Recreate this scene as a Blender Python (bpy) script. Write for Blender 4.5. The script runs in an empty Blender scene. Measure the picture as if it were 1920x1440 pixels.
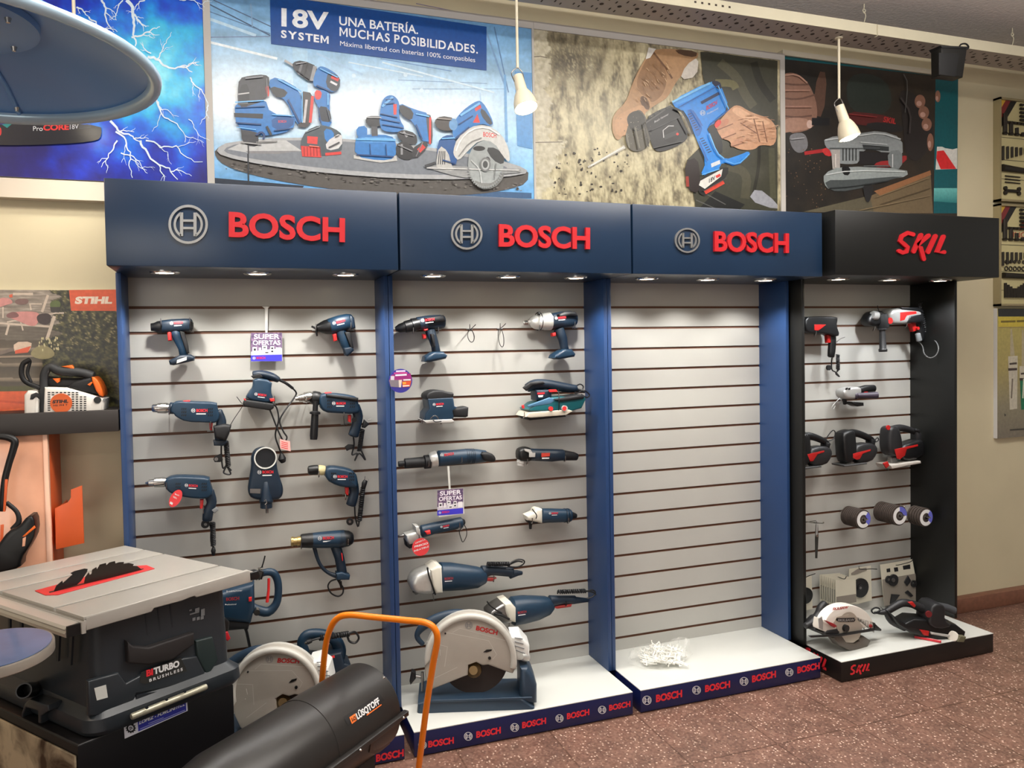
import bpy, bmesh, math, random
from mathutils import Vector, Matrix
random.seed(7)
SC = bpy.context.scene
COL = SC.collection
PI = math.pi
# ------------------------------------------------------------------ camera
CAM = Vector((0.0, -3.1463, 1.5783))
YAW, PITCH, ROLL = 0.3172, -0.0273, -0.0187
FPX, CX, CY = 1380.66, 887.56, 690.42
FW = Vector((math.sin(YAW)*math.cos(PITCH), math.cos(YAW)*math.cos(PITCH), math.sin(PITCH)))
_r = Vector((math.cos(YAW), -math.sin(YAW), 0)); _u = _r.cross(FW)
RT = _r*math.cos(ROLL) + _u*math.sin(ROLL)
UP = -_r*math.sin(ROLL) + _u*math.cos(ROLL)
cam = bpy.data.cameras.new('camera'); camo = bpy.data.objects.new('camera', cam); COL.objects.link(camo)
camo.matrix_world = Matrix(((RT.x, UP.x, -FW.x, CAM.x), (RT.y, UP.y, -FW.y, CAM.y), (RT.z, UP.z, -FW.z, CAM.z), (0, 0, 0, 1)))
cam.sensor_fit = 'HORIZONTAL'; cam.sensor_width = 36.0; cam.lens = FPX*36.0/1920
cam.shift_x = (960-CX)/1920; cam.shift_y = (CY-720)/1920
cam.clip_start = 0.02; cam.clip_end = 60
SC.camera = camo
# ------------------------------------------------------------------ light, exposure
SC.view_settings.view_transform = 'Standard'; SC.view_settings.look = 'None'
SC.view_settings.gamma = 1; SC.view_settings.use_curve_mapping = False
SC.view_settings.exposure = 0.0
wd = bpy.data.worlds.new('world'); SC.world = wd; wd.use_nodes = True
bg = wd.node_tree.nodes['Background']; bg.inputs[0].default_value = (1.0, 0.93, 0.84, 1); bg.inputs[1].default_value = 0.28
def area(name, loc, target, sx, sy, power, col):
    l = bpy.data.lights.new(name, 'AREA'); l.shape = 'RECTANGLE'; l.size = sx; l.size_y = sy; l.energy = power; l.color = col
    o = bpy.data.objects.new(name, l); COL.objects.link(o); o.location = loc
    o.rotation_euler = (Vector(target)-Vector(loc)).to_track_quat('-Z', 'Y').to_euler()
    return o
area('ceiling_tube_light', (1.6, -1.45, 3.17), (1.6, -1.45, 0), 4.2, 0.22, 62, (1.0, 0.975, 0.89))
area('ceiling_tube_light', (1.6, -4.0, 3.17), (1.6, -4.0, 0), 4.2, 0.22, 24, (1.0, 0.975, 0.89))
area('daylight_shop_window', (-2.2, -6.2, 1.7), (0.2, 0, 1.6), 2.6, 2.0, 58, (1.0, 0.93, 0.84))
area('ceiling_fill_uplight', (1.6, -1.8, 2.85), (1.6, -1.8, 4), 4.2, .2, 130, (1.0, .97, .96))  # added fill that brightens the ceiling from below, not a fixture of its own
area('warm_left_fill', (-1.7, -1.5, 3.1), (-1.0, 0, 1.4), .5, .5, 18, (1.0, .80, .62))  # added fill light, stands in for the warm bounce on the left wall
# ------------------------------------------------------------------ pixel helpers: a photo pixel seen on a real plane
def ray(u, v): return FW + RT*((u-CX)/FPX) - UP*((v-CY)/FPX)
WALL = (Vector((0, 0, 0)), Vector((0, -1, 0)))
PL = [WALL[0], WALL[1]]            # working plane: a point on it and its normal towards the room
def plane(o=None, n=None): PL[0], PL[1] = (WALL if o is None else (Vector(o), Vector(n).normalized()))
def P(u, v, d=0.0):                # point at distance d in front of the working plane
    r = ray(u, v); n = PL[1]; return CAM + r*((PL[0]+n*d-CAM).dot(n)/r.dot(n))
def PZ(u, v, z):
    r = ray(u, v); return CAM + r*((z-CAM.z)/r.z)
def PX(u, v, x):
    r = ray(u, v); return CAM + r*((x-CAM.x)/r.x)
def scale_at(u, v, d):             # metres per pixel on the plane y = -d
    return (P(u, v+4, d)-P(u, v-4, d)).length/8
# ------------------------------------------------------------------ materials
def lin(c): return tuple(((x/255)/12.92 if x/255 <= .04045 else ((x/255+.055)/1.055)**2.4) for x in c)
MATS = {}
def mat(name, rgb, rough=.5, metal=0.0, noise=0.0, scale=40, bump=0.0, emit=None, estr=0, alpha=1.0, trans=0.0, coat=0.0, spec=.5):
    if name in MATS: return MATS[name]
    m = bpy.data.materials.new(name); m.use_nodes = True; nt = m.node_tree; b = nt.nodes['Principled BSDF']
    c = lin(rgb)
    b.inputs['Base Color'].default_value = (*c, 1); b.inputs['Roughness'].default_value = rough; b.inputs['Metallic'].default_value = metal
    b.inputs['Specular IOR Level'].default_value = spec
    if coat: b.inputs['Coat Weight'].default_value = coat; b.inputs['Coat Roughness'].default_value = .08
    if emit: b.inputs['Emission Color'].default_value = (*lin(emit), 1); b.inputs['Emission Strength'].default_value = estr
    if alpha < 1: b.inputs['Alpha'].default_value = alpha
    if trans: b.inputs['Transmission Weight'].default_value = trans
    if noise or bump:
        tc = nt.nodes.new('ShaderNodeTexCoord'); n = nt.nodes.new('ShaderNodeTexNoise'); n.inputs['Scale'].default_value = scale
        n.inputs['Detail'].default_value = 5
        nt.links.new(tc.outputs['Object'], n.inputs['Vector'])
        if noise:
            r = nt.nodes.new('ShaderNodeValToRGB'); r.color_ramp.elements[0].position = .3; r.color_ramp.elements[1].position = .7
            r.color_ramp.elements[0].color = (*[x*(1-noise) for x in c], 1); r.color_ramp.elements[1].color = (*[min(1, x*(1+noise)) for x in c], 1)
            nt.links.new(n.outputs['Fac'], r.inputs['Fac']); nt.links.new(r.outputs['Color'], b.inputs['Base Color'])
        if bump:
            bp = nt.nodes.new('ShaderNodeBump'); bp.inputs['Strength'].default_value = bump; bp.inputs['Distance'].default_value = .004
            nt.links.new(n.outputs['Fac'], bp.inputs['Height']); nt.links.new(bp.outputs['Normal'], b.inputs['Normal'])
    MATS[name] = m
    return m
def printmat(name, rough=.35, grain=0.0, coat=0.0):      # ink colours come from the print's colour attribute
    if name in MATS: return MATS[name]
    m = bpy.data.materials.new(name); m.use_nodes = True; nt = m.node_tree; b = nt.nodes['Principled BSDF']
    a = nt.nodes.new('ShaderNodeVertexColor'); a.layer_name = 'ink'
    b.inputs['Roughness'].default_value = rough
    if coat: b.inputs['Coat Weight'].default_value = coat
    if grain:
        tc = nt.nodes.new('ShaderNodeTexCoord'); n = nt.nodes.new('ShaderNodeTexNoise'); n.inputs['Scale'].default_value = 60; n.inputs['Detail'].default_value = 8
        mp = nt.nodes.new('ShaderNodeMapRange'); mp.inputs[1].default_value = .3; mp.inputs[2].default_value = .7; mp.inputs[3].default_value = 1-grain; mp.inputs[4].default_value = 1+grain
        mx = nt.nodes.new('ShaderNodeMix'); mx.data_type = 'RGBA'; mx.blend_type = 'MULTIPLY'; mx.inputs[0].default_value = 1
        nt.links.new(tc.outputs['Object'], n.inputs['Vector']); nt.links.new(n.outputs['Fac'], mp.inputs[0])
        nt.links.new(a.outputs['Color'], mx.inputs[6]); nt.links.new(mp.outputs[0], mx.inputs[7]); nt.links.new(mx.outputs[2], b.inputs['Base Color'])
    else: nt.links.new(a.outputs['Color'], b.inputs['Base Color'])
    MATS[name] = m
    return m
# ------------------------------------------------------------------ objects
ORG = {}
def link(o, parent=None):
    COL.objects.link(o)
    if parent is not None: o.parent = parent
    return o
def tag(o, label=None, cat=None, group=None, kind=None):
    if label: o['label'] = label
    if cat: o['category'] = cat
    if group: o['group'] = group
    if kind: o['kind'] = kind
    return o
def thing(name, label, cat, loc, group=None):
    o = bpy.data.objects.new(name, None); o.empty_display_size = .05; link(o); o.location = loc
    ORG[o.name] = Vector(loc)
    return tag(o, label, cat, group)
def copy_tree(o, parent=None):
    c = o.copy(); COL.objects.link(c)
    if parent is not None: c.parent = parent
    for ch in list(o.children): copy_tree(ch, c)
    return c
def chaikin(p, n=1, closed=True, q=.25):
    for _ in range(n):
        o = []; m = len(p)
        rng = range(m) if closed else range(m-1)
        if not closed: o.append(p[0])
        for i in rng:
            a, b = p[i], p[(i+1) % m]
            o.append(tuple(x+(y-x)*q for x, y in zip(a, b))); o.append(tuple(x+(y-x)*(1-q) for x, y in zip(a, b)))
        if not closed: o.append(p[-1])
        p = o
    return p
def spline(pts, n=6):               # Catmull-Rom through Vectors
    if len(pts) < 3: return [Vector(p) for p in pts]
    pts = [Vector(p) for p in pts]; out = []
    q = [pts[0]*2-pts[1]]+pts+[pts[-1]*2-pts[-2]]
    for i in range(1, len(q)-2):
        a, b, c, d = q[i-1:i+3]
        for k in range(n):
            t = k/n
            out.append(.5*((2*b)+(c-a)*t+(2*a-5*b+4*c-d)*t*t+(3*b-a-3*c+d)*t**3))
    out.append(pts[-1]); return out
TXT = {}
def text2d(s, bold=0.0, space=1.0):  # glyph outlines of the built-in font as flat triangles, cap height 1
    key = (s, bold, space)
    if key in TXT: return TXT[key]
    if bold and 'M' in s:                      # the font's own M cannot be fattened: draw that letter from strokes
        vs, fs, x = [], [], 0.0; cap = .682+bold*2; gap = .13-bold*.5
        for c in s:
            if c == ' ': x += .28; continue
            if c == 'M':
                w, H, k = .66+bold, .682+2*bold, .085+2*bold
                gv = [(0, 0), (0, H), (k, H), (w/2, H*.42), (w-k, H), (w, H), (w, 0), (w-k, 0), (w-k, H-1.6*k), (w/2, H*.42-1.5*k), (k, H-1.6*k), (k, 0)]; gf = [tuple(range(11, -1, -1))]; gw = w
                gv = [(a, b/cap) for a, b in gv]
            else: gv, gf, gw = text2d(c, bold)
            o = len(vs); vs += [(a+x, b) for a, b in gv]; fs += [tuple(q+o for q in f) for f in gf]; x += gw+(gap if c not in 'AVTL' else gap*.6)
        TXT[key] = (vs, fs, x-gap); return TXT[key]
    cu = bpy.data.curves.new('t', 'FONT'); cu.body = s; cu.size = 1; cu.offset = bold; cu.space_character = space; cu.resolution_u = 4
    o = bpy.data.objects.new('t', cu); COL.objects.link(o)
    dg = bpy.context.evaluated_depsgraph_get(); me = o.evaluated_get(dg).to_mesh()
    vs = [(v.co.x, v.co.y) for v in me.vertices]; fs = [tuple(p.vertices) for p in me.polygons]
    o.evaluated_get(dg).to_mesh_clear(); bpy.data.objects.remove(o); bpy.data.curves.remove(cu)
    x0 = min(v[0] for v in vs); x1 = max(v[0] for v in vs)
    cap = .682 + bold*2
    vs = [((x-x0), (y+bold)/cap) for x, y in vs]
    TXT[key] = (vs, fs, x1-x0); return TXT[key]
class MB:
    def __init__(s): s.v = []; s.f = []; s.m = []; s.mats = []; s.ink = {}
    def mi(s, m):
        if m not in s.mats: s.mats.append(m)
        return s.mats.index(m)
    def add(s, vs, fs, m, ink=None):
        o = len(s.v); s.v += [Vector(v) for v in vs]; i = s.mi(m)
        for f in fs:
            s.f.append(tuple(x+o for x in f)); s.m.append(i)
        if ink is not None:
            for k in range(len(vs)): s.ink[o+k] = ink if not isinstance(ink, list) else ink[k]
        return s
    def box(s, x0, x1, y0, y1, z0, z1, m, b=0.0):
        if b:
            bm = bmesh.new(); bmesh.ops.create_cube(bm, size=1)
            for v in bm.verts: v.co = Vector(((x0+x1)/2+v.co.x*(x1-x0), (y0+y1)/2+v.co.y*(y1-y0), (z0+z1)/2+v.co.z*(z1-z0)))
            bmesh.ops.bevel(bm, geom=bm.edges[:], offset=b, segments=2, profile=.5, affect='EDGES', clamp_overlap=True)
            return s.bm(bm, m)
        v = [(x, y, z) for z in (z0, z1) for y in (y0, y1) for x in (x0, x1)]
        return s.add(v, [(0, 2, 3, 1), (4, 5, 7, 6), (0, 1, 5, 4), (2, 6, 7, 3), (1, 3, 7, 5), (0, 4, 6, 2)], m)
    def bm(s, bm, m):
        bm.verts.index_update()
        s.add([v.co.copy() for v in bm.verts], [tuple(v.index for v in f.verts) for f in bm.faces], m); bm.free(); return s
    def prism(s, pts, ext, m, b=0.0, seg=3):          # closed planar loop of 3D points swept along ext, rims rounded
        bm = bmesh.new(); vs = [bm.verts.new(p) for p in pts]
        try: f = bm.faces.new(vs)
        except ValueError: bm.free(); return s
        r = bmesh.ops.extrude_face_region(bm, geom=[f])
        nv = [e for e in r['geom'] if isinstance(e, bmesh.types.BMVert)]
        bmesh.ops.translate(bm, verts=nv, vec=ext)
        bmesh.ops.recalc_face_normals(bm, faces=bm.faces[:])
        if b:
            sv = set(nv)
            es = [e for e in bm.edges if (e.verts[0] in sv) == (e.verts[1] in sv)]
            bmesh.ops.bevel(bm, geom=es, offset=b, segments=seg, profile=.5, affect='EDGES', clamp_overlap=True)
        return s.bm(bm, m)
    def puff(s, px, d, t, m, b=None, c=0):            # outline seen in the photo at distance d from the wall, thickness t
        p = chaikin(px, c) if c else px
        pts = [P(u, v, d) - PL[1]*(t/2) for u, v in p]
        return s.prism(pts, PL[1]*t, m, t*.25 if b is None else b)
    def flat(s, px, d, m, ink=None, c=0):
        p = chaikin(px, c) if c else px
        return s.add([P(u, v, d) for u, v in p], [tuple(range(len(p)))], m, ink)
    def rings(s, rings, m, cap=True):
        n = len(rings[0]); vs = [p for r in rings for p in r]; fs = []
        for i in range(len(rings)-1):
            for k in range(n if n > 2 else 1):
                a, b = i*n+k, i*n+(k+1) % n
                fs.append((a, b, b+n, a+n))
        if cap: fs.append(tuple(range(n-1, -1, -1))); fs.append(tuple((len(rings)-1)*n+k for k in range(n)))
        return s.add(vs, fs, m)
    def limb(s, pts, d, m, k=1.0, n=14, smooth=0, rnd=True, sq=2.0):   # elliptical sweep: (u, v, half width px[, d])
        q = [(a[0], a[1], a[2], a[3] if len(a) > 3 else d) for a in pts]
        if smooth: q = [tuple(x) for x in spline4(q, smooth)]
        c = [P(a[0], a[1], a[3]) for a in q]; r = [a[2]*scale_at(a[0], a[1], a[3]) for a in q]
        rings = []
        def ring(cc, t, ra):
            side = PL[1].cross(t)
            if side.length < 1e-6: side = Vector((1, 0, 0))
            side.normalize(); fr = t.cross(side).normalized()
            o = []
            for j in range(n):
                a = 2*PI*j/n; ca, sa = math.cos(a), math.sin(a)
                e = 2/sq
                o.append(cc + side*(ra*math.copysign(abs(ca)**e, ca)) + fr*(ra*k*math.copysign(abs(sa)**e, sa)))
            return o
        tn = []
        for i in range(len(c)):
            a = c[max(i-1, 0)]; b = c[min(i+1, len(c)-1)]; t = b-a
            if t.length < 1e-7: t = Vector((1, 0, 0))
            tn.append(t.normalized())
        if rnd:
            for g, w in ((.45, .6), (.2, .9)): rings.append(ring(c[0]-tn[0]*r[0]*(.5-g)*.6, tn[0], r[0]*w))
        for i in range(len(c)): rings.append(ring(c[i], tn[i], r[i]))
        if rnd:
            for g, w in ((.2, .9), (.45, .6)): rings.append(ring(c[-1]+tn[-1]*r[-1]*(.5-(.5-g))*.6, tn[-1], r[-1]*w))
        if rnd:   # order the first cap outward -> inward
            rings[0] = ring(c[0]-tn[0]*r[0]*.27, tn[0], r[0]*.6); rings[1] = ring(c[0]-tn[0]*r[0]*.12, tn[0], r[0]*.9)
        return s.rings(rings, m)
    def rev(s, a, b, prof, d, m, n=16, k=1.0):         # turned part: axis from pixel a to pixel b, (fraction, radius px)
        da = a[2] if len(a) > 2 else d; db = b[2] if len(b) > 2 else d
        A, B = P(a[0], a[1], da), P(b[0], b[1], db); ax = (B-A); t = ax.normalized()
        sd = t.cross(PL[1])
        if sd.length < .05: sd = Vector((1, 0, 0))
        sd.normalize(); fr = t.cross(sd)
        sc = scale_at((a[0]+b[0])/2, (a[1]+b[1])/2, (da+db)/2)
        return s.rings([[A+ax*f+(sd*math.cos(2*PI*j/n)+fr*(math.sin(2*PI*j/n)*k))*(r*sc) for j in range(n)] for f, r in prof], m)
    def cyl(s, A, B, r0, m, r1=None, n=16):
        A, B = Vector(A), Vector(B); t = (B-A).normalized(); h = Vector((0, 0, 1)) if abs(t.z) < .9 else Vector((1, 0, 0))
        x = t.cross(h).normalized(); y = t.cross(x); r1 = r0 if r1 is None else r1
        return s.rings([[c+(x*math.cos(2*PI*j/n)+y*math.sin(2*PI*j/n))*r for j in range(n)] for c, r in ((A, r0), (B, r1))], m)
    def disc(s, u, v, rp, d, t, m, n=24):              # round plate facing the room
        c = P(u, v, d); r = rp*scale_at(u, v, d)
        return s.cyl(c-PL[1]*(t/2), c+PL[1]*(t/2), r, m, n=n)
    def tube(s, pts, r, m, n=7, cap=True):
        pts = [Vector(p) for p in pts]; rings = []; x = None
        for i, c in enumerate(pts):
            t = pts[min(i+1, len(pts)-1)]-pts[max(i-1, 0)]
            if t.length < 1e-9: t = Vector((0, 0, 1))
            t.normalize()
            if x is None:
                h = Vector((0, 1, 0)) if abs(t.y) < .9 else Vector((1, 0, 0)); x = t.cross(h).normalized()
            x = (x-t*x.dot(t));
            if x.length < 1e-6: x = t.orthogonal()
            x.normalize(); y = t.cross(x)
            rr = r[i] if isinstance(r, list) else r
            rings.append([c+(x*math.cos(2*PI*j/n)+y*math.sin(2*PI*j/n))*rr for j in range(n)])
        return s.rings(rings, m, cap)
    def cord(s, pts, r, m, n=7, sm=6):                 # (u, v, d) pixels
        return s.tube(spline([P(*p) for p in pts], sm), r, m, n)
    def coil(s, a, b, R, r, turns, m, core=True):      # cord wound round itself
        A, B = P(*a), P(*b); t = (B-A).normalized(); h = PL[1]; x = t.cross(h).normalized(); y = t.cross(x)
        N = int(turns*10)
        if core: s.tube([A, B], R*.7, m, 6)
        return s.tube([A+(B-A)*(i/N)+(x*math.cos(2*PI*i/10)+y*math.sin(2*PI*i/10))*R for i in range(N+1)], r, m, 5)
    def quadmap(s, vs, fs, w, a, b, h, d, m, ink=None, t=0):  # unit drawing (0..w, 0..1) onto baseline pixels a->b, height pixels h
        A, B = P(a[0], a[1], d), P(b[0], b[1], d); H = P(a[0]+h[0], a[1]+h[1], d)-A; X = (B-A)/w
        pts = [A+X*x+H*y for x, y in vs]
        if t:
            n = len(pts); fwd = PL[1]*t; front = [p+fwd for p in pts]
            s.add(front, fs, m, ink)
            cnt = {}
            for f in fs:
                for i in range(len(f)):
                    e = (f[i], f[(i+1) % len(f)]); k = tuple(sorted(e)); cnt.setdefault(k, []).append(e)
            sf = []
            for k, l in cnt.items():
                if len(l) == 1: i, j = l[0]; sf.append((i, j, j+n, i+n))
            return s.add(front+pts, sf, m, ink)
        return s.add(pts, fs, m, ink)
    def text(s, st, a, b, h, d, m, bold=.03, ink=None, t=0, space=1.0, slant=0):   # h: cap height in px (straight up) or (du,dv)
        vs, fs, w = text2d(st, bold, space)
        if not isinstance(h, tuple): h = (slant, -h)
        return s.quadmap(vs, fs, w, a, b, h, d, m, ink, t)
    def ribbon(s, px, w, d, m, t=0.0, ink=None, closed=False):    # flat brush stroke of pixel width w
        n = len(px); L = []; R = []
        for i in range(n):
            a = px[max(i-1, 0)]; b = px[min(i+1, n-1)]; dx, dy = b[0]-a[0], b[1]-a[1]; l = math.hypot(dx, dy) or 1
            ww = w[i] if isinstance(w, list) else w
            ox, oy = -dy/l*ww/2, dx/l*ww/2
            L.append((px[i][0]+ox, px[i][1]+oy)); R.append((px[i][0]-ox, px[i][1]-oy))
        if t:
            def cap(k, j):
                (x, y), (a, b) = px[k], px[j]; an = math.atan2(y-b, x-a); ww = (w[k] if isinstance(w, list) else w)/2
                return [(x+ww*math.cos(an+q), y+ww*math.sin(an+q)) for q in (-1.05, -.55, 0, .55, 1.05)]
            return s.prism([P(*q, d) for q in R+cap(n-1, n-2)+L[::-1]+cap(0, 1)], PL[1]*t, m)
        return s.add([P(*q, d) for q in L+R], [(i, i+1, n+i+1, n+i) for i in range(n-1)], m, ink)
    def build(s, name, parent=None, label=None, angle=38, flat=False):
        org = Vector((0, 0, 0))
        if parent is not None: org = ORG.get(parent.name, Vector((0, 0, 0)))
        me = bpy.data.meshes.new(name); me.from_pydata([v-org for v in s.v], [], s.f)
        for m in s.mats: me.materials.append(m)
        me.polygons.foreach_set('material_index', s.m)
        if s.ink:
            ca = me.color_attributes.new('ink', 'FLOAT_COLOR', 'POINT')
            for i in range(len(s.v)):
                c = s.ink.get(i, (200, 200, 200)); ca.data[i].color = (*lin(c), 1)
        me.validate()
        if not s.ink:
            bm = bmesh.new(); bm.from_mesh(me); bmesh.ops.recalc_face_normals(bm, faces=bm.faces[:]); bm.to_mesh(me); bm.free()
        if not flat:
            me.polygons.foreach_set('use_smooth', [True]*len(me.polygons))
            me.set_sharp_from_angle(angle=math.radians(angle))
        me.update()
        o = bpy.data.objects.new(name, me); link(o, parent)
        ORG[o.name] = org
        if label: o['label'] = label
        return o
def spline4(q, n):
    out = []
    a = [Vector((x[0], x[1], x[2])) for x in q]; b = [Vector((x[3], 0, 0)) for x in q]
    A = spline(a, n); B = spline(b, n)
    return [(p.x, p.y, max(p.z, .2), e.x) for p, e in zip(A, B)]
def emblem(mb, u, v, r, d, m, ink=None, t=0, sx=1.0):    # round ring with an armature inside
    vs = []; fs = []
    def arc(r0, r1, a0, a1, n):
        o = len(vs)
        for i in range(n+1):
            a = a0+(a1-a0)*i/n
            vs.append((math.cos(a)*r0, math.sin(a)*r0)); vs.append((math.cos(a)*r1, math.sin(a)*r1))
        for i in range(n): fs.append((o+2*i, o+2*i+1, o+2*i+3, o+2*i+2))
    def rect(x0, y0, x1, y1):
        o = len(vs); vs.extend([(x0, y0), (x1, y0), (x1, y1), (x0, y1)]); fs.append((o, o+1, o+2, o+3))
    arc(.87, 1, 0, 2*PI, 40)
    for s in (0, PI): arc(.62, .74, s-1.0, s+1.0, 14)
    rect(-.42, -.6, -.26, .6); rect(.26, -.6, .42, .6); rect(-.26, .13, .26, .25); rect(-.26, -.25, .26, -.13)
    vs2 = [((x*sx+1)/2*2, (y+1)/2) for x, y in vs]
    return mb.quadmap(vs2, fs, 2, (u-r, v+r), (u+r, v+r), (0, -2*r), d, m, ink, t)
# ------------------------------------------------------------------ palette
blue_panel = mat('cabinet_blue_paint', (34, 62, 106), .42, noise=.06, scale=3)
head_blue = mat('header_blue_vinyl', (24, 46, 72), .30, noise=.08, scale=2.5)
blk_panel = mat('cabinet_black_paint', (10, 11, 10), .45)
slat_w = mat('slat_white_melamine', (174, 173, 167), .26, noise=.02, scale=4)
slat_g = mat('slat_groove_brown', (104, 70, 52), .6)
white_l = mat('white_laminate', (204, 205, 199), .35, noise=.02, scale=6)
plinth_b = mat('plinth_navy_vinyl', (17, 25, 72), .35)
red_let = mat('red_lettering', (192, 24, 34), .45)
steel_let = mat('brushed_steel_lettering', (190, 190, 188), .3, .9)
white_ink = mat('white_ink', (222, 222, 222), .5)
red_ink = mat('red_ink', (215, 40, 50), .5)
lamp_chrome = mat('lamp_chrome', (200, 200, 200), .2, 1.0)
lamp_glow = mat('lamp_glow', (255, 245, 220), .4, emit=(255, 236, 200), estr=14)
navy = mat('tool_navy_plastic', (20, 47, 68), .42, noise=.05, scale=30)
navy_d = mat('tool_dark_navy_plastic', (17, 34, 50), .45)
rub = mat('black_rubber', (15, 16, 19), .6)
blk = mat('black_plastic', (13, 14, 16), .4)
cordm = mat('black_cord', (18, 19, 22), .5)
redp = mat('red_plastic', (220, 48, 48), .4)
chrome = mat('chuck_chrome', (190, 188, 184), .25, 1.0)
steel = mat('tool_steel', (150, 148, 146), .35, 1.0)
alu = mat('cast_aluminium', (205, 205, 200), .38, .6, noise=.05, scale=60)
gry = mat('grey_plastic', (120, 122, 124), .45)
lgrey = mat('light_grey_plastic', (178, 176, 172), .45)
brass = mat('brass', (190, 165, 110), .35, .9)
orange = mat('orange_paint', (245, 130, 20), .35)
ink = printmat('printed_card', .4)
gloss_ink = printmat('printed_vinyl', .32, grain=.10)
# ------------------------------------------------------------------ setting
ZC = 3.2
def floor_material():
    m = bpy.data.materials.new('terrazzo_floor'); m.use_nodes = True; nt = m.node_tree; b = nt.nodes['Principled BSDF']
    tc = nt.nodes.new('ShaderNodeTexCoord')
    v = nt.nodes.new('ShaderNodeTexVoronoi'); v.inputs['Scale'].default_value = 110
    v2 = nt.nodes.new('ShaderNodeTexVoronoi'); v2.inputs['Scale'].default_value = 72; v2.inputs['Randomness'].default_value = 1
    nz = nt.nodes.new('ShaderNodeTexNoise'); nz.inputs['Scale'].default_value = 9; nz.inputs['Detail'].default_value = 6
    for n in (v, v2, nz): nt.links.new(tc.outputs['Object'], n.inputs['Vector'])
    r1 = nt.nodes.new('ShaderNodeValToRGB'); e = r1.color_ramp.elements
    e[0].position = 0; e[0].color = (*lin((98, 70, 58)), 1); e[1].position = 1; e[1].color = (*lin((140, 108, 92)), 1)
    x = r1.color_ramp.elements.new(.5); x.color = (*lin((118, 86, 73)), 1)
    nt.links.new(v.outputs['Color'], r1.inputs['Fac'])
    r2 = nt.nodes.new('ShaderNodeValToRGB'); e = r2.color_ramp.elements; e[0].position = .18; e[0].color = (1, 1, 1, 1); e[1].position = .30; e[1].color = (0, 0, 0, 1)
    nt.links.new(v2.outputs['Distance'], r2.inputs['Fac'])
    sp = nt.nodes.new('ShaderNodeSeparateColor'); nt.links.new(v2.outputs['Color'], sp.inputs[0])
    th = nt.nodes.new('ShaderNodeMath'); th.operation = 'GREATER_THAN'; th.inputs[1].default_value = .45; nt.links.new(sp.outputs[0], th.inputs[0])
    mu = nt.nodes.new('ShaderNodeMath'); mu.operation = 'MULTIPLY'; nt.links.new(r2.outputs['Color'], mu.inputs[0]); nt.links.new(th.outputs[0], mu.inputs[1])
    mx = nt.nodes.new('ShaderNodeMix'); mx.data_type = 'RGBA'; mx.inputs[7].default_value = (*lin((208, 180, 160)), 1)
    nt.links.new(mu.outputs[0], mx.inputs[0]); nt.links.new(r1.outputs['Color'], mx.inputs[6])
    mp = nt.nodes.new('ShaderNodeMapRange'); mp.inputs[1].default_value = .3; mp.inputs[2].default_value = .7; mp.inputs[3].default_value = .72; mp.inputs[4].default_value = 1.15
    nt.links.new(nz.outputs['Fac'], mp.inputs[0])
    m2 = nt.nodes.new('ShaderNodeMix'); m2.data_type = 'RGBA'; m2.blend_type = 'MULTIPLY'; m2.inputs[0].default_value = 1
    nt.links.new(mx.outputs[2], m2.inputs[6]); nt.links.new(mp.outputs[0], m2.inputs[7])
    br = nt.nodes.new('ShaderNodeTexBrick'); br.offset = 0; br.inputs['Scale'].default_value = 1; br.inputs['Brick Width'].default_value = .4; br.inputs['Row Height'].default_value = .4
    br.inputs['Mortar Size'].default_value = .004; br.inputs['Color1'].default_value = (1, 1, 1, 1); br.inputs['Color2'].default_value = (.95, .95, .95, 1); br.inputs['Mortar'].default_value = (.6, .55, .5, 1)
    nt.links.new(tc.outputs['Object'], br.inputs['Vector'])
    m3 = nt.nodes.new('ShaderNodeMix'); m3.data_type = 'RGBA'; m3.blend_type = 'MULTIPLY'; m3.inputs[0].default_value = 1
    nt.links.new(m2.outputs[2], m3.inputs[6]); nt.links.new(br.outputs['Color'], m3.inputs[7]); nt.links.new(m3.outputs[2], b.inputs['Base Color'])
    b.inputs['Roughness'].default_value = .42
    return m
wallm = mat('cream_wall_paint', (208, 198, 166), .6, noise=.05, scale=2.2, bump=.05)
ceilm = mat('rough_grey_plaster', (206, 200, 196), .9, noise=.05, scale=60, bump=.6)
skirtm = mat('reddish_skirting', (122, 82, 64), .45, noise=.15, scale=40)
MB().box(-4, 6.5, -7, .25, -.1, 0, floor_material()).build('floor', flat=True)['kind'] = 'structure'
MB().box(-4, 6.5, .02, .25, 0, ZC, wallm).build('wall_back', flat=True)['kind'] = 'structure'
MB().box(-4, 6.5, -7, .25, ZC, ZC+.1, ceilm).build('ceiling', flat=True)['kind'] = 'structure'
MB().box(3.62, 6.5, -.03, .02, 0, .085, skirtm, .004).build('baseboard_back')['kind'] = 'structure'
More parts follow.
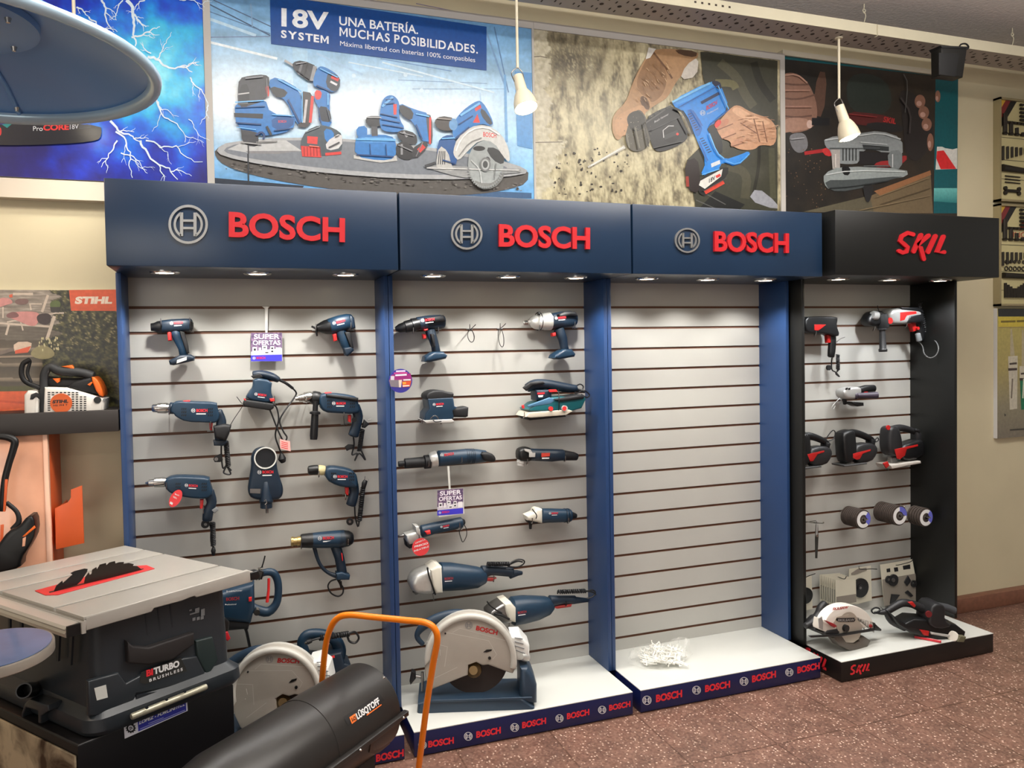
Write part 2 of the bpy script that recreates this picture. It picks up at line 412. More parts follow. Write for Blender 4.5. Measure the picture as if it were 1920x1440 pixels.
# ------------------------------------------------------------------ display cabinets
def cabinet(name, label, x0, x1, hdr, pl, dpost, dh, dp, zt, zb, zp, body, headm, plm, group):
    t = thing(name, label, 'display cabinet', ((x0+x1)/2, 0, 0), group)
    xi0, xi1 = x0+.018, x1-.018
    m = MB()                                    # slat board with its grooves
    zs = [1.7609-.1*k for k in range(17)]
    top = zb+.02; g = .0055
    edges = [top]+[z+s for z in zs for s in (g, -g)]+[zp-.02]
    for i in range(0, len(edges), 2):
        a, b = edges[i], edges[i+1]
        m.add([(xi0, 0, b), (xi1, 0, b), (xi1, 0, a), (xi0, 0, a)], [(0, 1, 2, 3)], slat_w)
    for z in zs:
        m.add([(xi0, .006, z-g), (xi1, .006, z-g), (xi1, .006, z+g), (xi0, .006, z+g), (xi0, 0, z-g), (xi1, 0, z-g), (xi1, 0, z+g), (xi0, 0, z+g)],
              [(0, 1, 2, 3), (0, 1, 5, 4), (3, 2, 6, 7)], slat_g)
    m.box(xi0, xi1, .0095, .018, zp-.02, top, slat_g)
    m.build('slat_board', t, flat=True)
    for a, b in ((x0, xi0), (xi1, x1)):
        MB().box(a, b, -dpost, .018, zp, zb, body, .0015).build('side_panel', t)
    h = MB().box(hdr[0], hdr[1], -dh, .018, zb, zt, headm, .003)
    h.build('header', t)
    p = MB().box(pl[0], pl[1], -dp, .018, 0.004, zp-.004, plm, .001)
    pb = p.build('plinth', t)
    MB().box(pl[0], pl[1], -dp-.001, -.0005, zp-.004, zp, white_l, .001).build('plinth_top', t)
    return t
B0, B1, B2, B3 = -.3934, .6113, 1.6067, 2.6044
GR = 'blue display cabinets along the wall'
cabs = []
for i, (a, b, lab) in enumerate(((B0, B1, 'blue slat wall display cabinet hung with drills, leftmost and behind the table saw'), (B1, B2, 'blue slat wall display cabinet hung with sanders and grinders, behind the cut-off saw'),
                   (B2, B3, 'empty blue slat wall display cabinet with only a plastic bag on its plinth'))):
    cabs.append(cabinet('display_cabinet', lab, a+.001, b-.001, (a+.004, b-.004), (a+.02, b-.0185), .193, .414, .4034, 2.1697, 1.8774, .101, blue_panel, head_blue, plinth_b, GR))
cabs.append(cabinet('display_cabinet', 'black slat wall display cabinet with red header lettering, rightmost in the row', 2.614, 3.62, (2.637, 3.668), (2.637, 3.598), .266, .454, .476, 2.1795, 1.883, .099, blk_panel, blk_panel, mat('plinth_black_vinyl', (16, 13, 12), .4), None))
# header lettering and emblems
EMB = [(353, 421, 37), (874, 439, 29.5), (1287, 451, 23.5)]
LET = [((429, 445), (646, 455), 47, 0), ((934, 463), (1104, 468), 42, 0), ((1337, 472), (1476, 475), 38, 0)]
for c, (u, v, r), (a, b, h, s) in zip(cabs, EMB, LET):
    m = MB(); emblem(m, u, v, r, .4145, steel_let, t=.008, sx=1.0); m.build('emblem', c, 'brushed steel round emblem')
    MB().text('BOSCH', a, b, h, .4145, red_let, .03, t=.012).build('lettering', c, 'red raised lettering')
m = MB()
for st in ([(1710, 440), (1700, 437), (1689, 443), (1686, 452), (1693, 458), (1700, 464), (1698, 472), (1690, 474), (1684, 471)],
           [(1725, 441), (1711, 472)], [(1739, 442), (1719, 459), (1724, 464), (1730, 486)], [(1752, 443), (1738, 473)], [(1767, 444), (1755, 473), (1768, 473)]):
    m.ribbon(st, 7.6, .4545, red_let, t=.008)
m.build('lettering', cabs[3], 'red raised brush lettering')
# plinth decals
def plinth_row(c, items, d):
    for (eu, ev, er, a, b, h) in items:
        m = MB(); emblem(m, eu, ev, er, d, white_ink); m.build('plinth_emblem', c)
        m = MB(); m.text('BOSCH', a, b, h, d, red_ink, .045); m.build('plinth_lettering', c)
plinth_row(cabs[1], [(792, 1397, 8, (803, 1402), (851, 1394), 12.5), (878, 1380.5, 8, (893, 1384), (939, 1375), 12.5), (965, 1364, 8, (979, 1366), (1024, 1357), 12), (1049, 1347, 7.5, (1063, 1349), (1105, 1340.5), 11.5), (1129, 1331, 7.5, (1142, 1333), (1182, 1325), 11)], .4042)
plinth_row(cabs[2], [(1213, 1313, 8.5, (1230, 1317), (1279, 1307), 14), (1306, 1294, 8, (1322, 1298), (1369, 1289), 13), (1395, 1277.5, 8, (1410, 1280), (1455, 1270), 13), (1480, 1260.5, 7.5, (1495, 1263), (1537, 1254), 12.5)], .4042)
plinth_row(cabs[0], [(691, 1427, 8.5, (705, 1429), (757, 1418), 14)], .4042)
m = MB()
def skil(mb, u, v, s, d, sk=0):
    for st in ([(26, 2), (17, 0), (8, 5), (6, 14), (13, 20), (19, 26), (17, 35), (8, 38), (1, 35)], [(43, 3), (29, 36)], [(58, 3), (38, 21), (43, 26), (49, 47)], [(71, 4), (57, 36)], [(86, 4), (74, 35), (88, 34)]):
        mb.ribbon([(u+x*s, v+y*s-x*s*sk) for x, y in st], 8.5*s, d, red_ink)
skil(m, 1594, 1249, .41, .477, .19)
xa = 2.6365                                 # the same word on the plinth's left end
vsL = [(-.43+.06*i, .03) for i in range(2)]
m.build('plinth_lettering', cabs[3])
m = MB()
for st in ([(26, 2), (17, 0), (8, 5), (6, 14), (13, 20), (19, 26), (17, 35), (8, 38), (1, 35)], [(43, 3), (29, 36)], [(58, 3), (38, 21), (43, 26), (49, 47)], [(71, 4), (57, 36)], [(86, 4), (74, 35), (88, 34)]):
    for i in range(len(st)-1):
        pa = [Vector((2.6362, -.245-(q[0]*.0016), .082-q[1]*.0016)) for q in st[i:i+2]]
        n = (pa[1]-pa[0]).normalized(); w = Vector((0, -n.z, n.y))*.0065
        m.add([pa[0]-w, pa[0]+w, pa[1]+w, pa[1]-w], [(0, 1, 2, 3)], red_ink)
m.build('plinth_side_lettering', cabs[3])
# downlights under the headers
DL = [(0, 309, 512), (0, 483, 516.5), (0, 648, 518), (1, 812, 520), (1, 953, 522.5), (1, 1080, 523), (2, 1213, 524), (2, 1327, 524.5), (2, 1435, 525), (3, 1572, 524.5), (3, 1668, 526), (3, 1763, 527)]
for ci, u, v in DL:
    zb = 1.8774 if ci < 3 else 1.883
    yy = -.255 if ci < 3 else -.30
    r = ray(u, v); c = PZ(u, v, zb); c = Vector((P(u, v, -yy).x, yy, zb))
    m = MB(); R = .052
    m.rings([[c+Vector((math.cos(2*PI*j/28)*q, math.sin(2*PI*j/28)*q, h)) for j in range(28)] for q, h in ((R, 0), (R, -.004), (R*.93, -.008), (R*.68, -.008), (R*.62, -.003))], lamp_chrome, cap=False)
    o = m.build('downlight', cabs[ci])
    m = MB(); m.cyl(c+Vector((0, 0, -.004)), c+Vector((0, 0, -.0055)), R*.66, lamp_glow, n=24); m.build('bulb', o)
    l = bpy.data.lights.new('downlight_beam', 'SPOT'); l.energy = 13; l.color = (1, .97, .93) if ci < 3 else (.94, .97, 1); l.spot_size = math.radians(116); l.spot_blend = .6; l.shadow_soft_size = .02
    lo = bpy.data.objects.new('downlight_beam', l); COL.objects.link(lo); lo.location = c+Vector((0, 0, -.015)); lo.rotation_euler = (Vector((0, .18, -1))).to_track_quat('-Z', 'Y').to_euler()
# ------------------------------------------------------------------ printed posters
from mathutils import noise as NZ
class Art(MB):
    def __init__(s, ox, oy, sc, d, m=None):
        super().__init__(); s.ox, s.oy, s.sc, s.d = ox, oy, sc, d; s.im = m or gloss_ink; s.step = .00007
    def px(s, q): return (s.ox+q[0]/s.sc, s.oy+q[1]/s.sc)
    def up(s): s.d += s.step
    def p(s, pts, col, c=0, col2=None):      # flat shape; col2 shades it from its first to its last point's height
        s.up(); q = [s.px(x) for x in (chaikin(pts, c) if c else pts)]
        if col2:
            y0 = min(b for a, b in q); y1 = max(b for a, b in q)
            k = [tuple(a+(b-a)*(y-y0)/(y1-y0+1e-6) for a, b in zip(col, col2)) for x, y in q]
        else: k = col
        return s.flat(q, s.d, s.im, k)
    def l(s, pts, w, col):
        s.up(); s.ribbon([s.px(x) for x in pts], w/s.sc if not isinstance(w, list) else [x/s.sc for x in w], s.d, s.im, ink=col); return s
    def e(s, x, y, rx, ry, col, n=28, rot=0):
        c, q = math.cos(rot), math.sin(rot)
        return s.p([(x+rx*math.cos(2*PI*i/n)*c-ry*math.sin(2*PI*i/n)*q, y+rx*math.cos(2*PI*i/n)*q+ry*math.sin(2*PI*i/n)*c) for i in range(n)], col)
    def t(s, st, a, b, h, col, bold=.03, slant=0, space=1.0):
        s.up(); s.text(st, s.px(a), s.px(b), h/s.sc, s.d, s.im, bold, col, space=space, slant=slant/s.sc); return s
    def em(s, u, v, r, col):
        s.up(); emblem(s, s.ox+u/s.sc, s.oy+v/s.sc, r/s.sc, s.d, s.im, col); return s
    def grid(s, c4, nx, ny, fn):             # c4: pixel corners TL TR BR BL ; fn(x, y, u, v) -> colour
        s.up(); vs = []; ks = []
        for j in range(ny+1):
            for i in range(nx+1):
                x, y = i/nx, j/ny
                a = [c4[0][k]+(c4[1][k]-c4[0][k])*x for k in (0, 1)]; b = [c4[3][k]+(c4[2][k]-c4[3][k])*x for k in (0, 1)]
                q = (a[0]+(b[0]-a[0])*y, a[1]+(b[1]-a[1])*y); vs.append(P(q[0], q[1], s.d)); ks.append(fn(x, y, *q))
        fs = [(j*(nx+1)+i, j*(nx+1)+i+1, (j+1)*(nx+1)+i+1, (j+1)*(nx+1)+i) for j in range(ny) for i in range(nx)]
        return s.add(vs, fs, s.im, ks)
def mixc(a, b, t): t = max(0, min(1, t)); return tuple(x+(y-x)*t for x, y in zip(a, b))
def ramp(t, *st):
    for (p, c), (q, e) in zip(st, st[1:]):
        if t <= q: return mixc(c, e, (t-p)/(q-p))
    return st[-1][1]
def fbm(x, y, o=4): return NZ.fractal(Vector((x, y, 3.1)), 1.0, 2.0, o)
frame_w = mat('poster_frame_white', (190, 186, 180), .5)
panel_w = mat('poster_panel_edge', (205, 205, 205), .6)
def panel(name, label, x0, x1, z0, z1, d, frame=None, group='tool posters along the top of the wall'):
    t = thing(name, label, 'poster', ((x0+x1)/2, -d, z0), group)
    MB().box(x0, x1, -d, .0195, z0, z1, panel_w).build('poster_board', t)
    for nm, (a, b, c, e) in (frame or {}).items():
        MB().box(a, b, -d-.006, -d+.004, c, e, frame_w).build('frame_bar', t)
    return t
DPO = .03
def cpx(P3):      # photo pixel of a world point
    q = P3-CAM; w = q.dot(FW); return (CX+FPX*q.dot(RT)/w, CY-FPX*q.dot(UP)/w)
def rect_px(x0, x1, z0, z1, d): return [cpx(Vector((x, -d, z))) for x, z in ((x0, z1), (x1, z1), (x1, z0), (x0, z0))]
# --- lightning poster
PZ0, PZ1 = 2.235, 3.03
t1 = panel('wall_poster', 'blue poster of white lightning and a battery, behind the hanging metal dish', -1.62, -.072, PZ0+.005, PZ1+.02, DPO)
A = Art(0, 0, 3, DPO+.0003)
def sky(x, y, u, v):
    r = math.hypot((u-290)/230, (v-130)/185); n = fbm(u/45, v/45)*.35
    g = math.exp(-((v-255)/26)**2)*.25
    return ramp(r+n, (0, (130, 232, 252)), (.35, (24, 184, 240)), (.65, (8, 110, 232)), (.95, (18, 52, 196)), (1.4, (30, 24, 110)), (2.4, (26, 16, 74)))
A.grid(rect_px(-1.62, -.072, PZ0+.005, PZ1+.02, A.d), 130, 70, sky)
def bolt(a, b, w, n=4, j=.16, fork=.5, col=(226, 244, 255)):
    pts = [a, b]
    for _ in range(n):
        o = [pts[0]]
        for p, q in zip(pts, pts[1:]):
            L = math.hypot(q[0]-p[0], q[1]-p[1]); k = (random.random()-.5)*2*j*L
            o += [((p[0]+q[0])/2-(q[1]-p[1])/L*k, (p[1]+q[1])/2+(q[0]-p[0])/L*k), q]
        pts = o
    A.l(pts, [w*(1-.7*i/len(pts)) for i in range(len(pts))], col)
    if fork > 0:
        for _ in range(2 if w > 6 else 1):
            i = random.randrange(2, len(pts)-2); an = math.atan2(b[1]-a[1], b[0]-a[0])+random.choice((-.6, .6)); L = math.hypot(b[0]-a[0], b[1]-a[1])*.4
            bolt(pts[i], (pts[i][0]+math.cos(an)*L, pts[i][1]+math.sin(an)*L), w*.5, 3, j, fork-.25)
for a, b, w in (((712, 0), (760, 260), 20), ((570, 0), (640, 180), 12), ((690, 0), (650, 110), 8), ((740, 210), (900, 150), 11), ((830, 320), (1082, 405), 15), ((880, 340), (965, 180), 7), ((815, 0), (735, 70), 8),
                ((620, 680), (790, 800), 14), ((790, 790), (1000, 1010), 13), ((820, 790), (1140, 910), 9), ((650, 740), (745, 1000), 10), ((660, 790), (570, 940), 9), ((680, 860), (830, 975), 7), ((880, 560), (1040, 800), 9),
                ((890, 570), (855, 740), 6), ((1070, 435), (1170, 590), 8), ((1170, 590), (1125, 700), 6), ((430, 40), (500, 95), 10), ((500, 95), (660, 180), 9), ((1010, 0), (1150, 40), 7), ((1060, 670), (1180, 790), 5), ((850, 300), (790, 240), 7)): bolt(a, b, w)
A.p([(-200, 700), (565, 690), (575, 760), (540, 800), (120, 820), (-200, 810)], (14, 16, 30), 2)
A.e(-5, 740, 14, 26, (200, 40, 50)); A.p([(10, 700), (75, 690), (40, 720)], (20, 130, 130))
A.t('Pro', (186, 736), (240, 736), 26, (220, 225, 230), .0); A.t('CORE', (243, 735), (388, 730), 34, (215, 50, 50), .04); A.t('18V', (393, 727), (442, 723), 26, (205, 210, 220), 0)
for i in range(4): A.l([(445, 705+6*i), (512, 698+6*i)], 2.5, (60, 66, 80))
A.build('print', t1, flat=True)
# --- cordless system poster
t2 = panel('wall_poster', 'poster of four blue cordless tools on a round stone table with a blue text banner', -.071, 1.338, PZ0+.012, PZ1-.002, DPO, {'l': (-.071, -.044, PZ0+.012, PZ1-.002), 't': (-.071, 1.338, PZ1-.012, PZ1+.022), 'r': (1.329, 1.338, PZ0+.012, PZ1-.012)})
A = Art(380, 0, 3, DPO+.0003)
def hall(x, y, u, v):
    X, Yy = (u-380)*3, v*3
    w = math.exp(-(((X-180)/330)**2+((Yy-560)/230)**2))+math.exp(-(((X-900)/420)**2+((Yy-620)/210)**2))*.95+math.exp(-(((X-1500)/260)**2+((Yy-640)/180)**2))*.7
    n = fbm(X/300, Yy/60)*.12+fbm(X/90, Yy/120)*.08
    base = ramp(y, (0, (108, 160, 206)), (.3, (150, 196, 232)), (.75, (150, 200, 238)), (1, (96, 160, 215)))
    return mixc(tuple(c*(1+n) for c in base), (242, 250, 253), w)
A.grid(rect_px(-.044, 1.329, PZ0+.012, PZ1-.012, A.d), 120, 70, hall)
for a, b, w, c in (((10, 10), (380, 200), 7, (70, 92, 124)), ((60, 0), (385, 150), 6, (84, 106, 140)), ((25, 60), (380, 190), 5, (90, 120, 160)), ((20, 100), (300, 200), 16, (190, 220, 240)), ((30, 210), (380, 205), 4, (110, 120, 160)), ((30, 235), (420, 330), 14, (235, 246, 252)),
                   ((270, 20), (280, 150), 8, (130, 165, 200)), ((1000, 330), (1400, 400), 5, (110, 150, 200)), ((1100, 450), (1600, 470), 4, (130, 165, 205)), ((1180, 500), (1700, 500), 4, (140, 175, 210)), ((1600, 190), (1700, 480), 10, (120, 160, 205)), ((1640, 150), (1720, 520), 6, (90, 130, 180)),
                   ((1010, 350), (1640, 520), 9, (215, 236, 250)), ((820, 350), (1240, 430), 7, (215, 236, 250)), ((1200, 20), (1600, 100), 5, (120, 110, 140)), ((640, 300), (900, 420), 12, (170, 205, 235)), ((1560, 520), (1580, 760), 8, (175, 208, 235)), ((1700, 420), (1710, 800), 14, (110, 165, 215))): A.l([a, b], w, c)
A.p([(505, 270), (590, 285), (590, 680), (515, 680)], (176, 214, 240)); A.p([(1755, 400), (1850, 410), (1855, 840), (1770, 820)], (88, 150, 208)); A.p([(60, 1000), (570, 1045), (560, 1060), (60, 1030)], (34, 44, 60)); A.p([(1200, 1060), (1850, 1085), (1850, 1115), (1190, 1110)], (60, 92, 130))
for i in range(9): A.e(640+random.random()*700, 420+random.random()*120, 12, 12, (210, 232, 248))
A.p([(378, -30), (1597, 150), (1597, 397), (385, 247)], (4, 74, 152))
W_ = (240, 244, 248)
A.t('18V', (443, 148), (709, 170), 103, W_, .03); A.t('SYSTEM', (441, 212), (709, 247), 44, W_, .035)
A.t('UNA BATERÍA.', (768, 140), (1212, 192), 50, W_, .015); A.t('MUCHAS POSIBILIDADES.', (770, 202), (1548, 302), 50, W_, .02); A.t('Máxima libertad con baterías 100% compatibles', (773, 256), (1533, 350), 26, W_, .0)
# stone table
A.p([(66, 842), (150, 795), (500, 770), (900, 785), (1300, 830), (1640, 890), (1834, 952), (1828, 1030), (1720, 1066), (1560, 1092), (1300, 1104), (900, 1086), (500, 1032), (250, 978), (120, 930), (74, 885)], (84, 80, 76), 1)
for i in range(120):
    x = 110+random.random()*1690; A.e(x, 905+(x-90)*.1-(max(0, x-900)**2)*.00006+random.random()*46, 3+random.random()*9, 2+random.random()*4, random.choice(((120, 116, 110), (58, 54, 52), (100, 96, 92))), 8)
A.p([(70, 838), (150, 795), (500, 770), (900, 785), (1300, 830), (1640, 890), (1832, 950), (1810, 985), (1500, 1010), (1100, 1005), (700, 975), (350, 930), (110, 880)], (168, 170, 172), 1)
A.p([(110, 840), (200, 805), (500, 785), (900, 800), (1280, 845), (1640, 910), (1740, 955), (1450, 985), (1100, 980), (700, 950), (350, 905), (150, 870)], (120, 126, 134), 1)
A.l([(255, 865), (258, 1040)], 9, (40, 44, 52))
BL, BD, BLT, DK, RD = (36, 118, 190), (22, 82, 146), (96, 168, 222), (38, 42, 48), (212, 58, 52)
# jigsaw
A.p([(140, 840), (260, 785), (470, 790), (560, 850), (420, 862), (250, 858)], (186, 188, 188)); A.p([(240, 850), (560, 848), (420, 866), (260, 862)], (130, 130, 132))
A.p([(212, 700), (300, 700), (320, 815), (280, 828), (222, 805)], (54, 56, 62), 1); A.l([(255, 780), (258, 865)], 8, (60, 60, 64))
A.p([(176, 560), (350, 550), (380, 640), (525, 650), (510, 735), (340, 770), (300, 740), (190, 725)], BL, 1)
A.p([(385, 655), (520, 655), (505, 720), (395, 735)], BD, 1); A.t('BOSCH', (425, 690), (470, 690), 14, RD, .02)
A.p([(205, 440), (265, 425), (350, 418), (380, 440), (368, 560), (200, 615), (196, 520)], (58, 60, 66), 1); A.p([(205, 480), (262, 470), (262, 600), (205, 610)], DK, 1); A.l([(200, 530), (262, 522)], 7, (190, 190, 190)); A.l([(198, 580), (255, 578)], 7, (190, 190, 190))
A.p([(176, 635), (340, 640), (338, 668), (178, 658)], DK)
A.p([(365, 455), (420, 430), (560, 510), (560, 705), (520, 690), (470, 560), (400, 540)], BL, 1); A.p([(375, 480), (485, 510), (455, 555), (400, 540)], DK, 1); A.p([(352, 480), (372, 485), (376, 540), (360, 545)], RD, 1)
A.p([(545, 510), (625, 525), (620, 640), (600, 720), (520, 712), (575, 670)], (60, 56, 58), 1); A.l([(618, 540), (605, 690)], 16, RD); A.l([(585, 560), (570, 690)], 14, (190, 186, 186))
# drill driver
A.l([(460, 340), (515, 372)], 14, (170, 170, 172)); A.p([(505, 350), (560, 338), (650, 375), (640, 450), (600, 460), (545, 425), (508, 385)], (52, 54, 60), 1); A.l([(560, 350), (540, 420)], 14, (110, 112, 118)); A.l([(632, 372), (612, 455)], 20, (150, 152, 156))
A.p([(645, 372), (690, 375), (775, 430), (770, 500), (735, 522), (660, 500), (612, 478)], BL, 2); A.p([(705, 400), (775, 432), (770, 500), (735, 520), (690, 480)], (52, 60, 72), 1); A.l([(725, 430), (765, 450)], 20, RD); A.l([(718, 458), (756, 478)], 12, (220, 220, 225))
A.p([(640, 500), (720, 515), (712, 600), (730, 720), (655, 700), (650, 600), (625, 560)], BL, 1); A.p([(630, 505), (672, 512), (664, 560), (632, 560)], RD, 1); A.p([(648, 595), (712, 605), (728, 690), (655, 680)], (34, 42, 54), 1)
A.p([(580, 735), (660, 700), (740, 720), (790, 760), (780, 870), (560, 880), (548, 800)], (66, 78, 86), 1); A.p([(680, 720), (740, 735), (735, 800), (690, 800)], BL, 1); A.p([(552, 820), (660, 828), (668, 885), (560, 880)], RD); A.p([(588, 765), (648, 770), (645, 812), (588, 806)], RD); A.p([(690, 800), (785, 740), (785, 830), (700, 850)], (206, 206, 206), 1); A.l([(690, 868), (780, 860)], 16, RD)
for i in range(6): A.l([(570+18*i, 826), (572+18*i, 878)], 5, (150, 30, 30))
# planer
A.p([(850, 872), (1090, 876), (1095, 905), (1000, 915), (850, 892)], (190, 190, 186)); A.p([(860, 770), (930, 755), (1060, 760), (1090, 800), (1085, 890), (1000, 905), (855, 880)], BL, 1); A.p([(862, 772), (1085, 775), (1085, 800), (860, 800)], BLT, 1); A.p([(862, 715), (925, 705), (925, 775), (870, 775)], BL, 1)
A.l([(965, 690), (968, 765)], 34, (70, 72, 78)); A.p([(915, 665), (960, 650), (1012, 662), (1010, 705), (965, 715), (920, 700)], DK, 1); A.p([(915, 668), (1012, 668), (1000, 652), (930, 652)], (110, 112, 116), 1)
A.p([(1000, 600), (1020, 545), (1070, 530), (1110, 575), (1100, 660), (1150, 740), (1020, 745), (992, 700)], BL, 2); A.p([(1072, 585), (1092, 585), (1090, 645), (1074, 645)], RD)
A.p([(1100, 575), (1190, 615), (1280, 640), (1285, 800), (1225, 790), (1190, 690), (1120, 640)], BL, 1); A.p([(1105, 580), (1190, 622), (1175, 685), (1110, 640)], DK, 1); A.p([(1255, 640), (1290, 650), (1295, 800), (1275, 820), (1265, 740)], (70, 66, 68), 1); A.l([(1280, 660), (1278, 810)], 12, RD)
A.p([(1090, 745), (1130, 728), (1200, 750), (1210, 800), (1190, 820), (1105, 790)], (40, 42, 46), 1); A.p([(1085, 815), (1130, 790), (1190, 830), (1200, 880), (1150, 905), (1090, 880)], (32, 34, 38), 1); A.p([(1170, 840), (1255, 785), (1270, 830), (1190, 905)], (46, 46, 50), 1); A.l([(1215, 850), (1245, 820)], 26, RD); A.l([(1130, 740), (1150, 770)], 12, (150, 152, 156)); A.l([(1120, 810), (1120, 870)], 12, (140, 142, 146))
# circular saw
A.p([(1320, 800), (1360, 760), (1420, 760), (1440, 920), (1380, 935), (1320, 900)], BD, 1)
A.p([(1400, 720), (1440, 640), (1530, 570), (1575, 565), (1640, 690), (1620, 712), (1560, 690), (1460, 760), (1415, 790)], BL, 2); A.p([(1530, 610), (1562, 588), (1568, 606), (1536, 628)], RD); A.p([(1520, 690), (1545, 640), (1560, 690)], RD); A.p([(1570, 600), (1636, 690), (1612, 708), (1560, 640)], (44, 50, 60), 1)
A.p([(1300, 680), (1340, 650), (1420, 665), (1432, 720), (1380, 740), (1320, 725)], (58, 52, 50), 1); A.e(1410, 700, 24, 34, (96, 150, 200))
A.p([(1245, 940), (1300, 930), (1790, 950), (1795, 968), (1480, 1000), (1400, 985)], (150, 152, 152)); A.p([(1310, 930), (1330, 815), (1380, 850), (1400, 930), (1420, 965), (1330, 950)], (184, 184, 180), 1)
for i in range(4): A.l([(1325+12*i, 925), (1332+10*i, 850)], 5, (60, 62, 66))
A.p([(1490, 950), (1500, 850), (1560, 790), (1640, 790), (1700, 860), (1690, 960), (1650, 1040), (1570, 1060), (1520, 1020)], (158, 164, 164), 1)
A.p([(1590, 830), (1650, 830), (1700, 880), (1690, 930), (1630, 900)], (50, 52, 54), 1); A.p([(1520, 1010), (1570, 1030), (1640, 1030), (1690, 960), (1695, 1000), (1640, 1060), (1560, 1068)], (128, 130, 128), 1)
A.p([(1408, 850), (1430, 780), (1500, 715), (1590, 698), (1680, 750), (1725, 840), (1728, 920), (1690, 880), (1640, 800), (1560, 785), (1490, 850), (1440, 905), (1415, 880)], (204, 204, 200), 1)
A.t('BOSCH', (1578, 768), (1652, 776), 26, RD, .02); A.e(1602, 905, 16, 24, (80, 80, 82)); A.e(1555, 835, 34, 14, (40, 40, 42))
HL, SH = (110, 182, 236), (14, 62, 116)
for pts, w, c in (([(182, 575), (345, 565)], 7, HL), ([(185, 605), (350, 598)], 5, SH), ([(185, 690), (330, 700)], 8, SH), ([(190, 715), (300, 730)], 5, HL), ([(390, 645), (515, 652)], 6, HL), ([(400, 735), (505, 722)], 7, SH), ([(425, 445), (555, 515)], 9, HL), ([(480, 560), (545, 690)], 10, SH), ([(560, 520), (560, 690)], 6, HL),
    ([(240, 440), (340, 430)], 10, (120, 122, 128)), ([(360, 440), (362, 545)], 6, (110, 112, 118)), ([(300, 760), (330, 740), (350, 760), (340, 785)], 12, (30, 60, 110)), ([(360, 710), (385, 760)], 14, (44, 46, 52)), ([(215, 800), (330, 812)], 8, (150, 150, 150)), ([(300, 800), (420, 795)], 6, (120, 120, 120)),
    ([(660, 385), (760, 435)], 7, HL), ([(640, 480), (720, 515)], 8, SH), ([(650, 600), (665, 690)], 7, SH), ([(705, 525), (705, 590)], 8, HL), ([(700, 610), (720, 685)], 6, (84, 96, 110)), ([(525, 360), (585, 350)], 6, (150, 152, 158)), ([(530, 395), (600, 445)], 5, (24, 26, 30)), ([(590, 355), (570, 435)], 6, (24, 26, 30)), ([(575, 745), (660, 712)], 6, (130, 142, 150)), ([(600, 820), (655, 826)], 6, (250, 120, 100)), ([(745, 770), (770, 762)], 5, (60, 60, 64)), ([(710, 830), (770, 800)], 8, (60, 60, 64)),
    ([(1010, 600), (1070, 545)], 12, HL), ([(1000, 640), (1095, 660)], 6, SH), ([(1005, 670), (1110, 690)], 6, SH), ([(1010, 700), (1130, 720)], 6, SH), ([(1030, 560), (1075, 556)], 5, SH), ([(1020, 585), (1080, 580)], 5, SH), ([(1200, 640), (1275, 655)], 8, HL), ([(1200, 700), (1235, 785)], 8, SH), ([(865, 785), (1080, 790)], 6, HL), ([(865, 870), (1075, 882)], 8, SH), ([(940, 810), (945, 870)], 5, SH), ([(1030, 812), (1035, 880)], 5, SH), ([(925, 660), (1005, 662)], 6, (170, 172, 176)), ([(1110, 745), (1190, 765)], 7, (130, 132, 136)), ([(1100, 815), (1180, 850)], 7, (120, 122, 126)), ([(1240, 795), (1200, 880)], 5, (120, 120, 124)),
    ([(1450, 650), (1560, 580)], 12, HL), ([(1420, 780), (1500, 715)], 9, SH), ([(1440, 700), (1520, 650)], 6, SH), ([(1320, 665), (1400, 672)], 9, (130, 122, 116)), ([(1345, 780), (1420, 775)], 8, HL), ([(1350, 900), (1420, 920)], 8, SH), ([(1425, 850), (1450, 785), (1510, 728), (1595, 712), (1670, 758)], 8, (236, 236, 234)), ([(1440, 880), (1500, 800), (1570, 775)], 6, (140, 140, 138)), ([(1260, 945), (1780, 958)], 5, (220, 220, 218)), ([(1510, 900), (1560, 950), (1570, 1030)], 6, (196, 200, 200)), ([(1650, 920), (1640, 1010)], 6, (120, 124, 124)), ([(1250, 935), (1310, 915)], 14, (60, 62, 66))): A.l(chaikin(pts, 1, False), w, c)
for i in range(22): a = PI*.1+PI*.85*i/21; A.l([(1590+92*math.cos(a), 930+118*math.sin(a)), (1590+103*math.cos(a+.06), 930+130*math.sin(a+.06))], 9, (142, 146, 146))
for i in range(3): A.e(1590, 925, 30-8*i, 40-10*i, ((120, 122, 122), (176, 180, 180), (70, 72, 74))[i])
A.build('print', t2, flat=True)
# --- wall chiselling poster
t3 = panel('wall_poster', 'poster of hands chiselling a crumbling wall with a blue cordless hammer', 1.339, 2.728, PZ0+.012, PZ1+.006, DPO, {'t': (1.339, 2.728, PZ1-.012, PZ1+.022), 'r': (2.700, 2.728, PZ0+.012, PZ1-.012)})
A = Art(980, 0, 3.6, DPO+.0003)
def rubble(x, y, u, v):
    X, Yy = (u-980)*3.6, v*3.6
    a = fbm(X/60, Yy/150, 5)*.8; b = fbm(X/11, Yy/34, 3)
    t = .5+a*.75+b*.35
    dark = max(0, 1-math.hypot((X-320)/330, (Yy-400)/230))
    c = ramp(t, (0, (92, 86, 70)), (.35, (150, 140, 112)), (.6, (186, 176, 142)), (1.1, (214, 206, 172)))
    c = mixc(c, (64, 58, 50), dark*(.8 if b > -.1 else .25))
    g = math.exp(-(((X-520)/230)**2+((Yy-900)/250)**2)); c = mixc(c, (214, 206, 172), g*.6)
    edge = 170+60*fbm(Yy/60, .5)+(110 if Yy > 950 else 0)-max(0, (Yy-1000)*.45)
    if X < edge: c = mixc((206, 200, 178), (176, 168, 142), .5+fbm(X/30, Yy/30)*.9)
    return c
A.grid(rect_px(1.340, 2.70, PZ0+.012, PZ1-.012, A.d), 210, 120, rubble)
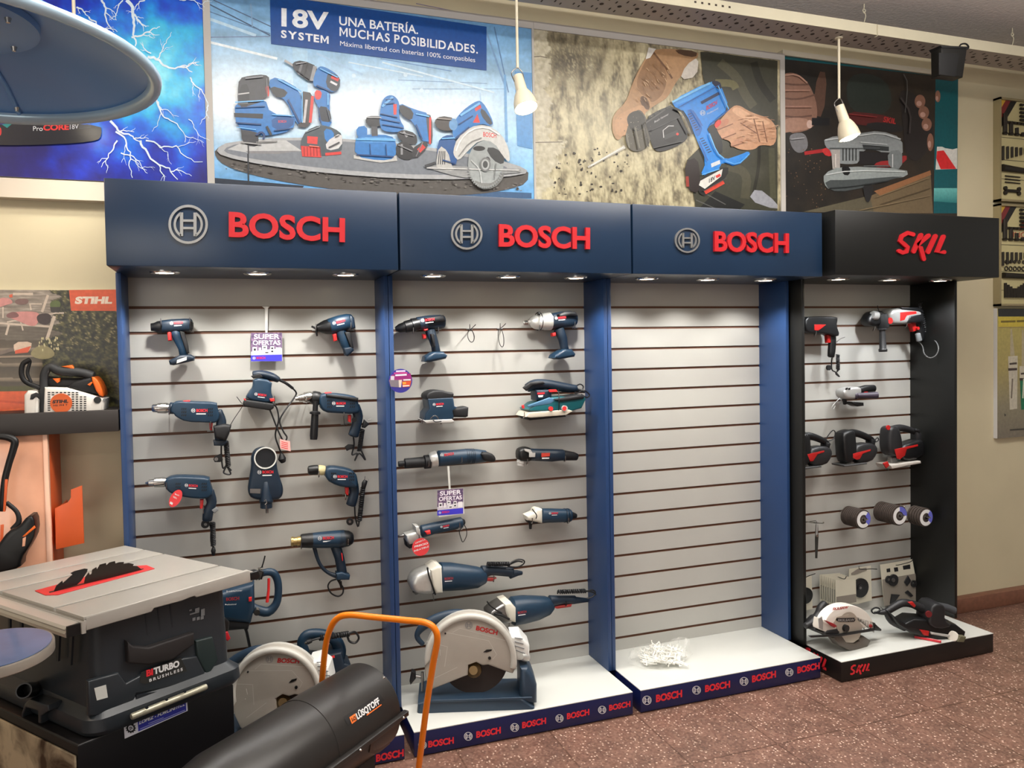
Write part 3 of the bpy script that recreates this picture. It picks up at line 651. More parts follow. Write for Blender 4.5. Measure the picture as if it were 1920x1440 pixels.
for pts in ([(60, 385), (120, 380), (165, 390)], [(70, 962), (270, 958)]): A.l(pts, 7, (120, 112, 96))
for i in range(60): A.e(200+random.random()*520, 1000+random.random()*330, 3+random.random()*8, 3+random.random()*7, (52, 46, 38), 8)
GN = (58, 58, 46)
A.p([(1200, 350), (1250, 350), (1720, 410), (1720, 1420), (1170, 1400), (1110, 1080), (1290, 900), (1250, 650), (1215, 500)], GN, 0)
for pts, w, c in (([(1330, 420), (1450, 520), (1500, 640), (1560, 720)], 60, (82, 80, 62)), ([(1560, 420), (1600, 560), (1690, 680)], 50, (36, 36, 28)), ([(1300, 560), (1420, 560), (1440, 600)], 50, (112, 108, 74)), ([(1590, 820), (1600, 1100), (1560, 1300)], 22, (32, 32, 24)),
                  ([(1380, 1120), (1520, 1160), (1500, 1340)], 60, (74, 72, 56)), ([(1440, 760), (1560, 820)], 40, (44, 42, 32)), ([(1680, 1000), (1690, 1340)], 40, (76, 76, 58))): A.l(chaikin(pts, 2, False), w, c)
A.p([(1520, 1350), (1580, 1260), (1720, 1370), (1720, 1420)], (150, 152, 160), 1); A.p([(1300, 1290), (1500, 1380), (1460, 1420), (1180, 1420)], (22, 24, 24)); A.l([(1240, 1310), (1370, 1380)], 6, (90, 90, 88)); A.l([(1170, 1350), (1330, 1420)], 6, (90, 90, 88))
# forearm and hand on the far side
A.p([(890, 320), (1180, 345), (1190, 380), (1090, 490), (1030, 560), (980, 660), (910, 700), (850, 740), (690, 900), (640, 960), (600, 880), (610, 770), (700, 690), (740, 560), (820, 400)], (176, 138, 100), 2)
A.p([(880, 340), (940, 420), (980, 520), (950, 640), (870, 700), (850, 660), (800, 640), (760, 560), (820, 420)], (148, 112, 78), 2); A.p([(800, 640), (850, 670), (860, 740), (830, 740), (790, 690)], (96, 68, 46), 1); A.p([(1020, 330), (1180, 345), (1170, 390), (1060, 370)], (90, 66, 48), 1); A.l([(880, 350), (960, 450), (1010, 530)], 12, (110, 78, 54))
A.p([(620, 790), (730, 730), (820, 700), (835, 780), (760, 850), (680, 930), (620, 900)], (188, 146, 108), 2)
A.p([(850, 320), (900, 330), (860, 390), (830, 400)], (225, 222, 215)); A.p([(1100, 440), (1190, 380), (1175, 520), (1060, 540)], (206, 200, 190), 1)
# hammer drill
A.l([(440, 1130), (690, 990)], [14, 24], (200, 196, 184))
A.p([(690, 960), (700, 880), (740, 770), (790, 730), (840, 800), (870, 940), (830, 1010), (740, 1030)], (86, 82, 70), 2); A.p([(690, 790), (770, 735), (830, 790), (820, 870), (740, 900)], (54, 52, 46), 2)
A.p([(820, 800), (960, 720), (1040, 720), (1120, 900), (1100, 960), (940, 1030), (880, 1010), (850, 900)], (30, 31, 33), 2)
for i in range(4): A.l([(850+40*i, 790-20*i), (885+40*i, 775-20*i)], 14, (66, 68, 66))
A.e(1000, 905, 58, 58, (14, 15, 16)); A.l([(955, 930), (1050, 890)], 30, (48, 50, 52)); A.e(1045, 905, 9, 9, (210, 50, 40)); A.t('Bosch Hammer', (890, 830), (985, 775), 14, (200, 200, 200), 0)
A.l([(952, 930), (948, 880), (985, 850), (1020, 850)], 5, (210, 210, 210))
LB = (28, 134, 224)
A.p([(1000, 680), (1270, 545), (1330, 555), (1400, 740), (1265, 845), (1310, 1030), (1360, 1080), (1480, 1040), (1520, 1020), (1540, 1040), (1440, 1130), (1350, 1090), (1320, 1150), (1195, 1195), (1240, 1090), (1180, 960), (1100, 750), (1040, 740)], LB, 1)
A.p([(1000, 680), (1270, 545), (1330, 560), (1060, 715)], (70, 160, 238), 1); A.p([(1262, 545), (1330, 548), (1345, 590), (1325, 612)], (20, 30, 60), 1); A.p([(1100, 745), (1150, 735), (1220, 850), (1190, 930), (1160, 900)], (20, 104, 190), 1)
for i in range(8): A.l([(1115+7.5*i, 775+15*i), (1137+7.5*i, 765+15*i)], 6, (10, 30, 70))
for i in range(7): A.l([(1195+9*i, 940+15*i), (1220+9*i, 930+15*i)], 6, (10, 30, 70))
for i in range(6): A.l([(1205+20*i, 695-11*i), (1225+20*i, 684-11*i)], 20, (14, 34, 80))
A.t('BOSCH', (1240, 745), (1312, 705), 30, (196, 54, 84), .03); A.em(1215, 762, 18, (210, 226, 240)); A.t('Professional', (1246, 775), (1320, 735), 12, (220, 232, 245), 0)
A.p([(1270, 1105), (1330, 1080), (1335, 1105), (1275, 1130)], (206, 214, 220)); A.p([(1240, 860), (1320, 820), (1360, 1030), (1310, 1040), (1265, 910)], (22, 26, 30), 1)
A.p([(1195, 1195), (1390, 1110), (1385, 1190), (1240, 1330), (1180, 1300)], (26, 26, 27), 1); A.p([(1090, 1090), (1180, 1060), (1200, 1190), (1190, 1310), (1110, 1280)], (34, 22, 20), 1)
A.p([(1190, 1250), (1200, 1220), (1350, 1140), (1340, 1190), (1230, 1275)], (220, 218, 212)); A.l([(1230, 1300), (1358, 1228)], 26, (214, 66, 46)); A.t('18V', (1258, 1235), (1300, 1212), 28, (40, 36, 36), .03); A.l([(1305, 1195), (1335, 1180)], 18, RD); A.l([(1110, 1190), (1115, 1260)], 20, (150, 50, 36))
# gripping hand
A.p([(1300, 850), (1390, 740), (1450, 700), (1540, 760), (1710, 810), (1715, 990), (1600, 975), (1570, 1010), (1480, 1015), (1410, 985), (1400, 950), (1340, 935)], (196, 148, 114), 2)
A.p([(1400, 745), (1450, 715), (1530, 770), (1700, 830), (1600, 850), (1480, 800)], (218, 172, 136), 2)
A.p([(1290, 850), (1380, 790), (1400, 830), (1320, 880)], (190, 128, 98), 2); A.p([(1330, 910), (1420, 860), (1440, 900), (1350, 945)], (202, 150, 118), 2); A.p([(1395, 970), (1480, 920), (1500, 960), (1420, 1000)], (190, 138, 108), 2)
for a, b in (((1310, 880), (1420, 835)), ((1345, 938), (1440, 900)), ((1410, 990), (1490, 965)), ((1560, 800), (1600, 960)), ((1470, 830), (1580, 900)), ((1620, 820), (1650, 960))): A.l([a, b], 7, (128, 84, 60))
A.p([(1290, 835), (1330, 800), (1345, 830), (1305, 870)], RD, 1)
for i in range(70):       # hair and creases on the printed arms
    x, y = 760+random.random()*230, 400+random.random()*290
    if abs((x-870)+(y-540)*.55) < 85: A.l([(x, y), (x+10+random.random()*14, y+16+random.random()*16)], 3, random.choice(((126, 92, 60), (214, 180, 140), (150, 112, 78))))
for i in range(45):
    x, y = 1440+random.random()*250, 770+random.random()*200; A.l([(x, y), (x+18+random.random()*20, y-6+random.random()*14)], 3, random.choice(((150, 106, 78), (226, 186, 152), (172, 124, 92))))
for pts, w, c in (([(1010, 690), (1265, 560)], 14, (120, 196, 250)), ([(1060, 720), (1330, 572)], 5, (16, 84, 164)), ([(1150, 745), (1215, 850)], 5, (16, 84, 164)), ([(1270, 840), (1395, 735)], 7, (14, 76, 150)), ([(1320, 580), (1390, 735)], 7, (90, 176, 242)), ([(1190, 950), (1250, 1085)], 8, (16, 90, 174)), ([(1260, 900), (1310, 1030), (1360, 1070)], 8, (96, 178, 242)), ([(1210, 1180), (1330, 1140)], 6, (100, 180, 244)), ([(1370, 1085), (1450, 1115), (1530, 1040)], 7, (90, 172, 240)),
    ([(830, 830), (960, 740)], 10, (84, 84, 82)), ([(870, 880), (1080, 780)], 5, (70, 72, 72)), ([(880, 1000), (1090, 950)], 8, (58, 58, 58)), ([(1060, 790), (1120, 900)], 8, (12, 12, 13)), ([(1030, 730), (1090, 760), (1150, 905)], 14, (14, 14, 16)), ([(700, 900), (720, 1000)], 10, (120, 116, 102)), ([(760, 860), (790, 1000)], 10, (112, 108, 94)), ([(820, 830), (850, 990)], 8, (60, 58, 52)), ([(460, 1118), (680, 994)], 5, (240, 238, 228)), ([(1220, 1290), (1380, 1200)], 5, (70, 70, 70))): A.l(chaikin(pts, 1, False), w, c)
for i in range(60): x, y = random.gauss(770, 60), random.gauss(850, 60); A.e(x, y, 1.5+random.random()*2, 1.5+random.random()*2, random.choice(((40, 38, 34), (150, 144, 124), (120, 112, 92))), 6)
A.build('print', t3, flat=True)
# --- router poster (stands further back)
t4 = panel('wall_poster', 'dark poster of hands guiding a router over wood, with a teal edge', 2.745, 3.945, PZ0+.008, PZ1+.022, .008)
A = Art(1400, 0, 3.6, .0084)
def dk(x, y, u, v):
    X, Yy = (u-1400)*3.6, v*3.6; n = fbm(X/80, Yy/80)*.35
    return mixc((26, 26, 26), (52, 44, 36), .5+n+(X-500)/1600)
A.grid(rect_px(2.745, 3.945, PZ0+.008, PZ1+.022, A.d), 60, 40, dk)
A.p([(125, 355), (1425, 512), (1425, 530), (125, 385)], (16, 92, 100)); A.p([(1275, 520), (1428, 530), (1420, 1440), (1262, 1440)], (10, 88, 96)); A.p([(1264, 1270), (1421, 1270), (1420, 1370), (1263, 1360)], (110, 190, 186), 0, (40, 120, 122))
A.p([(1285, 990), (1422, 990), (1421, 1140), (1275, 1145)], (212, 212, 206)); A.p([(1285, 1020), (1330, 1015), (1415, 1140), (1310, 1142), (1280, 1070)], (212, 40, 44)); A.p([(1276, 860), (1424, 860), (1423, 1000), (1390, 1008), (1340, 1000), (1300, 980), (1278, 950)], (10, 88, 96))
A.p([(560, 1440), (700, 1380), (1240, 1150), (1258, 1440)], (112, 96, 72)); A.p([(860, 1290), (1240, 1150), (1245, 1180), (900, 1320)], (150, 104, 70)); A.p([(380, 1430), (830, 1320), (860, 1440)], (92, 86, 70))
A.p([(670, 480), (960, 520), (990, 780), (680, 770)], (44, 52, 48), 2); A.p([(480, 480), (545, 490), (520, 790), (440, 780)], (92, 66, 54), 1)
SK, S2 = (140, 104, 88), (104, 74, 62)
A.p([(225, 500), (330, 485), (420, 560), (470, 680), (480, 790), (440, 880), (230, 910)], SK, 2)
for a, b in (((230, 560), (420, 570)), ((230, 660), (460, 640)), ((230, 780), (440, 780))): A.l(chaikin([a, ((a[0]+b[0])/2, a[1]+14), b], 2, False), 12, S2)
A.p([(240, 800), (380, 790), (448, 830), (430, 870), (300, 890), (230, 900)], (168, 130, 112), 2); A.e(425, 838, 20, 28, (206, 176, 164)); A.l([(440, 820), (560, 822)], 50, (22, 24, 28))
A.p([(280, 920), (330, 895), (400, 900), (420, 1000), (360, 1040), (310, 1010)], (120, 120, 124), 2); A.l([(390, 1035), (560, 1010)], 24, (170, 40, 44)); A.p([(500, 1010), (560, 990), (600, 1040), (540, 1060)], (196, 50, 52), 1)
A.p([(1020, 600), (1120, 620), (1200, 700), (1265, 860), (1250, 960), (1180, 1080), (1110, 1090), (1060, 1000), (1060, 860)], (40, 36, 36), 2)
for x, y, rx, ry in ((1170, 685, 36, 46), (1195, 760, 36, 44), (1215, 840, 34, 44), (1240, 960, 22, 60), (1290, 650, 18, 40)): A.e(x, y, rx, ry, (140, 100, 82)); A.e(x-6, y+14, rx*.5, ry*.4, (188, 150, 136))
A.p([(670, 750), (900, 770), (1000, 800), (1010, 870), (820, 850), (680, 830)], (92, 34, 34), 1); A.p([(820, 820), (1060, 840), (1050, 900), (800, 870)], (38, 38, 40), 1); A.t('SKIL', (920, 822), (1005, 838), 36, (190, 50, 50), .02, 8)
A.p([(520, 930), (760, 900), (900, 880), (1050, 930), (1055, 1060), (960, 1060), (880, 1010), (780, 1010), (760, 1100), (700, 1110), (580, 1100), (570, 1020), (530, 990)], (140, 146, 148), 1); A.p([(780, 975), (960, 990), (960, 1020), (790, 1010)], (50, 54, 56))
A.p([(570, 1010), (630, 1010), (630, 1140), (580, 1140)], (176, 170, 166)); A.p([(760, 1020), (980, 1030), (980, 1110), (760, 1110)], (36, 34, 36))
for i in range(5): A.l([(650+22*i, 1000), (650+22*i, 1085)], 9, (60, 64, 66))
A.p([(880, 1090), (1000, 1080), (1080, 1040), (1080, 1090), (980, 1130), (850, 1130)], (150, 44, 46), 1); A.p([(950, 1020), (1050, 1010), (1050, 1140), (960, 1140)], (120, 126, 128), 1)
A.p([(520, 1170), (640, 1120), (1080, 1140), (1090, 1190), (960, 1210), (700, 1260), (560, 1285), (520, 1240)], (150, 158, 158), 1); A.p([(520, 1215), (700, 1215), (1085, 1185), (960, 1215), (700, 1290), (560, 1290)], (74, 80, 82), 1); A.p([(640, 1120), (700, 1125), (695, 1185), (648, 1180)], (24, 25, 28), 1)
A.p([(780, 1240), (860, 1240), (840, 1340), (820, 1370), (800, 1350)], (40, 40, 42), 1)
for i in range(50): A.e(240+random.random()*300, 1000+random.random()*400, 2+random.random()*3, 2+random.random()*3, (120, 92, 70), 6)
for pts, w, c in (([(530, 945), (760, 915), (900, 895), (1040, 940)], 9, (196, 202, 204)), ([(600, 1040), (600, 1130)], 7, (220, 214, 208)), ([(770, 960), (950, 975)], 7, (180, 186, 188)), ([(985, 1040), (985, 1130)], 7, (196, 200, 202)), ([(535, 1180), (700, 1150), (1070, 1158)], 7, (204, 210, 210)), ([(560, 1270), (700, 1262), (960, 1220)], 7, (44, 48, 50)), ([(790, 1120), (960, 1120)], 8, (90, 94, 96)), ([(690, 770), (880, 790)], 8, (136, 52, 52)), ([(240, 510), (340, 500), (410, 560)], 10, (176, 136, 118)), ([(250, 610), (430, 610)], 12, (164, 124, 106)), ([(250, 720), (440, 720)], 12, (158, 118, 102)), ([(1040, 660), (1110, 760), (1100, 900)], 12, (66, 60, 60)), ([(300, 940), (390, 930)], 8, (160, 160, 164)), ([(880, 1330), (1230, 1200)], 5, (140, 120, 90)), ([(900, 1380), (1240, 1270)], 5, (88, 74, 54)), ([(760, 1420), (1240, 1320)], 5, (132, 114, 86)), ([(560, 1000), (900, 1000)], 5, (90, 96, 98)), ([(1070, 760), (1090, 560), (1060, 500)], 6, (90, 90, 88))): A.l(chaikin(pts, 1, False), w, c)
A.build('print', t4, flat=True)
MB().box(2.73, 3.95, -.02, .02, PZ1+.023, PZ1+.05, mat('ledge_cream', (200, 194, 176), .6)).build('trim_1')['kind'] = 'structure'
# ------------------------------------------------------------------ overhead tray, lamps, speaker
tray_m = mat('tray_cream_enamel', (205, 198, 172), .45, noise=.03, scale=8); tray_u = mat('tray_underside', (176, 168, 158), .55); hole_m = mat('tray_hole_dark', (60, 50, 44), .8)
T0, T1, TZ = -1.6, 6.2, 3.022
t = thing('cable_tray', 'long cream perforated metal tray hung below the ceiling', 'cable tray', (2.3, -.33, TZ))
m = MB(); m.box(T0, T1, -.405, -.402, TZ, TZ+.05, tray_m); m.box(T0, T1, -.253, -.25, TZ, TZ+.05, tray_m); m.box(T0, T1, -.402, -.253, TZ, TZ+.003, tray_u)
m.build('channel', t, flat=True)
m = MB()
k = 0; x = .9
while x < 5.2:
    for yy, dx in ((-.30, 0), (-.33, .03), (-.36, 0), (-.285, .03), (-.375, .045)):
        if yy == -.33: m.cyl((x+dx, yy, TZ-.0004), (x+dx, yy, TZ-.0012), .0095, hole_m, n=12)
        else: m.box(x+dx-.003, x+dx+.003, yy-.008, yy+.008, TZ-.0012, TZ-.0004, hole_m)
    x += .085
h = m.build('hole_row', t, flat=True); h['kind'] = 'stuff'
m = MB()
for i in range(6): m = MB(); m.box(1.93+i*.035, 1.94+i*.035, -.4065, -.4052, TZ+.022, TZ+.030, hole_m); m.build('stamped_mark', t, flat=True)
for x, lab in ((1.45, 'wire ceiling hook holding the cream tray above the banner poster'), (2.94, 'wire ceiling hook holding the cream tray right of the router poster lamp'), (3.93, 'wire ceiling hook holding the cream tray above the tool boards')):
    hk = MB(); zt = ZC
    hk.tube(spline([Vector((x+a, -.33+b, c)) for a, b, c in ((0, 0, zt), (0, 0, zt-.022), (.008, 0, zt-.032), (0, 0, zt-.044), (-.008, 0, zt-.032), (0, 0, zt-.020))], 5), .0022, tray_m, 6)
    hk.tube(spline([Vector((x+a, -.33+b, c)) for a, b, c in ((0, 0, zt-.035), (.009, 0, zt-.055), (.002, 0, zt-.08), (0, 0, zt-.1), (0, -.06, zt-.122), (0, -.0765, TZ+.045), (0, -.0775, TZ+.02), (0, -.0765, TZ-.003), (0, -.06, TZ-.004))], 5), .0022, tray_m, 6)
    tag(hk.build('ceiling_hook'), lab, 'hook', 'wire hooks holding the tray')
lampm = mat('lamp_cream_metal', (226, 216, 190), .4); glowb = mat('spot_bulb_glow', (255, 250, 235), .4, emit=(255, 244, 224), estr=25)
def pendant(x, ztop, zrod, tilt, length, lab, on=True):
    t = thing('pendant_spotlight', lab, 'lamp', (x, -.33, TZ), 'spotlights on rods under the tray')
    m = MB(); m.cyl((x, -.33, TZ-.0005), (x, -.33, TZ-.006), .018, lampm); m.cyl((x, -.33, TZ), (x, -.33, zrod), .0058, lampm, n=10); m.build('rod', t)
    A = Vector((x, -.33, zrod-.03)); dr = Vector(tilt).normalized(); B = A+dr*length
    m = MB(); n = 20
    sd = dr.cross(Vector((0, 1, 0))).normalized(); fr = dr.cross(sd)
    prof = [(0, .004), (.004, .020), (.08*length/.16, .0235), (.5*length, .026), (.62*length, .036), (.8*length, .045), (length, .049), (length, .046), (.82*length, .042), (.6*length, .030)]
    m.rings([[A+dr*f+(sd*math.cos(2*PI*j/n)+fr*math.sin(2*PI*j/n))*r for j in range(n)] for f, r in prof], lampm, cap=False); m.build('lamp_shade', t)
    m = MB(); m.tube(spline([A+sd*.022+dr*.03, A+sd*.024-dr*.012, Vector((x, -.33, zrod)), A-sd*.024-dr*.012, A-sd*.022+dr*.03], 6), .0022, steel, 6); m.build('yoke', t)
    m = MB(); prof = [(.55*length, .02), (.8*length, .034), (.98*length, .037), (1.04*length, .03), (1.07*length, .012)]
    m.rings([[A+dr*f+(sd*math.cos(2*PI*j/n)+fr*math.sin(2*PI*j/n))*r for j in range(n)] for f, r in prof], glowb); m.build('bulb', t)
    l = bpy.data.lights.new('spot_beam', 'SPOT'); l.energy = 7; l.color = (1, .94, .84); l.spot_size = math.radians(110); l.spot_blend = .8; l.shadow_soft_size = .03
    lo = bpy.data.objects.new('spot_beam', l); COL.objects.link(lo); lo.location = B+dr*.02; lo.rotation_euler = dr.to_track_quat('-Z', 'Y').to_euler()
pendant(1.138, 2.9, 2.715, (.10, -.34, -1), .155, 'cream spotlight on a rod hanging in front of the banner poster')
pendant(2.785, 2.9, 2.735, (.24, -.16, -1), .165, 'cream spotlight on a rod hanging in front of the router poster')
pendant(-.476, 2.9, 2.67, (-.2, .2, -1), .155, 'spotlight rod hanging behind the large metal dish')
t = thing('speaker_box', 'small black speaker box strapped under the tray at the right', 'speaker', (3.4, -.47, 2.85))
MB().puff([(1755, 93), (1803, 95), (1795, 149), (1756, 144)], .475, .06, blk_panel, .006).build('cabinet', t)
MB().puff([(1760, 99), (1798, 101), (1791, 144), (1760, 140)], .5065, .004, rub, .001).build('grille', t)
m = MB(); m.cord([(1798, 93, .45), (1801, 84, .45), (1810, 82, .45), (1816, 88, .44), (1812, 93, .43)], .004, cordm); m.puff([(1752, 90), (1806, 92), (1800, 96), (1756, 95)], .475, .064, rub, .003); m.build('bracket', t)
# ------------------------------------------------------------------ tool boards on the right wall
bframe = mat('tool_board_frame', (150, 138, 104), .5)
def board(z0, z1, lab, word, seed, col):
    t = thing('tool_board', lab, 'display board', (4.5, 0, z0), 'framed tool boards on the right wall')
    x0, x1 = 4.262, 4.80
    m = MB()
    for a in ((x0, x0+.012, z0, z1), (x1-.012, x1, z0, z1), (x0, x1, z0, z0+.012), (x0, x1, z1-.012, z1)): m.box(a[0], a[1], -.022, .0195, a[2], a[3], bframe)
    m.build('frame', t)
    MB().box(x0+.012, x1-.012, -.010, .0195, z0+.012, z1-.012, mat('board_backing', (200, 190, 142), .6)).build('backing', t)
    A = Art(0, 0, 1, .0105, ink); h = z1-z0
    def q(x, z): return cpx(Vector((x0+x, -.0105, z1-z)))
    def poly(pts, c): A.up(); A.flat([q(*p) for p in pts], A.d, ink, c)
    poly([(.012, .012), (.11, .012), (.012, .12)], (212, 170, 60)); poly([(.06, .012), (.12, .012), (.012, .15), (.012, .075)], (128, 44, 44)); poly([(.10, .012), (.15, .012), (.012, .19), (.012, .14)], (30, 28, 26))
    for z in ((.235, .39, .5) if seed else (.225, .355, .465)): poly([(.012, z), (.52, z), (.52, z+.003), (.012, z+.003)], (60, 54, 40))
    A.build('print', t, flat=True)
    random.seed(seed+3)
    m = MB(); dk = mat('blackened_tool_steel', (44, 38, 30), .5, .3)
    def rod(x, za, zb, r): m.cyl((x0+x, -.018, z1-za), (x0+x, -.018, z1-zb), r, dk, n=8)
    for i in range(8): rod(.045+i*.048, .05+.2-.1*(.72**i)*1.6, .20, .012-.001*i)
    for i in range(8): m.cyl((x0+.045+i*.048-.014, -.018, z1-.205), (x0+.045+i*.048+.014, -.018, z1-.205), .008, dk, n=8)
    for i in range(13): rod(.03+i*.036, .28, .36-.055*(1-abs(i-6)/6.0)*1.0, .007)
    for i in range(6): m.cyl((x0+.05+i*.03, -.0185, z1-.19+.05), (x0+.07+i*.03, -.0185, z1-.19+.05), .008, dk, n=8)
    for i in range(5): m.cyl((x0+.17, -.018, z1-.03-.022*i), (x0+.19+.01*i, -.018, z1-.03-.022*i), .008, dk, n=8)
    if seed == 0:
        m.cyl((x0+.02, -.02, z1-.405), (x0+.45, -.016, z1-.425), .02, dk, r1=.008)
        for i in range(3): m.cyl((x0+.05, -.016, z1-.45-.018*i), (x0+.17, -.016, z1-.452-.018*i), .004, dk, r1=.003)
        for i in range(4): rod(.23+.03*i, .45, .5, .003)
        m.cyl((x0+.05, -.016, z1-.535), (x0+.16, -.016, z1-.535), .009, dk)
        for xx in (.05, .16):
            for zz in (.522, .548): m.cyl((x0+xx, -.012, z1-zz), (x0+xx, -.022, z1-zz), .012, dk)
    else:
        for i in range(9): 
            for zz, rr in ((.315, .012), (.275, .008)):
                c = Vector((x0+.06+i*.035, -.015, z1-zz-.06)); m.tube([c+Vector((math.cos(k*PI/6)*rr, 0, math.sin(k*PI/6)*rr)) for k in range(13)], .003, dk, 6)
        m.cyl((x0+.03, -.018, z1-.415), (x0+.45, -.016, z1-.425), .017, dk, r1=.012)
        for i in range(16): rod(.05+i*.022, .46+.04*(1-abs((i % 8)-3.5)/3.5)*.9, .545, .008)
    m.build('tool_sample', t)['kind'] = 'stuff'
    return t, x0, z1
t, x0, z1 = board(2.376, 2.974, 'framed board of drill bit samples, topmost on the right wall', 'BR', 0, None)
m = MB(); pq = lambda x, z: cpx(Vector((4.262+x, -.0115, 2.974-z)))
m.text('BROCAS', pq(.23, .20), pq(.46, .20), 22, .0115, mat('board_red_ink', (176, 58, 40), .5), .0); m.build('red_lettering', t)
MB().box(4.262+.235, 4.262+.36, -.0125, -.0105, 2.974-.165, 2.974-.12, mat('blue_ink', (40, 62, 150), .5)).build('blue_badge', t)
t, x0, z1 = board(1.767, 2.361, 'framed board of steel bit samples behind the black header', 'ACERO', 1, None)
m = MB(); pq = lambda x, z: cpx(Vector((4.262+x, -.0115, 2.361-z)))
m.text('ACERO', pq(.17, .15), pq(.46, .15), 18, .0115, MATS['board_red_ink'], .0); m.text('INOXIDABLE', pq(.12, .19), pq(.48, .19), 10, .0115, MATS['board_red_ink'], 0); m.build('red_lettering', t)
t = thing('wall_poster', 'poster of white and green sealant tubes below the tool boards', 'poster', (4.5, 0, .99))
MB().box(4.266, 4.8, -.004, .0195, .989, 1.754, panel_w).build('poster_board', t)
A = Art(1840, 560, 411/80, .0043)
def sg(x, y, u, v): return ramp(y, (0, (178, 166, 92)), (.12, (180, 168, 98)), (.45, (172, 158, 98)), (.75, (140, 132, 108)), (1, (120, 112, 98)))
A.grid(rect_px(4.266, 4.8, .989, 1.754, A.d), 20, 40, sg)
A.p([(160, 95), (900, 95), (900, 172), (163, 172)], (42, 42, 40)); A.p([(165, 176), (900, 168), (900, 265), (166, 272)], (206, 186, 70)); A.l([(188, 222), (330, 218)], 20, (120, 104, 40)); A.l([(340, 218), (480, 212)], 20, (120, 104, 40)); A.l([(165, 278), (900, 270)], 8, (150, 130, 84))
for i in range(4):
    dx = i*110; g = i > 0; c = (20, 110, 74) if g else (196, 190, 172); oy = 95*(i > 0)
    A.p([(280+dx, 290+oy*.1), (295+dx, 290+oy*.1), (322+dx, 550+oy), (278+dx, 550+oy)], (178, 168, 138)); A.p([(258+dx, 555+oy), (350+dx, 550+oy), (350+dx, 690+oy), (262+dx, 695+oy)], (202, 196, 176))
    A.p([(262+dx, 690+oy), (348+dx, 688+oy), (345+dx, 1060), (275+dx, 1070)], c); A.p([(270+dx, 620+oy), (342+dx, 612+oy), (342+dx, 632+oy), (272+dx, 638+oy)], (70, 60, 50)); A.p([(258+dx, 670+oy), (345+dx, 668+oy), (345+dx, 690+oy), (260+dx, 695+oy)], (66, 50, 46))
    A.t('Fischer' if 0 else ('Silicona' if not g else 'Titanio'), (312+dx, 980), (300+dx, 760), 26, (90, 84, 76) if not g else (210, 214, 200), 0) if False else None
    A.l([(300+dx, 770), (290+dx, 960)], 14, (120, 110, 96) if not g else (206, 210, 190))
A.p([(222, 1105), (238, 1120), (225, 1138)], (40, 40, 36)); A.l([(275, 1265), (500, 1250)], 14, (62, 58, 50))
A.build('print', t, flat=True)
# ------------------------------------------------------------------ left wall: ledge, garden poster, shelf
MB().box(-1.7, -.41, -.028, .02, 2.165, 2.236, mat('ledge_pale', (206, 196, 180), .55)).build('trim_2')['kind'] = 'structure'
t = thing('wall_poster', 'poster of a garden deck with orange corner sign, behind the chainsaw', 'poster', (-.9, -.01, 1.35))
MB().box(-1.6, -.40, -.008, .0195, 1.30, 1.8265, panel_w).build('poster_board', t)
A = Art(0, 540, 16/3, .0083)
def garden(x, y, u, v):
    X, Yy = u*16/3, (v-540)*16/3; n = fbm(X/48, Yy/48, 5); f = fbm(X/14, Yy/14, 3)
    b = mixc((26, 26, 18), (104, 100, 58), .42+n*.9+f*.5)
    if f > .32 and n > .02 and Yy < 620: b = mixc(b, (176, 160, 118), .7)
    if X < 540+fbm(Yy/60, 3)*90 and Yy < 520:
        b = mixc((176, 164, 150), (120, 110, 98), .5+fbm(X/200, Yy/18)*.9) if Yy < 380 else mixc((112, 102, 88), (92, 82, 70), .5+fbm(X/300, Yy/14))
    elif X < 430 and Yy >= 520: b = ramp((Yy % 150)/150, (0, (150, 136, 116)), (.2, (120, 106, 88)), (.25, (74, 64, 52)), (1, (96, 84, 66)))
    if Yy > 980 and X < 480: b = (80, 78, 36)
    return b
A.grid(rect_px(-1.6, -.40, 1.30, 1.8265, A.d), 260, 130, garden)
A.p([(690, 20), (1180, 15), (1180, 230), (710, 228)], (222, 92, 52)); A.t('STIHL', (745, 160), (1118, 158), 74, (244, 226, 206), .06, 14)
WD, PK = (206, 190, 172), (206, 140, 134)
for pts, w in (([(-40, 350), (520, 388)], 20), ([(70, 340), (560, 250), (640, 250)], 16), ([(90, 360), (60, 470)], 22), ([(545, 280), (470, 510)], 32), ([(205, 330), (230, 425)], 14), ([(30, 190), (30, 300)], 14), ([(480, 70), (420, 240)], 26), ([(130, 60), (330, 60)], 26), ([(290, 160), (420, 160)], 14), ([(300, 160), (310, 220)], 16)): A.l(pts, w, WD)
A.p([(90, 240), (380, 230), (400, 300), (350, 400), (180, 330), (80, 290)], PK, 2); A.p([(-20, 100), (90, 95), (140, 150), (60, 170), (-20, 200)], PK, 2); A.p([(60, 260), (150, 230), (200, 280), (150, 300), (70, 300)], (128, 84, 82), 2); A.p([(360, 260), (520, 250), (500, 370), (380, 360)], (54, 36, 34), 2); A.p([(150, 110), (290, 105), (280, 165), (150, 165)], (120, 90, 84), 2); A.p([(500, 130), (600, 120), (610, 200), (500, 210)], (90, 104, 52), 2); A.p([(500, 190), (610, 190), (590, 245), (510, 240)], (50, 44, 38))
A.p([(90, 70), (125, 60), (125, 95), (95, 95)], (214, 92, 56))
A.p([(135, 540), (320, 535), (310, 600), (280, 645), (140, 655)], (222, 196, 172), 1); A.p([(150, 625), (310, 580), (280, 645), (150, 658)], (222, 90, 50)); A.l([(-40, 665), (140, 610)], 34, (120, 104, 92)); A.l([(-20, 690), (330, 680)], 20, (150, 132, 112))
A.p([(300, 640), (400, 560), (520, 600), (560, 680), (440, 720), (320, 690)], (150, 140, 96), 2)
for i in range(26): A.e(380+random.random()*220, 490+random.random()*140, 7, 14, (206, 196, 150), 8)
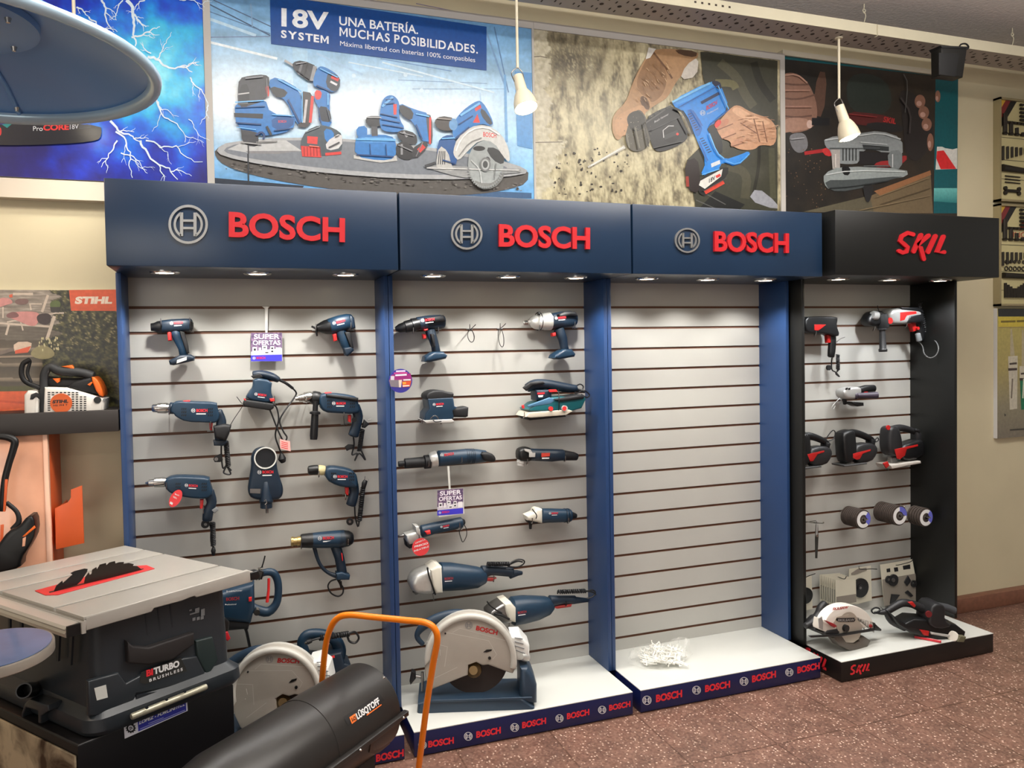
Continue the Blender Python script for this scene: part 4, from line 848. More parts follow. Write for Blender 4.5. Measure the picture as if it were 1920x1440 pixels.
A.p([(-40, 1035), (290, 1030), (290, 1290), (-40, 1300)], (226, 92, 42)); A.l([(-20, 1130), (250, 1150)], 22, (206, 74, 30)); A.l([(-10, 1240), (240, 1200)], 14, (238, 112, 60))
A.build('print', t, flat=True)
shelf_m = mat('shelf_charcoal', (46, 42, 40), .5)
SZ = 1.378
MB().box(-1.6, -.397, -.20, .0195, SZ-.078, SZ, shelf_m, .002).build('wall_shelf')
o = bpy.data.objects['wall_shelf']; tag(o, 'thick charcoal wall shelf carrying the chainsaw', 'shelf')
# chainsaw on the shelf
t = thing('chainsaw', 'white and black chainsaw with orange cap and round orange badge on the shelf', 'chainsaw', (-.55, -.12, SZ))
ZS = lambda pts: [(x*3/16, 540+y*3/16) for x, y in pts]
saww = mat('chainsaw_white_plastic', (226, 222, 214), .4); sawo = mat('chainsaw_orange_plastic', (240, 110, 30), .4); sawg = mat('chainsaw_dark_grip', (44, 46, 48), .55)
D = .11
m = MB(); m.puff(ZS([(470, 1262), (480, 985), (700, 990), (860, 1035), (1075, 1100), (1062, 1222), (900, 1240), (800, 1262)]), D, .12, saww, .010); m.build('starter_cover', t)
m = MB()
for r_ in range(9):
    for c_ in range(11):
        x, y = 490+c_*40, 1040+r_*22
        if math.hypot(x-612, y-1152) < 112 or x > 880 or (x > 780 and r_ < 2): continue
        m.puff(ZS([(x-13, y), (x+13, y), (x+13, y+11), (x-13, y+11)]), D+.0602, .001, blk, 0)
m.build('vent_slots', t)['kind'] = 'stuff'
m = MB(); m.disc(612*3/16, 540+1152*3/16, 98*3/16, D+.0615, .003, mat('chainsaw_badge_orange', (206, 92, 36), .5)); b_ = m.build('badge', t)
m = MB(); m.text('STIHL', (98, 756.5), (128, 755), 6.2, D+.0636, blk, .05, slant=1.2); m.text('MS 194 T', (100, 762), (126.5, 760.5), 3.2, D+.0636, blk, .02); m.build('badge_lettering', b_)
m = MB(); m.disc(975*3/16, 540+1120*3/16, 34*3/16, D+.061, .004, blk); m.disc(1043*3/16, 540+1118*3/16, 13*3/16, D+.061, .004, gry); m.build('knob', t)
m = MB(); m.puff(ZS([(285, 1275), (285, 1060), (320, 1018), (400, 1020), (420, 1100), (415, 1275)]), D, .13, saww, .010); m.build('chain_cover', t)
m = MB(); m.puff(ZS([(300, 1115), (310, 1065), (360, 1045), (400, 1060), (400, 1120), (360, 1085), (330, 1115)]), D+.066, .003, blk, .001); m.build('cover_latch', t)
m = MB(); m.limb([(442*3/16, 540+1250*3/16, 7.0), (438*3/16, 540+1000*3/16, 7.0), (445*3/16, 540+860*3/16, 7.5), (500*3/16, 540+790*3/16, 7.5), (600*3/16, 540+830*3/16, 8.5), (800*3/16, 540+845*3/16, 8.5), (930*3/16, 540+880*3/16, 9)], D+.03, sawg, smooth=4); m.build('handle', t)
m = MB(); m.puff(ZS([(700, 990), (760, 930), (860, 905), (940, 885), (1010, 1060), (860, 1030)]), D, .10, rub, .010); m.puff(ZS([(470, 880), (640, 900), (880, 900), (860, 1000), (700, 985), (480, 975)]), D-.01, .07, rub, .010); m.build('engine_housing', t)
m = MB(); m.puff(ZS([(930, 885), (975, 885), (1030, 960), (1068, 1085), (1000, 1060)]), D, .112, sawo, .012, 1); m.build('rear_cap', t)
m = MB(); m.puff(ZS([(615, 785), (725, 768), (748, 805), (730, 818), (680, 800)]), D+.03, .02, sawo, .004); m.build('throttle_lock', t)
m = MB(); m.puff(ZS([(530, 905), (605, 900), (600, 935), (575, 950)]), D+.03, .02, sawo, .004); m.build('throttle_trigger', t)
m = MB(); m.puff(ZS([(875, 965), (915, 938), (928, 945), (900, 980)]), D+.053, .006, sawo, .002); m.build('stop_switch', t)
m = MB(); m.limb([(300*3/16, 540+720*3/16, 5), (230*3/16, 540+760*3/16, 4.5), (215*3/16, 540+860*3/16, 4.5), (260*3/16, 540+940*3/16, 4.5), (400*3/16, 540+1000*3/16, 4.5)], D+.03, rub, smooth=4); m.limb([(300*3/16, 540+740*3/16, 3), (275*3/16, 540+850*3/16, 3), (310*3/16, 540+940*3/16, 3)], D+.03, rub, smooth=4); m.build('hand_guard', t)
# orange display stand below the shelf, sheet metal bracket, blower
peach = mat('stand_glossy_front', (232, 172, 140), .18, noise=.10, scale=6, coat=.5); st_o = mat('stand_orange_side', (222, 96, 44), .4)
YS = .18
a = P(88, 805, YS); b = P(98, 1052, YS); xs = (a.x+b.x)/2
t = thing('display_stand', 'glossy peach and orange display stand under the charcoal shelf', 'display stand', (xs-.2, -.15, 0))
MB().box(xs-.5, xs-.014, -YS, -.10, 0, SZ-.079, peach, .002).build('front_panel', t)
MB().box(xs-.0155, xs, -YS-.004, -YS+.02, 0, SZ-.079, mat('stand_lit_edge', (246, 196, 168), .3), .002).build('edge_trim', t)  # glossy brightness of the front edge is put into its paler colour
MB().box(xs-.0135, xs-.001, -YS+.021, .0195, 0, SZ-.079, st_o, .001).build('side_panel', t)
MB().puff([(103, 953), (115, 947), (128, 941), (133, 933), (133, 918), (154, 910), (158, 1018), (105, 1030)], .16, .006, st_o, .001).build('orange_bracket')
o = bpy.data.objects['orange_bracket']; tag(o, 'orange sheet metal bracket fixed to the wall beside the display stand', 'bracket')
q = P(105, 955, .16); q2 = P(106, 1030, .16)
m = MB(); m.box(q.x, q.x+.004, -.160, .0195, q2.z, q.z, st_o); m.build('bracket_flange', o)
ORG['orange_bracket'] = Vector((0, 0, 0))
t = thing('leaf_blower', 'black hand-held garden machine with curved handles hung at the left edge', 'garden tool', (-.75, -.245, .95))
ZB = lambda pts: [(x/4.8, 780+y/4.8) + tuple(r) for x, y, *r in pts]
D = .245
MB().limb(ZB([(-60, 180, 6), (60, 190, 6.5), (130, 225, 7), (120, 300, 6.5), (80, 430, 6), (40, 600, 6), (20, 850, 6)]), D, blk, smooth=4, k=.8).build('upper_handle', t)
MB().limb(ZB([(60, 780, 4), (150, 860, 4), (170, 950, 5), (120, 1020, 6)]), D, rub, smooth=4).build('hose', t)
m = MB(); m.puff(ZB([(0, 1150), (100, 1010), (190, 980), (270, 880), (330, 880), (345, 1030), (290, 1150), (215, 1260), (210, 1350), (-30, 1400), (-30, 1200)]), D, .08, blk, .018, 1); m.build('housing', t)
m = MB(); m.puff(ZB([(200, 1085), (310, 985), (322, 1005), (225, 1085)]), D+.042, .006, sawo, .002); m.build('trigger', t)
m = MB(); m.puff(ZB([(205, 1100), (235, 1085), (225, 1170), (200, 1175)]), D+.041, .004, peach, .001); m.build('grip_opening', t)
m = MB(); m.puff(ZB([(45, 570), (70, 570), (48, 860), (28, 860)]), D+.03, .004, st_o, .001); m.puff(ZB([(5, 980), (35, 975), (25, 1170), (0, 1180)]), D+.03, .004, st_o, .001); m.build('orange_strip', t)
m = MB(); m.limb(ZB([(40, 1235, 9), (30, 1330, 9), (20, 1420, 9)]), D+.02, gry); m.build('nozzle_collar', t)
# ------------------------------------------------------------------ patio heater reflector near the camera
t = thing('patio_heater', 'large navy metal dish of a patio heater at the top left corner', 'patio heater', (-.533, -1.364, 0))
dishm = mat('dish_navy_metal', (118, 166, 222), .3, spec=.35); rim_m = mat('dish_rim_metal', (186, 216, 236), .25, .2)
c = Vector((-.533, -1.364, 2.187)); n = 64
m = MB(); m.rings([[c+Vector((math.cos(2*PI*j/n)*r, math.sin(2*PI*j/n)*r, z)) for j in range(n)] for r, z in ((.393, .004), (.30, .052), (.17, .094), (.165, .094), (.02, .110), (.02, .113), (.17, .098), (.30, .056), (.396, .006))], dishm, cap=False); m.build('reflector', t, angle=25)
m = MB()
for k in range(3):
    a = -.62+k*2*PI/3; d1 = Vector((math.cos(a), math.sin(a), 0)); s1 = Vector((-math.sin(a), math.cos(a), 0))
    m.tube([c+d1*.17+Vector((0, 0, .090)), c+d1*.30+Vector((0, 0, .0485)), c+d1*.388+Vector((0, 0, .004))], .006, dishm, 8)
m.build('seam_rib', t)['kind'] = 'stuff'
m = MB(); m.rings([[c+Vector((math.cos(2*PI*j/n)*r, math.sin(2*PI*j/n)*r, z)) for j in range(n)] for r, z in ((.374, .010), (.372, .002), (.380, -.009), (.392, -.013), (.400, -.008), (.402, .002), (.397, .008))], rim_m, cap=False); m.build('rolled_rim', t, angle=80)
m = MB(); m.rings([[c+Vector((math.cos(2*PI*j/n)*r, math.sin(2*PI*j/n)*r, z)) for j in range(n)] for r, z in ((.165, .092), (.163, .078), (.04, .070), (.02, .070))], dishm); m.build('inner_plate', t, angle=30)
for a, r, z in ((-.62, .355, .019), (1.47, .355, .019), (3.57, .355, .019), (-.45, .135, .077), (.8, .135, .077), (2.05, .135, .077), (3.3, .135, .077), (4.55, .135, .077)):
    q = c+Vector((math.cos(a)*r, math.sin(a)*r, z)); MB().cyl(q, q-Vector((0, 0, .010)), .007, chrome, r1=.004, n=10).build('bolt', t)
MB().cyl(c+Vector((0, 0, .07)), Vector((-.533, -1.364, 0)), .022, steel).build('post', t)
# ------------------------------------------------------------------ tools: shared builders
def K(ox, oy, s):
    return lambda pts: [(ox+p[0]/s, oy+p[1]/s) + ((p[2]/s,) if len(p) > 2 else ()) + tuple(p[3:]) for p in pts]
def logo(t, Z, x0, y0, x1, y1, d, sub=True, em=True, word='BOSCH', name='logo_label', col=None, h=None):
    (a,), (b,) = Z([(x0, y0)]), Z([(x1, y1)]); L = math.hypot(b[0]-a[0], b[1]-a[1]); h = h or L*.27
    dx, dy = (b[0]-a[0])/L, (b[1]-a[1])/L; up = (dy*h, -dx*h)
    m = MB(); m.text(word, a, b, up, d, col or red_ink, .04)
    if em: emblem(m, a[0]-dx*h*1.0+up[0]*.5, a[1]-dy*h*1.0+up[1]*.5, h*.68, d, white_ink)
    if sub:
        q = [(a[0]-up[0]*f, a[1]-up[1]*f) for f in (.45, .8)]; r = [(b[0]-dx*L*.15-up[0]*f, b[1]-dy*L*.15-up[1]*f) for f in (.45, .8)]
        m.flat([q[0], r[0], r[1], q[1]], d, white_ink)
    return m.build(name, t)
HOOKS = 0
def hook(u, v, dz, lab, d=.10, up=10, m=None):         # wire prong out of a groove, its end bent up
    global HOOKS
    o = MB(); r = .0022; zg = None
    A = P(u, v, .003); A.z = 1.7609-.1*round((1.7609-A.z)/.1)
    B = P(u, v, d); 
    o.tube(spline([A, A+(Vector((B.x, 0, B.z+dz))-Vector((A.x, 0, A.z)))*.12+Vector((0, -.012, 0)), Vector((B.x, B.y+.012, B.z-.004+dz)), Vector((B.x, B.y, B.z+dz)), Vector((B.x, B.y-.002, B.z+.022+dz))], 5), r, m or steel, 6)
    o.tube([A+Vector((-.014, .004, .003)), A+Vector((.014, .004, .003))], .003, m or steel, 6)
    return tag(o.build('wall_hook'), lab, 'hook', 'wire hooks in the slat walls')
def tool(name, label, cat, u, v, d, group=None): return thing(name, label, cat, P(u, v, d), group)
def part(t, name, m, label=None, **k): return m.build(name, t, label, **k)
# ------------------------------------------------------------------ first blue cabinet
Z = K(240, 540, 4)
GD = 'drills hung on the first blue cabinet'
# cordless drill
D = .062; t = tool('cordless_drill', 'dark blue cordless drill with black nose, top left of the first cabinet', 'drill', 322, 640, D, GD)
m = MB(); m.limb(Z([(250, 290, 47), (330, 284, 50), (430, 278, 49), (474, 276, 46)]), D, navy_d, k=.85, sq=2.6); b_ = part(t, 'motor_housing', m)
m = MB(); m.rev(*Z([(252, 291), (172, 294)]), [(0, 11.5), (.35, 11), (.7, 8), (1, 7.2)], D, blk); part(t, 'chuck', m)
m = MB(); m.limb(Z([(352, 322, 38), (380, 390, 34), (408, 450, 31), (420, 505, 32)]), D, navy, k=.8); part(t, 'handle', m)
m = MB(); m.puff(Z([(385, 320), (425, 330), (452, 430), (460, 490), (440, 490), (420, 430)]), D+.012, .03, rub, .008); part(t, 'rubber_grip', m)
m = MB(); m.puff(Z([(296, 332), (326, 326), (330, 395), (302, 398)]), D, .03, redp, .006); part(t, 'trigger', m)
m = MB(); m.puff(Z([(310, 545), (392, 502), (470, 498), (503, 518), (497, 545), (345, 580), (318, 575)]), D, .075, navy_d, .012); f_ = part(t, 'foot', m)
m = MB(); m.flat(Z([(368, 540), (440, 516), (440, 540), (364, 566)]), D+.0385, white_l); part(t, 'foot_label', m)
m = MB(); m.puff(Z([(462, 235), (490, 260), (490, 310), (462, 318)]), D, .06, blk, .012); part(t, 'end_cap', m)
logo(t, Z, 345, 272, 412, 268, D+.0545)
hook(302, 605, -.006, 'wire hook under the nose of the top left cordless drill'); hook(356, 603, -.006, 'wire hook under the back of the top left cordless drill')
# sale sign hung from a strip
def sale(lab, strip_px, card, d, w):
    t = thing('sale_sign', lab, 'sign', P(card[0][0], card[0][1], d), 'hanging sale signs')
    m = MB(); m.puff(strip_px, d+.004, .002, white_l, 0); part(t, 'hanging_strip', m)
    m = MB(); m.puff(card, d+.006, .002, white_l, 0); part(t, 'card', m)
    A = Art(card[0][0], card[0][1], 1, d+.0072, ink); W, H = card[1][0]-card[0][0], card[2][1]-card[1][1]; sy = (card[1][1]-card[0][1])/W
    q = lambda x, y: (x*W, y*H+sy*x*W)
    def pl(pts, c): A.p([q(*p) for p in pts], c)
    A.grid([A.px(q(0, 0)), A.px(q(1, 0)), A.px(q(1, .78)), A.px(q(0, .78))], 16, 12, lambda x, y, u, v: mixc((64, 52, 84), (150, 120, 150), .5+NZ.noise(Vector((u*.25, v*.25, 2)))))
    pl([(0, .78), (1, .76), (1, 1), (0, 1)], (62, 58, 190)); pl([(0, .66), (.4, .6), (1, .55), (1, .77), (0, .79)], (196, 190, 200))
    for x, y, a, b in ((.05, .5, .2, .68), (.25, .52, .33, .7), (.36, .45, .52, .6), (.42, .62, .6, .75), (.62, .48, .75, .72), (.8, .52, .97, .74)): pl([(x, y), (a, y), (a, b), (x, b)], (226, 224, 226))
    for x, y, a, b in ((.09, .55, .16, .63), (.4, .5, .48, .54), (.65, .52, .72, .58), (.65, .63, .72, .69), (.46, .68, .56, .72)): pl([(x, y), (a, y), (a, b), (x, b)], (40, 40, 48))
    A.t('SUPER', q(.10, .22), q(.92, .22), H*.17, (244, 240, 246), .02); A.t('OFERTAS', q(.06, .43), q(.95, .43), H*.16, (244, 240, 246), .02)
    A.em(q(.1, .89)[0], q(.1, .89)[1], H*.05, (230, 230, 240)); A.t('BOSCH', q(.18, .92), q(.46, .92), H*.08, (206, 50, 90), .03)
    A.build('print', t, flat=True); return t
sale('square sale card on a white strip between the top drills of the first cabinet', Z([(1005, 138), (1062, 138), (1050, 155), (1046, 335), (1030, 335), (1026, 155)]), Z([(922, 336), (1155, 334), (1158, 548), (926, 552)]), .02, 0)
# impact driver
D = .06; t = tool('impact_driver', 'short blue impact driver with tilted head, top right of the first cabinet', 'drill', 633, 635, D, GD)
m = MB(); m.limb(Z([(1510, 288, 58), (1580, 268, 62), (1650, 250, 58), (1676, 246, 50)]), D, navy, k=.9, sq=2.5); part(t, 'motor_housing', m)
m = MB(); m.rev(*Z([(1515, 288), (1418, 302)]), [(0, 14.5), (.4, 13), (.8, 9), (1, 7)], D, blk); part(t, 'nose', m)
m = MB(); m.limb(Z([(1590, 315, 42), (1620, 395, 38), (1650, 470, 34)]), D, navy, k=.8); m.puff(Z([(1610, 450), (1680, 440), (1690, 470), (1645, 512), (1625, 505)]), D, .05, navy_d, .008); part(t, 'handle', m)
m = MB(); m.puff(Z([(1620, 330), (1665, 330), (1690, 450), (1670, 455)]), D+.01, .03, rub, .006); part(t, 'rubber_grip', m)
m = MB(); m.puff(Z([(1530, 346), (1562, 336), (1566, 396), (1542, 402)]), D, .03, redp, .006); part(t, 'trigger', m)
m = MB(); m.limb(Z([(1378, 288, 8), (1412, 305, 9), (1440, 295, 8)]), D, blk); m.limb(Z([(1420, 285, 8), (1412, 330, 9), (1418, 360, 6)]), D, blk); part(t, 'bit_holder', m)
m = MB(); m.puff(Z([(1655, 200), (1690, 225), (1700, 300), (1672, 310), (1650, 250)]), D, .06, navy_d, .01); part(t, 'end_cap', m)
logo(t, Z, 1565, 268, 1630, 252, D+.0565)
hook(592, 615, -.004, 'wire hook under the nose of the impact driver'); hook(658, 610, -.01, 'wire hook under the back of the impact driver')
# corded drills
def corded(t, Z, D, chuck, body, red, handle, trig, extra=None, body_t=.07, cm=chrome, lg=None, bc=1, collar=None):
    m = MB(); m.rev(chuck[0], chuck[1], chuck[2], D, cm); part(t, 'chuck', m)
    if collar: m = MB(); m.rev(collar[0], collar[1], [(0, collar[2]*.9), (.2, collar[2]), (.8, collar[2]), (1, collar[2]*.9)], D, collar[3]); part(t, 'collar', m)
    m = MB(); m.puff(Z(body), D, body_t, navy, .022, bc); h = part(t, 'motor_housing', m)
    m = MB()
    x = [p[0] for p in body]; y = [p[1] for p in body]; fx = min(x)+(max(x)-min(x))*.22; ex = min(x)+(max(x)-min(x))*.76; cy = (min(y)+max(y))/2
    for bx in (fx, ex):
        for i in range(3):
            for j in range(3): m.puff(Z([(bx+i*14, cy-26+j*24), (bx+i*14+8, cy-28+j*24), (bx+i*14+4, cy-14+j*24), (bx+i*14-4, cy-12+j*24)]), D+body_t/2+.0002, .001, blk, 0)
    v_ = part(t, 'vent_slots', m); v_['kind'] = 'stuff'
    if red: m = MB(); m.puff(Z(red), D+.005, body_t*.5, redp, .004); part(t, 'mode_switch', m)
    m = MB(); m.limb(Z(handle), D, navy_d, k=.75, smooth=3, sq=2.5); part(t, 'handle', m)
    if trig: m = MB(); m.puff(Z(trig), D, .022, redp, .004); part(t, 'trigger', m)
    if lg: logo(t, Z, *lg, D+body_t/2+.0008)
D = .066; t = tool('impact_drill', 'corded blue impact drill with wrapped cord, left of the palm sander', 'drill', 360, 790, D, GD)
corded(t, Z, D, (*Z([(180, 902), (318, 900)]), [(0, 6), (.06, 7.6), (.28, 8), (.30, 9.5), (.75, 10.3), (.85, 9.5), (1, 7)]), [(330, 870), (365, 845), (470, 850), (668, 855), (668, 888), (690, 960), (665, 1008), (600, 1004), (440, 1000), (362, 962), (345, 935), (322, 930)], [(414, 846), (465, 841), (466, 864), (418, 867)],
       [(668, 930, 40), (700, 1000, 36), (690, 1080, 40), (690, 1150, 36)], [(610, 1012), (636, 1010), (630, 1070), (614, 1062)], lg=(512, 930, 596, 930), collar=(*Z([(310, 900), (350, 903)]), 11, navy_d))
m = MB(); m.puff(Z([(640, 1035), (720, 1018), (775, 1028), (760, 1090), (735, 1145), (650, 1120)]), D+.02, .05, rub, .012); part(t, 'wrapped_pouch', m)
m = MB(); m.puff(Z([(640, 1140), (730, 1130), (745, 1150), (720, 1180), (645, 1178)]), D, .05, navy_d, .006); part(t, 'handle_foot', m)
m = MB(); m.coil((*Z([(735, 1150)])[0], .07), (*Z([(752, 1335)])[0], .05), .0078, .0036, 14, cordm); m.cord([(*Z([(p[0], p[1])])[0], p[2]) for p in ((700, 1170, .06), (700, 1260, .05), (712, 1350, .05), (740, 1330, .05), (718, 1385, .05), (770, 1395, .05), (745, 1340, .05), (775, 1370, .05))], .0034, cordm); part(t, 'power_cord', m)
m = MB(); m.puff(Z([(640, 1285), (650, 1262), (700, 1240), (712, 1290), (690, 1305), (650, 1305)]), .05, .01, rub, .003); m.disc(*Z([(662, 1284)])[0], 3.4, .057, .004, steel, 12); part(t, 'chuck_key', m)
m = MB(); m.cord([(*Z([(q[0], q[1])])[0], q[2]) for q in ((815, 815, .09), (850, 862, .09), (862, 880, .085), (790, 990, .07), (750, 1060, .06))], .0013, blk); tag(part(None, 'cable_tie', m), 'black cable tie running from the palm sander down to the left impact drill', 'cable tie')
hook(317, 775, 0, 'wire hook under the chuck of the left impact drill', m=chrome); hook(395, 795, -.012, 'wire hook under the handle of the left impact drill')
# palm sander with hanging cord
D = .07; t = tool('palm_sander', 'blue palm sander with long cord and pink price tag, centre of the first cabinet', 'sander', 492, 730, D)
m = MB(); m.limb(Z([(940, 648, 26), (1000, 646, 30), (1080, 666, 30), (1128, 690, 22)]), D, navy_d, k=1.6, smooth=3); part(t, 'top_grip', m)
m = MB(); m.puff(Z([(920, 660), (990, 640), (1010, 668), (940, 680)]), D+.035, .01, rub, .003); part(t, 'vent', m)
m = MB(); m.puff(Z([(938, 670), (1080, 690), (1068, 770), (1088, 830), (1082, 862), (878, 832), (905, 778), (935, 745)]), D, .09, navy, .02, 1); part(t, 'body', m)
m = MB(); m.puff(Z([(862, 862), (880, 832), (1090, 862), (1088, 895), (1060, 912), (870, 882)]), D, .11, rub, .006); m.limb(Z([(870, 830, 5), (890, 850, 5)]), D+.05, redp); part(t, 'sanding_pad', m)
m = MB(); m.puff(Z([(1062, 830), (1096, 826), (1100, 848), (1070, 852)]), D+.05, .01, redp, .002); part(t, 'switch', m)
logo(t, Z, 975, 806, 1036, 814, D+.0465)
zc = lambda pts: [(*Z([(q[0], q[1])])[0], q[2]) for q in pts]
m = MB(); m.cord(zc(((1130, 692, .07), (1190, 722, .06), (1240, 758, .035), (1262, 792, .022), (1235, 840, .03), (1170, 930, .05), (1138, 1000, .05), (1165, 1075, .05), (1192, 1120, .05), (1170, 1150, .05), (1130, 1080, .055), (1075, 940, .055), (1055, 900, .06))), .0034, cordm)
m.cord(zc(((1085, 870, .06), (1115, 900, .05), (1130, 990, .05), (1105, 1100, .05), (1130, 1190, .05), (1150, 1240, .05))), .0034, cordm); m.cord(zc(((1140, 690, .07), (1190, 718, .062), (1235, 752, .04))), .006, cordm); part(t, 'power_cord', m)
m = MB(); m.limb(Z([(1150, 1240, 12), (1155, 1280, 30), (1165, 1305, 20)]), .05, rub); part(t, 'plug', m)
m = MB(); m.puff(Z([(1138, 1132), (1215, 1150), (1220, 1225), (1142, 1205)]), .062, .0015, mat('price_tag_pink', (228, 176, 170), .6), 0); g_ = part(t, 'price_tag', m)
m = MB()
for i in range(4): m.flat(Z([(1150, 1150+i*14), (1200, 1162+i*14), (1200, 1167+i*14), (1150, 1155+i*14)]), .0632, redp)
part(g_, 'print_lines', m)['kind'] = 'stuff'
hook(462, 752, 0, 'wire hook under the left corner of the palm sander'); hook(515, 752, 0, 'wire hook under the right corner of the palm sander')
# hammer drill with side handle
D = .07; t = tool('hammer_drill', 'corded blue hammer drill with black side handle, right of the palm sander', 'drill', 635, 775, D, GD)
corded(t, Z, D, (*Z([(1255, 830), (1385, 812)]), [(0, 3.5), (.18, 4.5), (.2, 6.5), (.5, 7.5), (.52, 9.5), (.9, 10), (1, 8)]), [(1428, 800), (1480, 785), (1600, 790), (1720, 815), (1715, 850), (1742, 920), (1692, 942), (1560, 936), (1470, 930), (1430, 885)], [(1474, 784), (1522, 780), (1526, 800), (1480, 802)],
       [(1700, 890, 40), (1726, 960, 36), (1706, 1050, 38), (1690, 1105, 40)], [(1648, 952), (1672, 950), (1670, 1010), (1648, 1000)], lg=(1562, 874, 1632, 874), collar=(*Z([(1378, 820), (1440, 832)]), 13, blk))
m = MB(); m.puff(Z([(1480, 792), (1720, 822), (1716, 850), (1600, 830), (1480, 815)]), D+.01, .066, rub, .01); part(t, 'rubber_top', m)
m = MB(); m.rev(*Z([(1408, 850), (1392, 1136)]), [(0, 5), (.25, 5), (.28, 10), (.33, 10), (.34, 6.5), (.42, 6.8), (.9, 7.6), (1, 6.6)], D+.03, blk); part(t, 'side_handle', m)
m = MB(); m.coil((*Z([(1758, 1060)])[0], .06), (*Z([(1735, 1220)])[0], .05), .0078, .0036, 13, cordm); m.cord(zc(((1690, 1110, .06), (1695, 1180, .05), (1680, 1250, .05), (1720, 1240, .05), (1700, 1295, .05), (1735, 1240, .05), (1780, 1290, .05), (1745, 1210, .05))), .0034, cordm); part(t, 'power_cord', m)
m = MB(); m.puff(Z([(1752, 1045), (1770, 985), (1810, 1020), (1775, 1050)]), .06, .02, rub, .005); m.limb(Z([(1800, 990, 3), (1822, 985, 3)]), .06, chrome); part(t, 'plug', m)
m = MB(); m.puff(Z([(1626, 1190), (1650, 1172), (1690, 1175), (1690, 1200), (1640, 1222)]), .05, .01, rub, .003); part(t, 'chuck_key', m)
m = MB(); m.disc(*Z([(1697, 988)])[0], 4.5, D+.03, .004, blk); part(t, 'lock_button', m)
hook(575, 752, 0, 'wire hook under the chuck of the hammer drill with side handle', m=chrome); hook(645, 778, -.004, 'wire hook under the trigger of the hammer drill with side handle')
# third row left
Z = K(240, 840, 4); zc = lambda pts: [(*Z([(q[0], q[1])])[0], q[2]) for q in pts]
D = .066; t = tool('impact_drill', 'corded blue drill with red oval price tag, below the left impact drill', 'drill', 350, 935, D, GD)
corded(t, Z, D, (*Z([(130, 262), (290, 254)]), [(0, 1.5), (.14, 3.5), (.16, 5.5), (.4, 6.5), (.42, 9), (.85, 9.6), (1, 7.5)]), [(280, 232), (330, 206), (460, 205), (612, 216), (612, 245), (642, 330), (600, 372), (500, 370), (390, 352), (320, 330), (285, 290)], [(360, 210), (405, 208), (406, 234), (364, 238)],
       [(604, 330, 42), (628, 405, 36), (602, 480, 38), (594, 540, 36)], [(540, 385), (568, 384), (562, 450), (540, 455)], lg=(455, 290, 522, 294), collar=(*Z([(280, 256), (330, 262)]), 9, navy_d))
a_ = []
for i in range(20):
    an = 2*PI*i/20; x, y = 72*math.cos(an), 40*math.sin(an); r_ = -1.03; a_.append((357+x*math.cos(r_)-y*math.sin(r_), 378+x*math.sin(r_)+y*math.cos(r_)))
m = MB(); m.puff(Z(a_), D+.047, .0016, mat('red_price_tag', (222, 62, 66), .5), 0); g_ = part(t, 'price_tag', m, 'red oval tag')
m = MB(); q = Z([(312, 416), (332, 428), (338, 372), (366, 385), (352, 350), (384, 362), (366, 330), (392, 340)]); m.text('OFERTA', q[2], q[3], 3.4, D+.0484, white_ink, .02); m.text('Bosch', q[4], q[5], 3, D+.0484, white_ink, .02); m.flat([q[0], q[1], (q[1][0]+1.5, q[1][1]-4), (q[0][0]+1.5, q[0][1]-4)], D+.0484, white_ink); part(g_, 'tag_lettering', m)
m = MB(); m.coil((*Z([(635, 560)])[0], .06), (*Z([(640, 730)])[0], .05), .0078, .0036, 13, cordm); m.cord(zc(((600, 545, .06), (620, 600, .05), (622, 700, .045), (640, 745, .045))), .003, cordm); part(t, 'power_cord', m)
m = MB(); m.limb(Z([(642, 745, 10), (640, 770, 18), (642, 805, 10)]), .05, rub); m.puff(Z([(628, 465), (665, 440), (680, 462), (650, 490)]), D+.04, .012, gry, .003); part(t, 'plug', m)
m = MB(); m.disc(*Z([(580, 570)])[0], 7.5, .06, .014, rub); m.disc(*Z([(582, 572)])[0], 3, .07, .006, steel, 6); part(t, 'chuck_key', m)
hook(312, 915, 0, 'wire hook under the chuck of the drill with red oval tag'); hook(381, 955, -.012, 'wire hook under the handle of the drill with red oval tag')
# dust collector
D = .05; t = tool('dust_extraction_attachment', 'pear shaped navy dust attachment with round white ringed opening', 'dust attachment', 498, 900, D)
m = MB(); m.puff(Z([(920, 60), (950, 5), (1010, -12), (1075, 0), (1112, 60), (1116, 150), (1142, 230), (1165, 300), (1155, 360), (1115, 388), (935, 385), (893, 325), (908, 230), (925, 130)]), D, .055, navy_d, .014, 2); part(t, 'shell', m)
m = MB(); c = Z([(1031, 75)])[0]; C_ = P(c[0], c[1], D+.03); sc_ = scale_at(c[0], c[1], D)
m.rings([[C_+Vector((math.cos(2*PI*j/32)*r*sc_, -h, math.sin(2*PI*j/32)*r*sc_)) for j in range(32)] for r, h in ((20.5, 0), (20.3, .004), (18.2, .004), (18, 0))], white_l, cap=False); part(t, 'opening_ring', m)
m = MB(); m.disc(c[0], c[1], 18.2, D+.0285, .002, mat('opening_dark', (10, 14, 20), .5)); part(t, 'opening', m)
m = MB(); m.limb(Z([(1033, 255, 22), (1033, 330, 34), (1036, 395, 46)]), D+.018, navy_d); m.rev(*Z([(1037, 385), (1037, 448)]), [(0, 12.4), (.3, 12.6), (.35, 11), (1, 11)], D+.012, navy_d); part(t, 'outlet_spine', m)
m = MB(); m.rev(*Z([(1042, 440), (1044, 488)]), [(0, 3), (1, 2.6)], D+.02, steel); m.limb(Z([(1022, 400, 4), (1034, 385, 4), (1042, 410, 4), (1028, 425, 4)]), D+.06, chrome); part(t, 'pin', m)
m = MB(); m.flat(Z([(915, 306), (995, 306), (992, 342), (915, 338)]), D+.0285, mat('grey_rating_plate', (92, 88, 86), .5)); part(t, 'rating_plate', m)
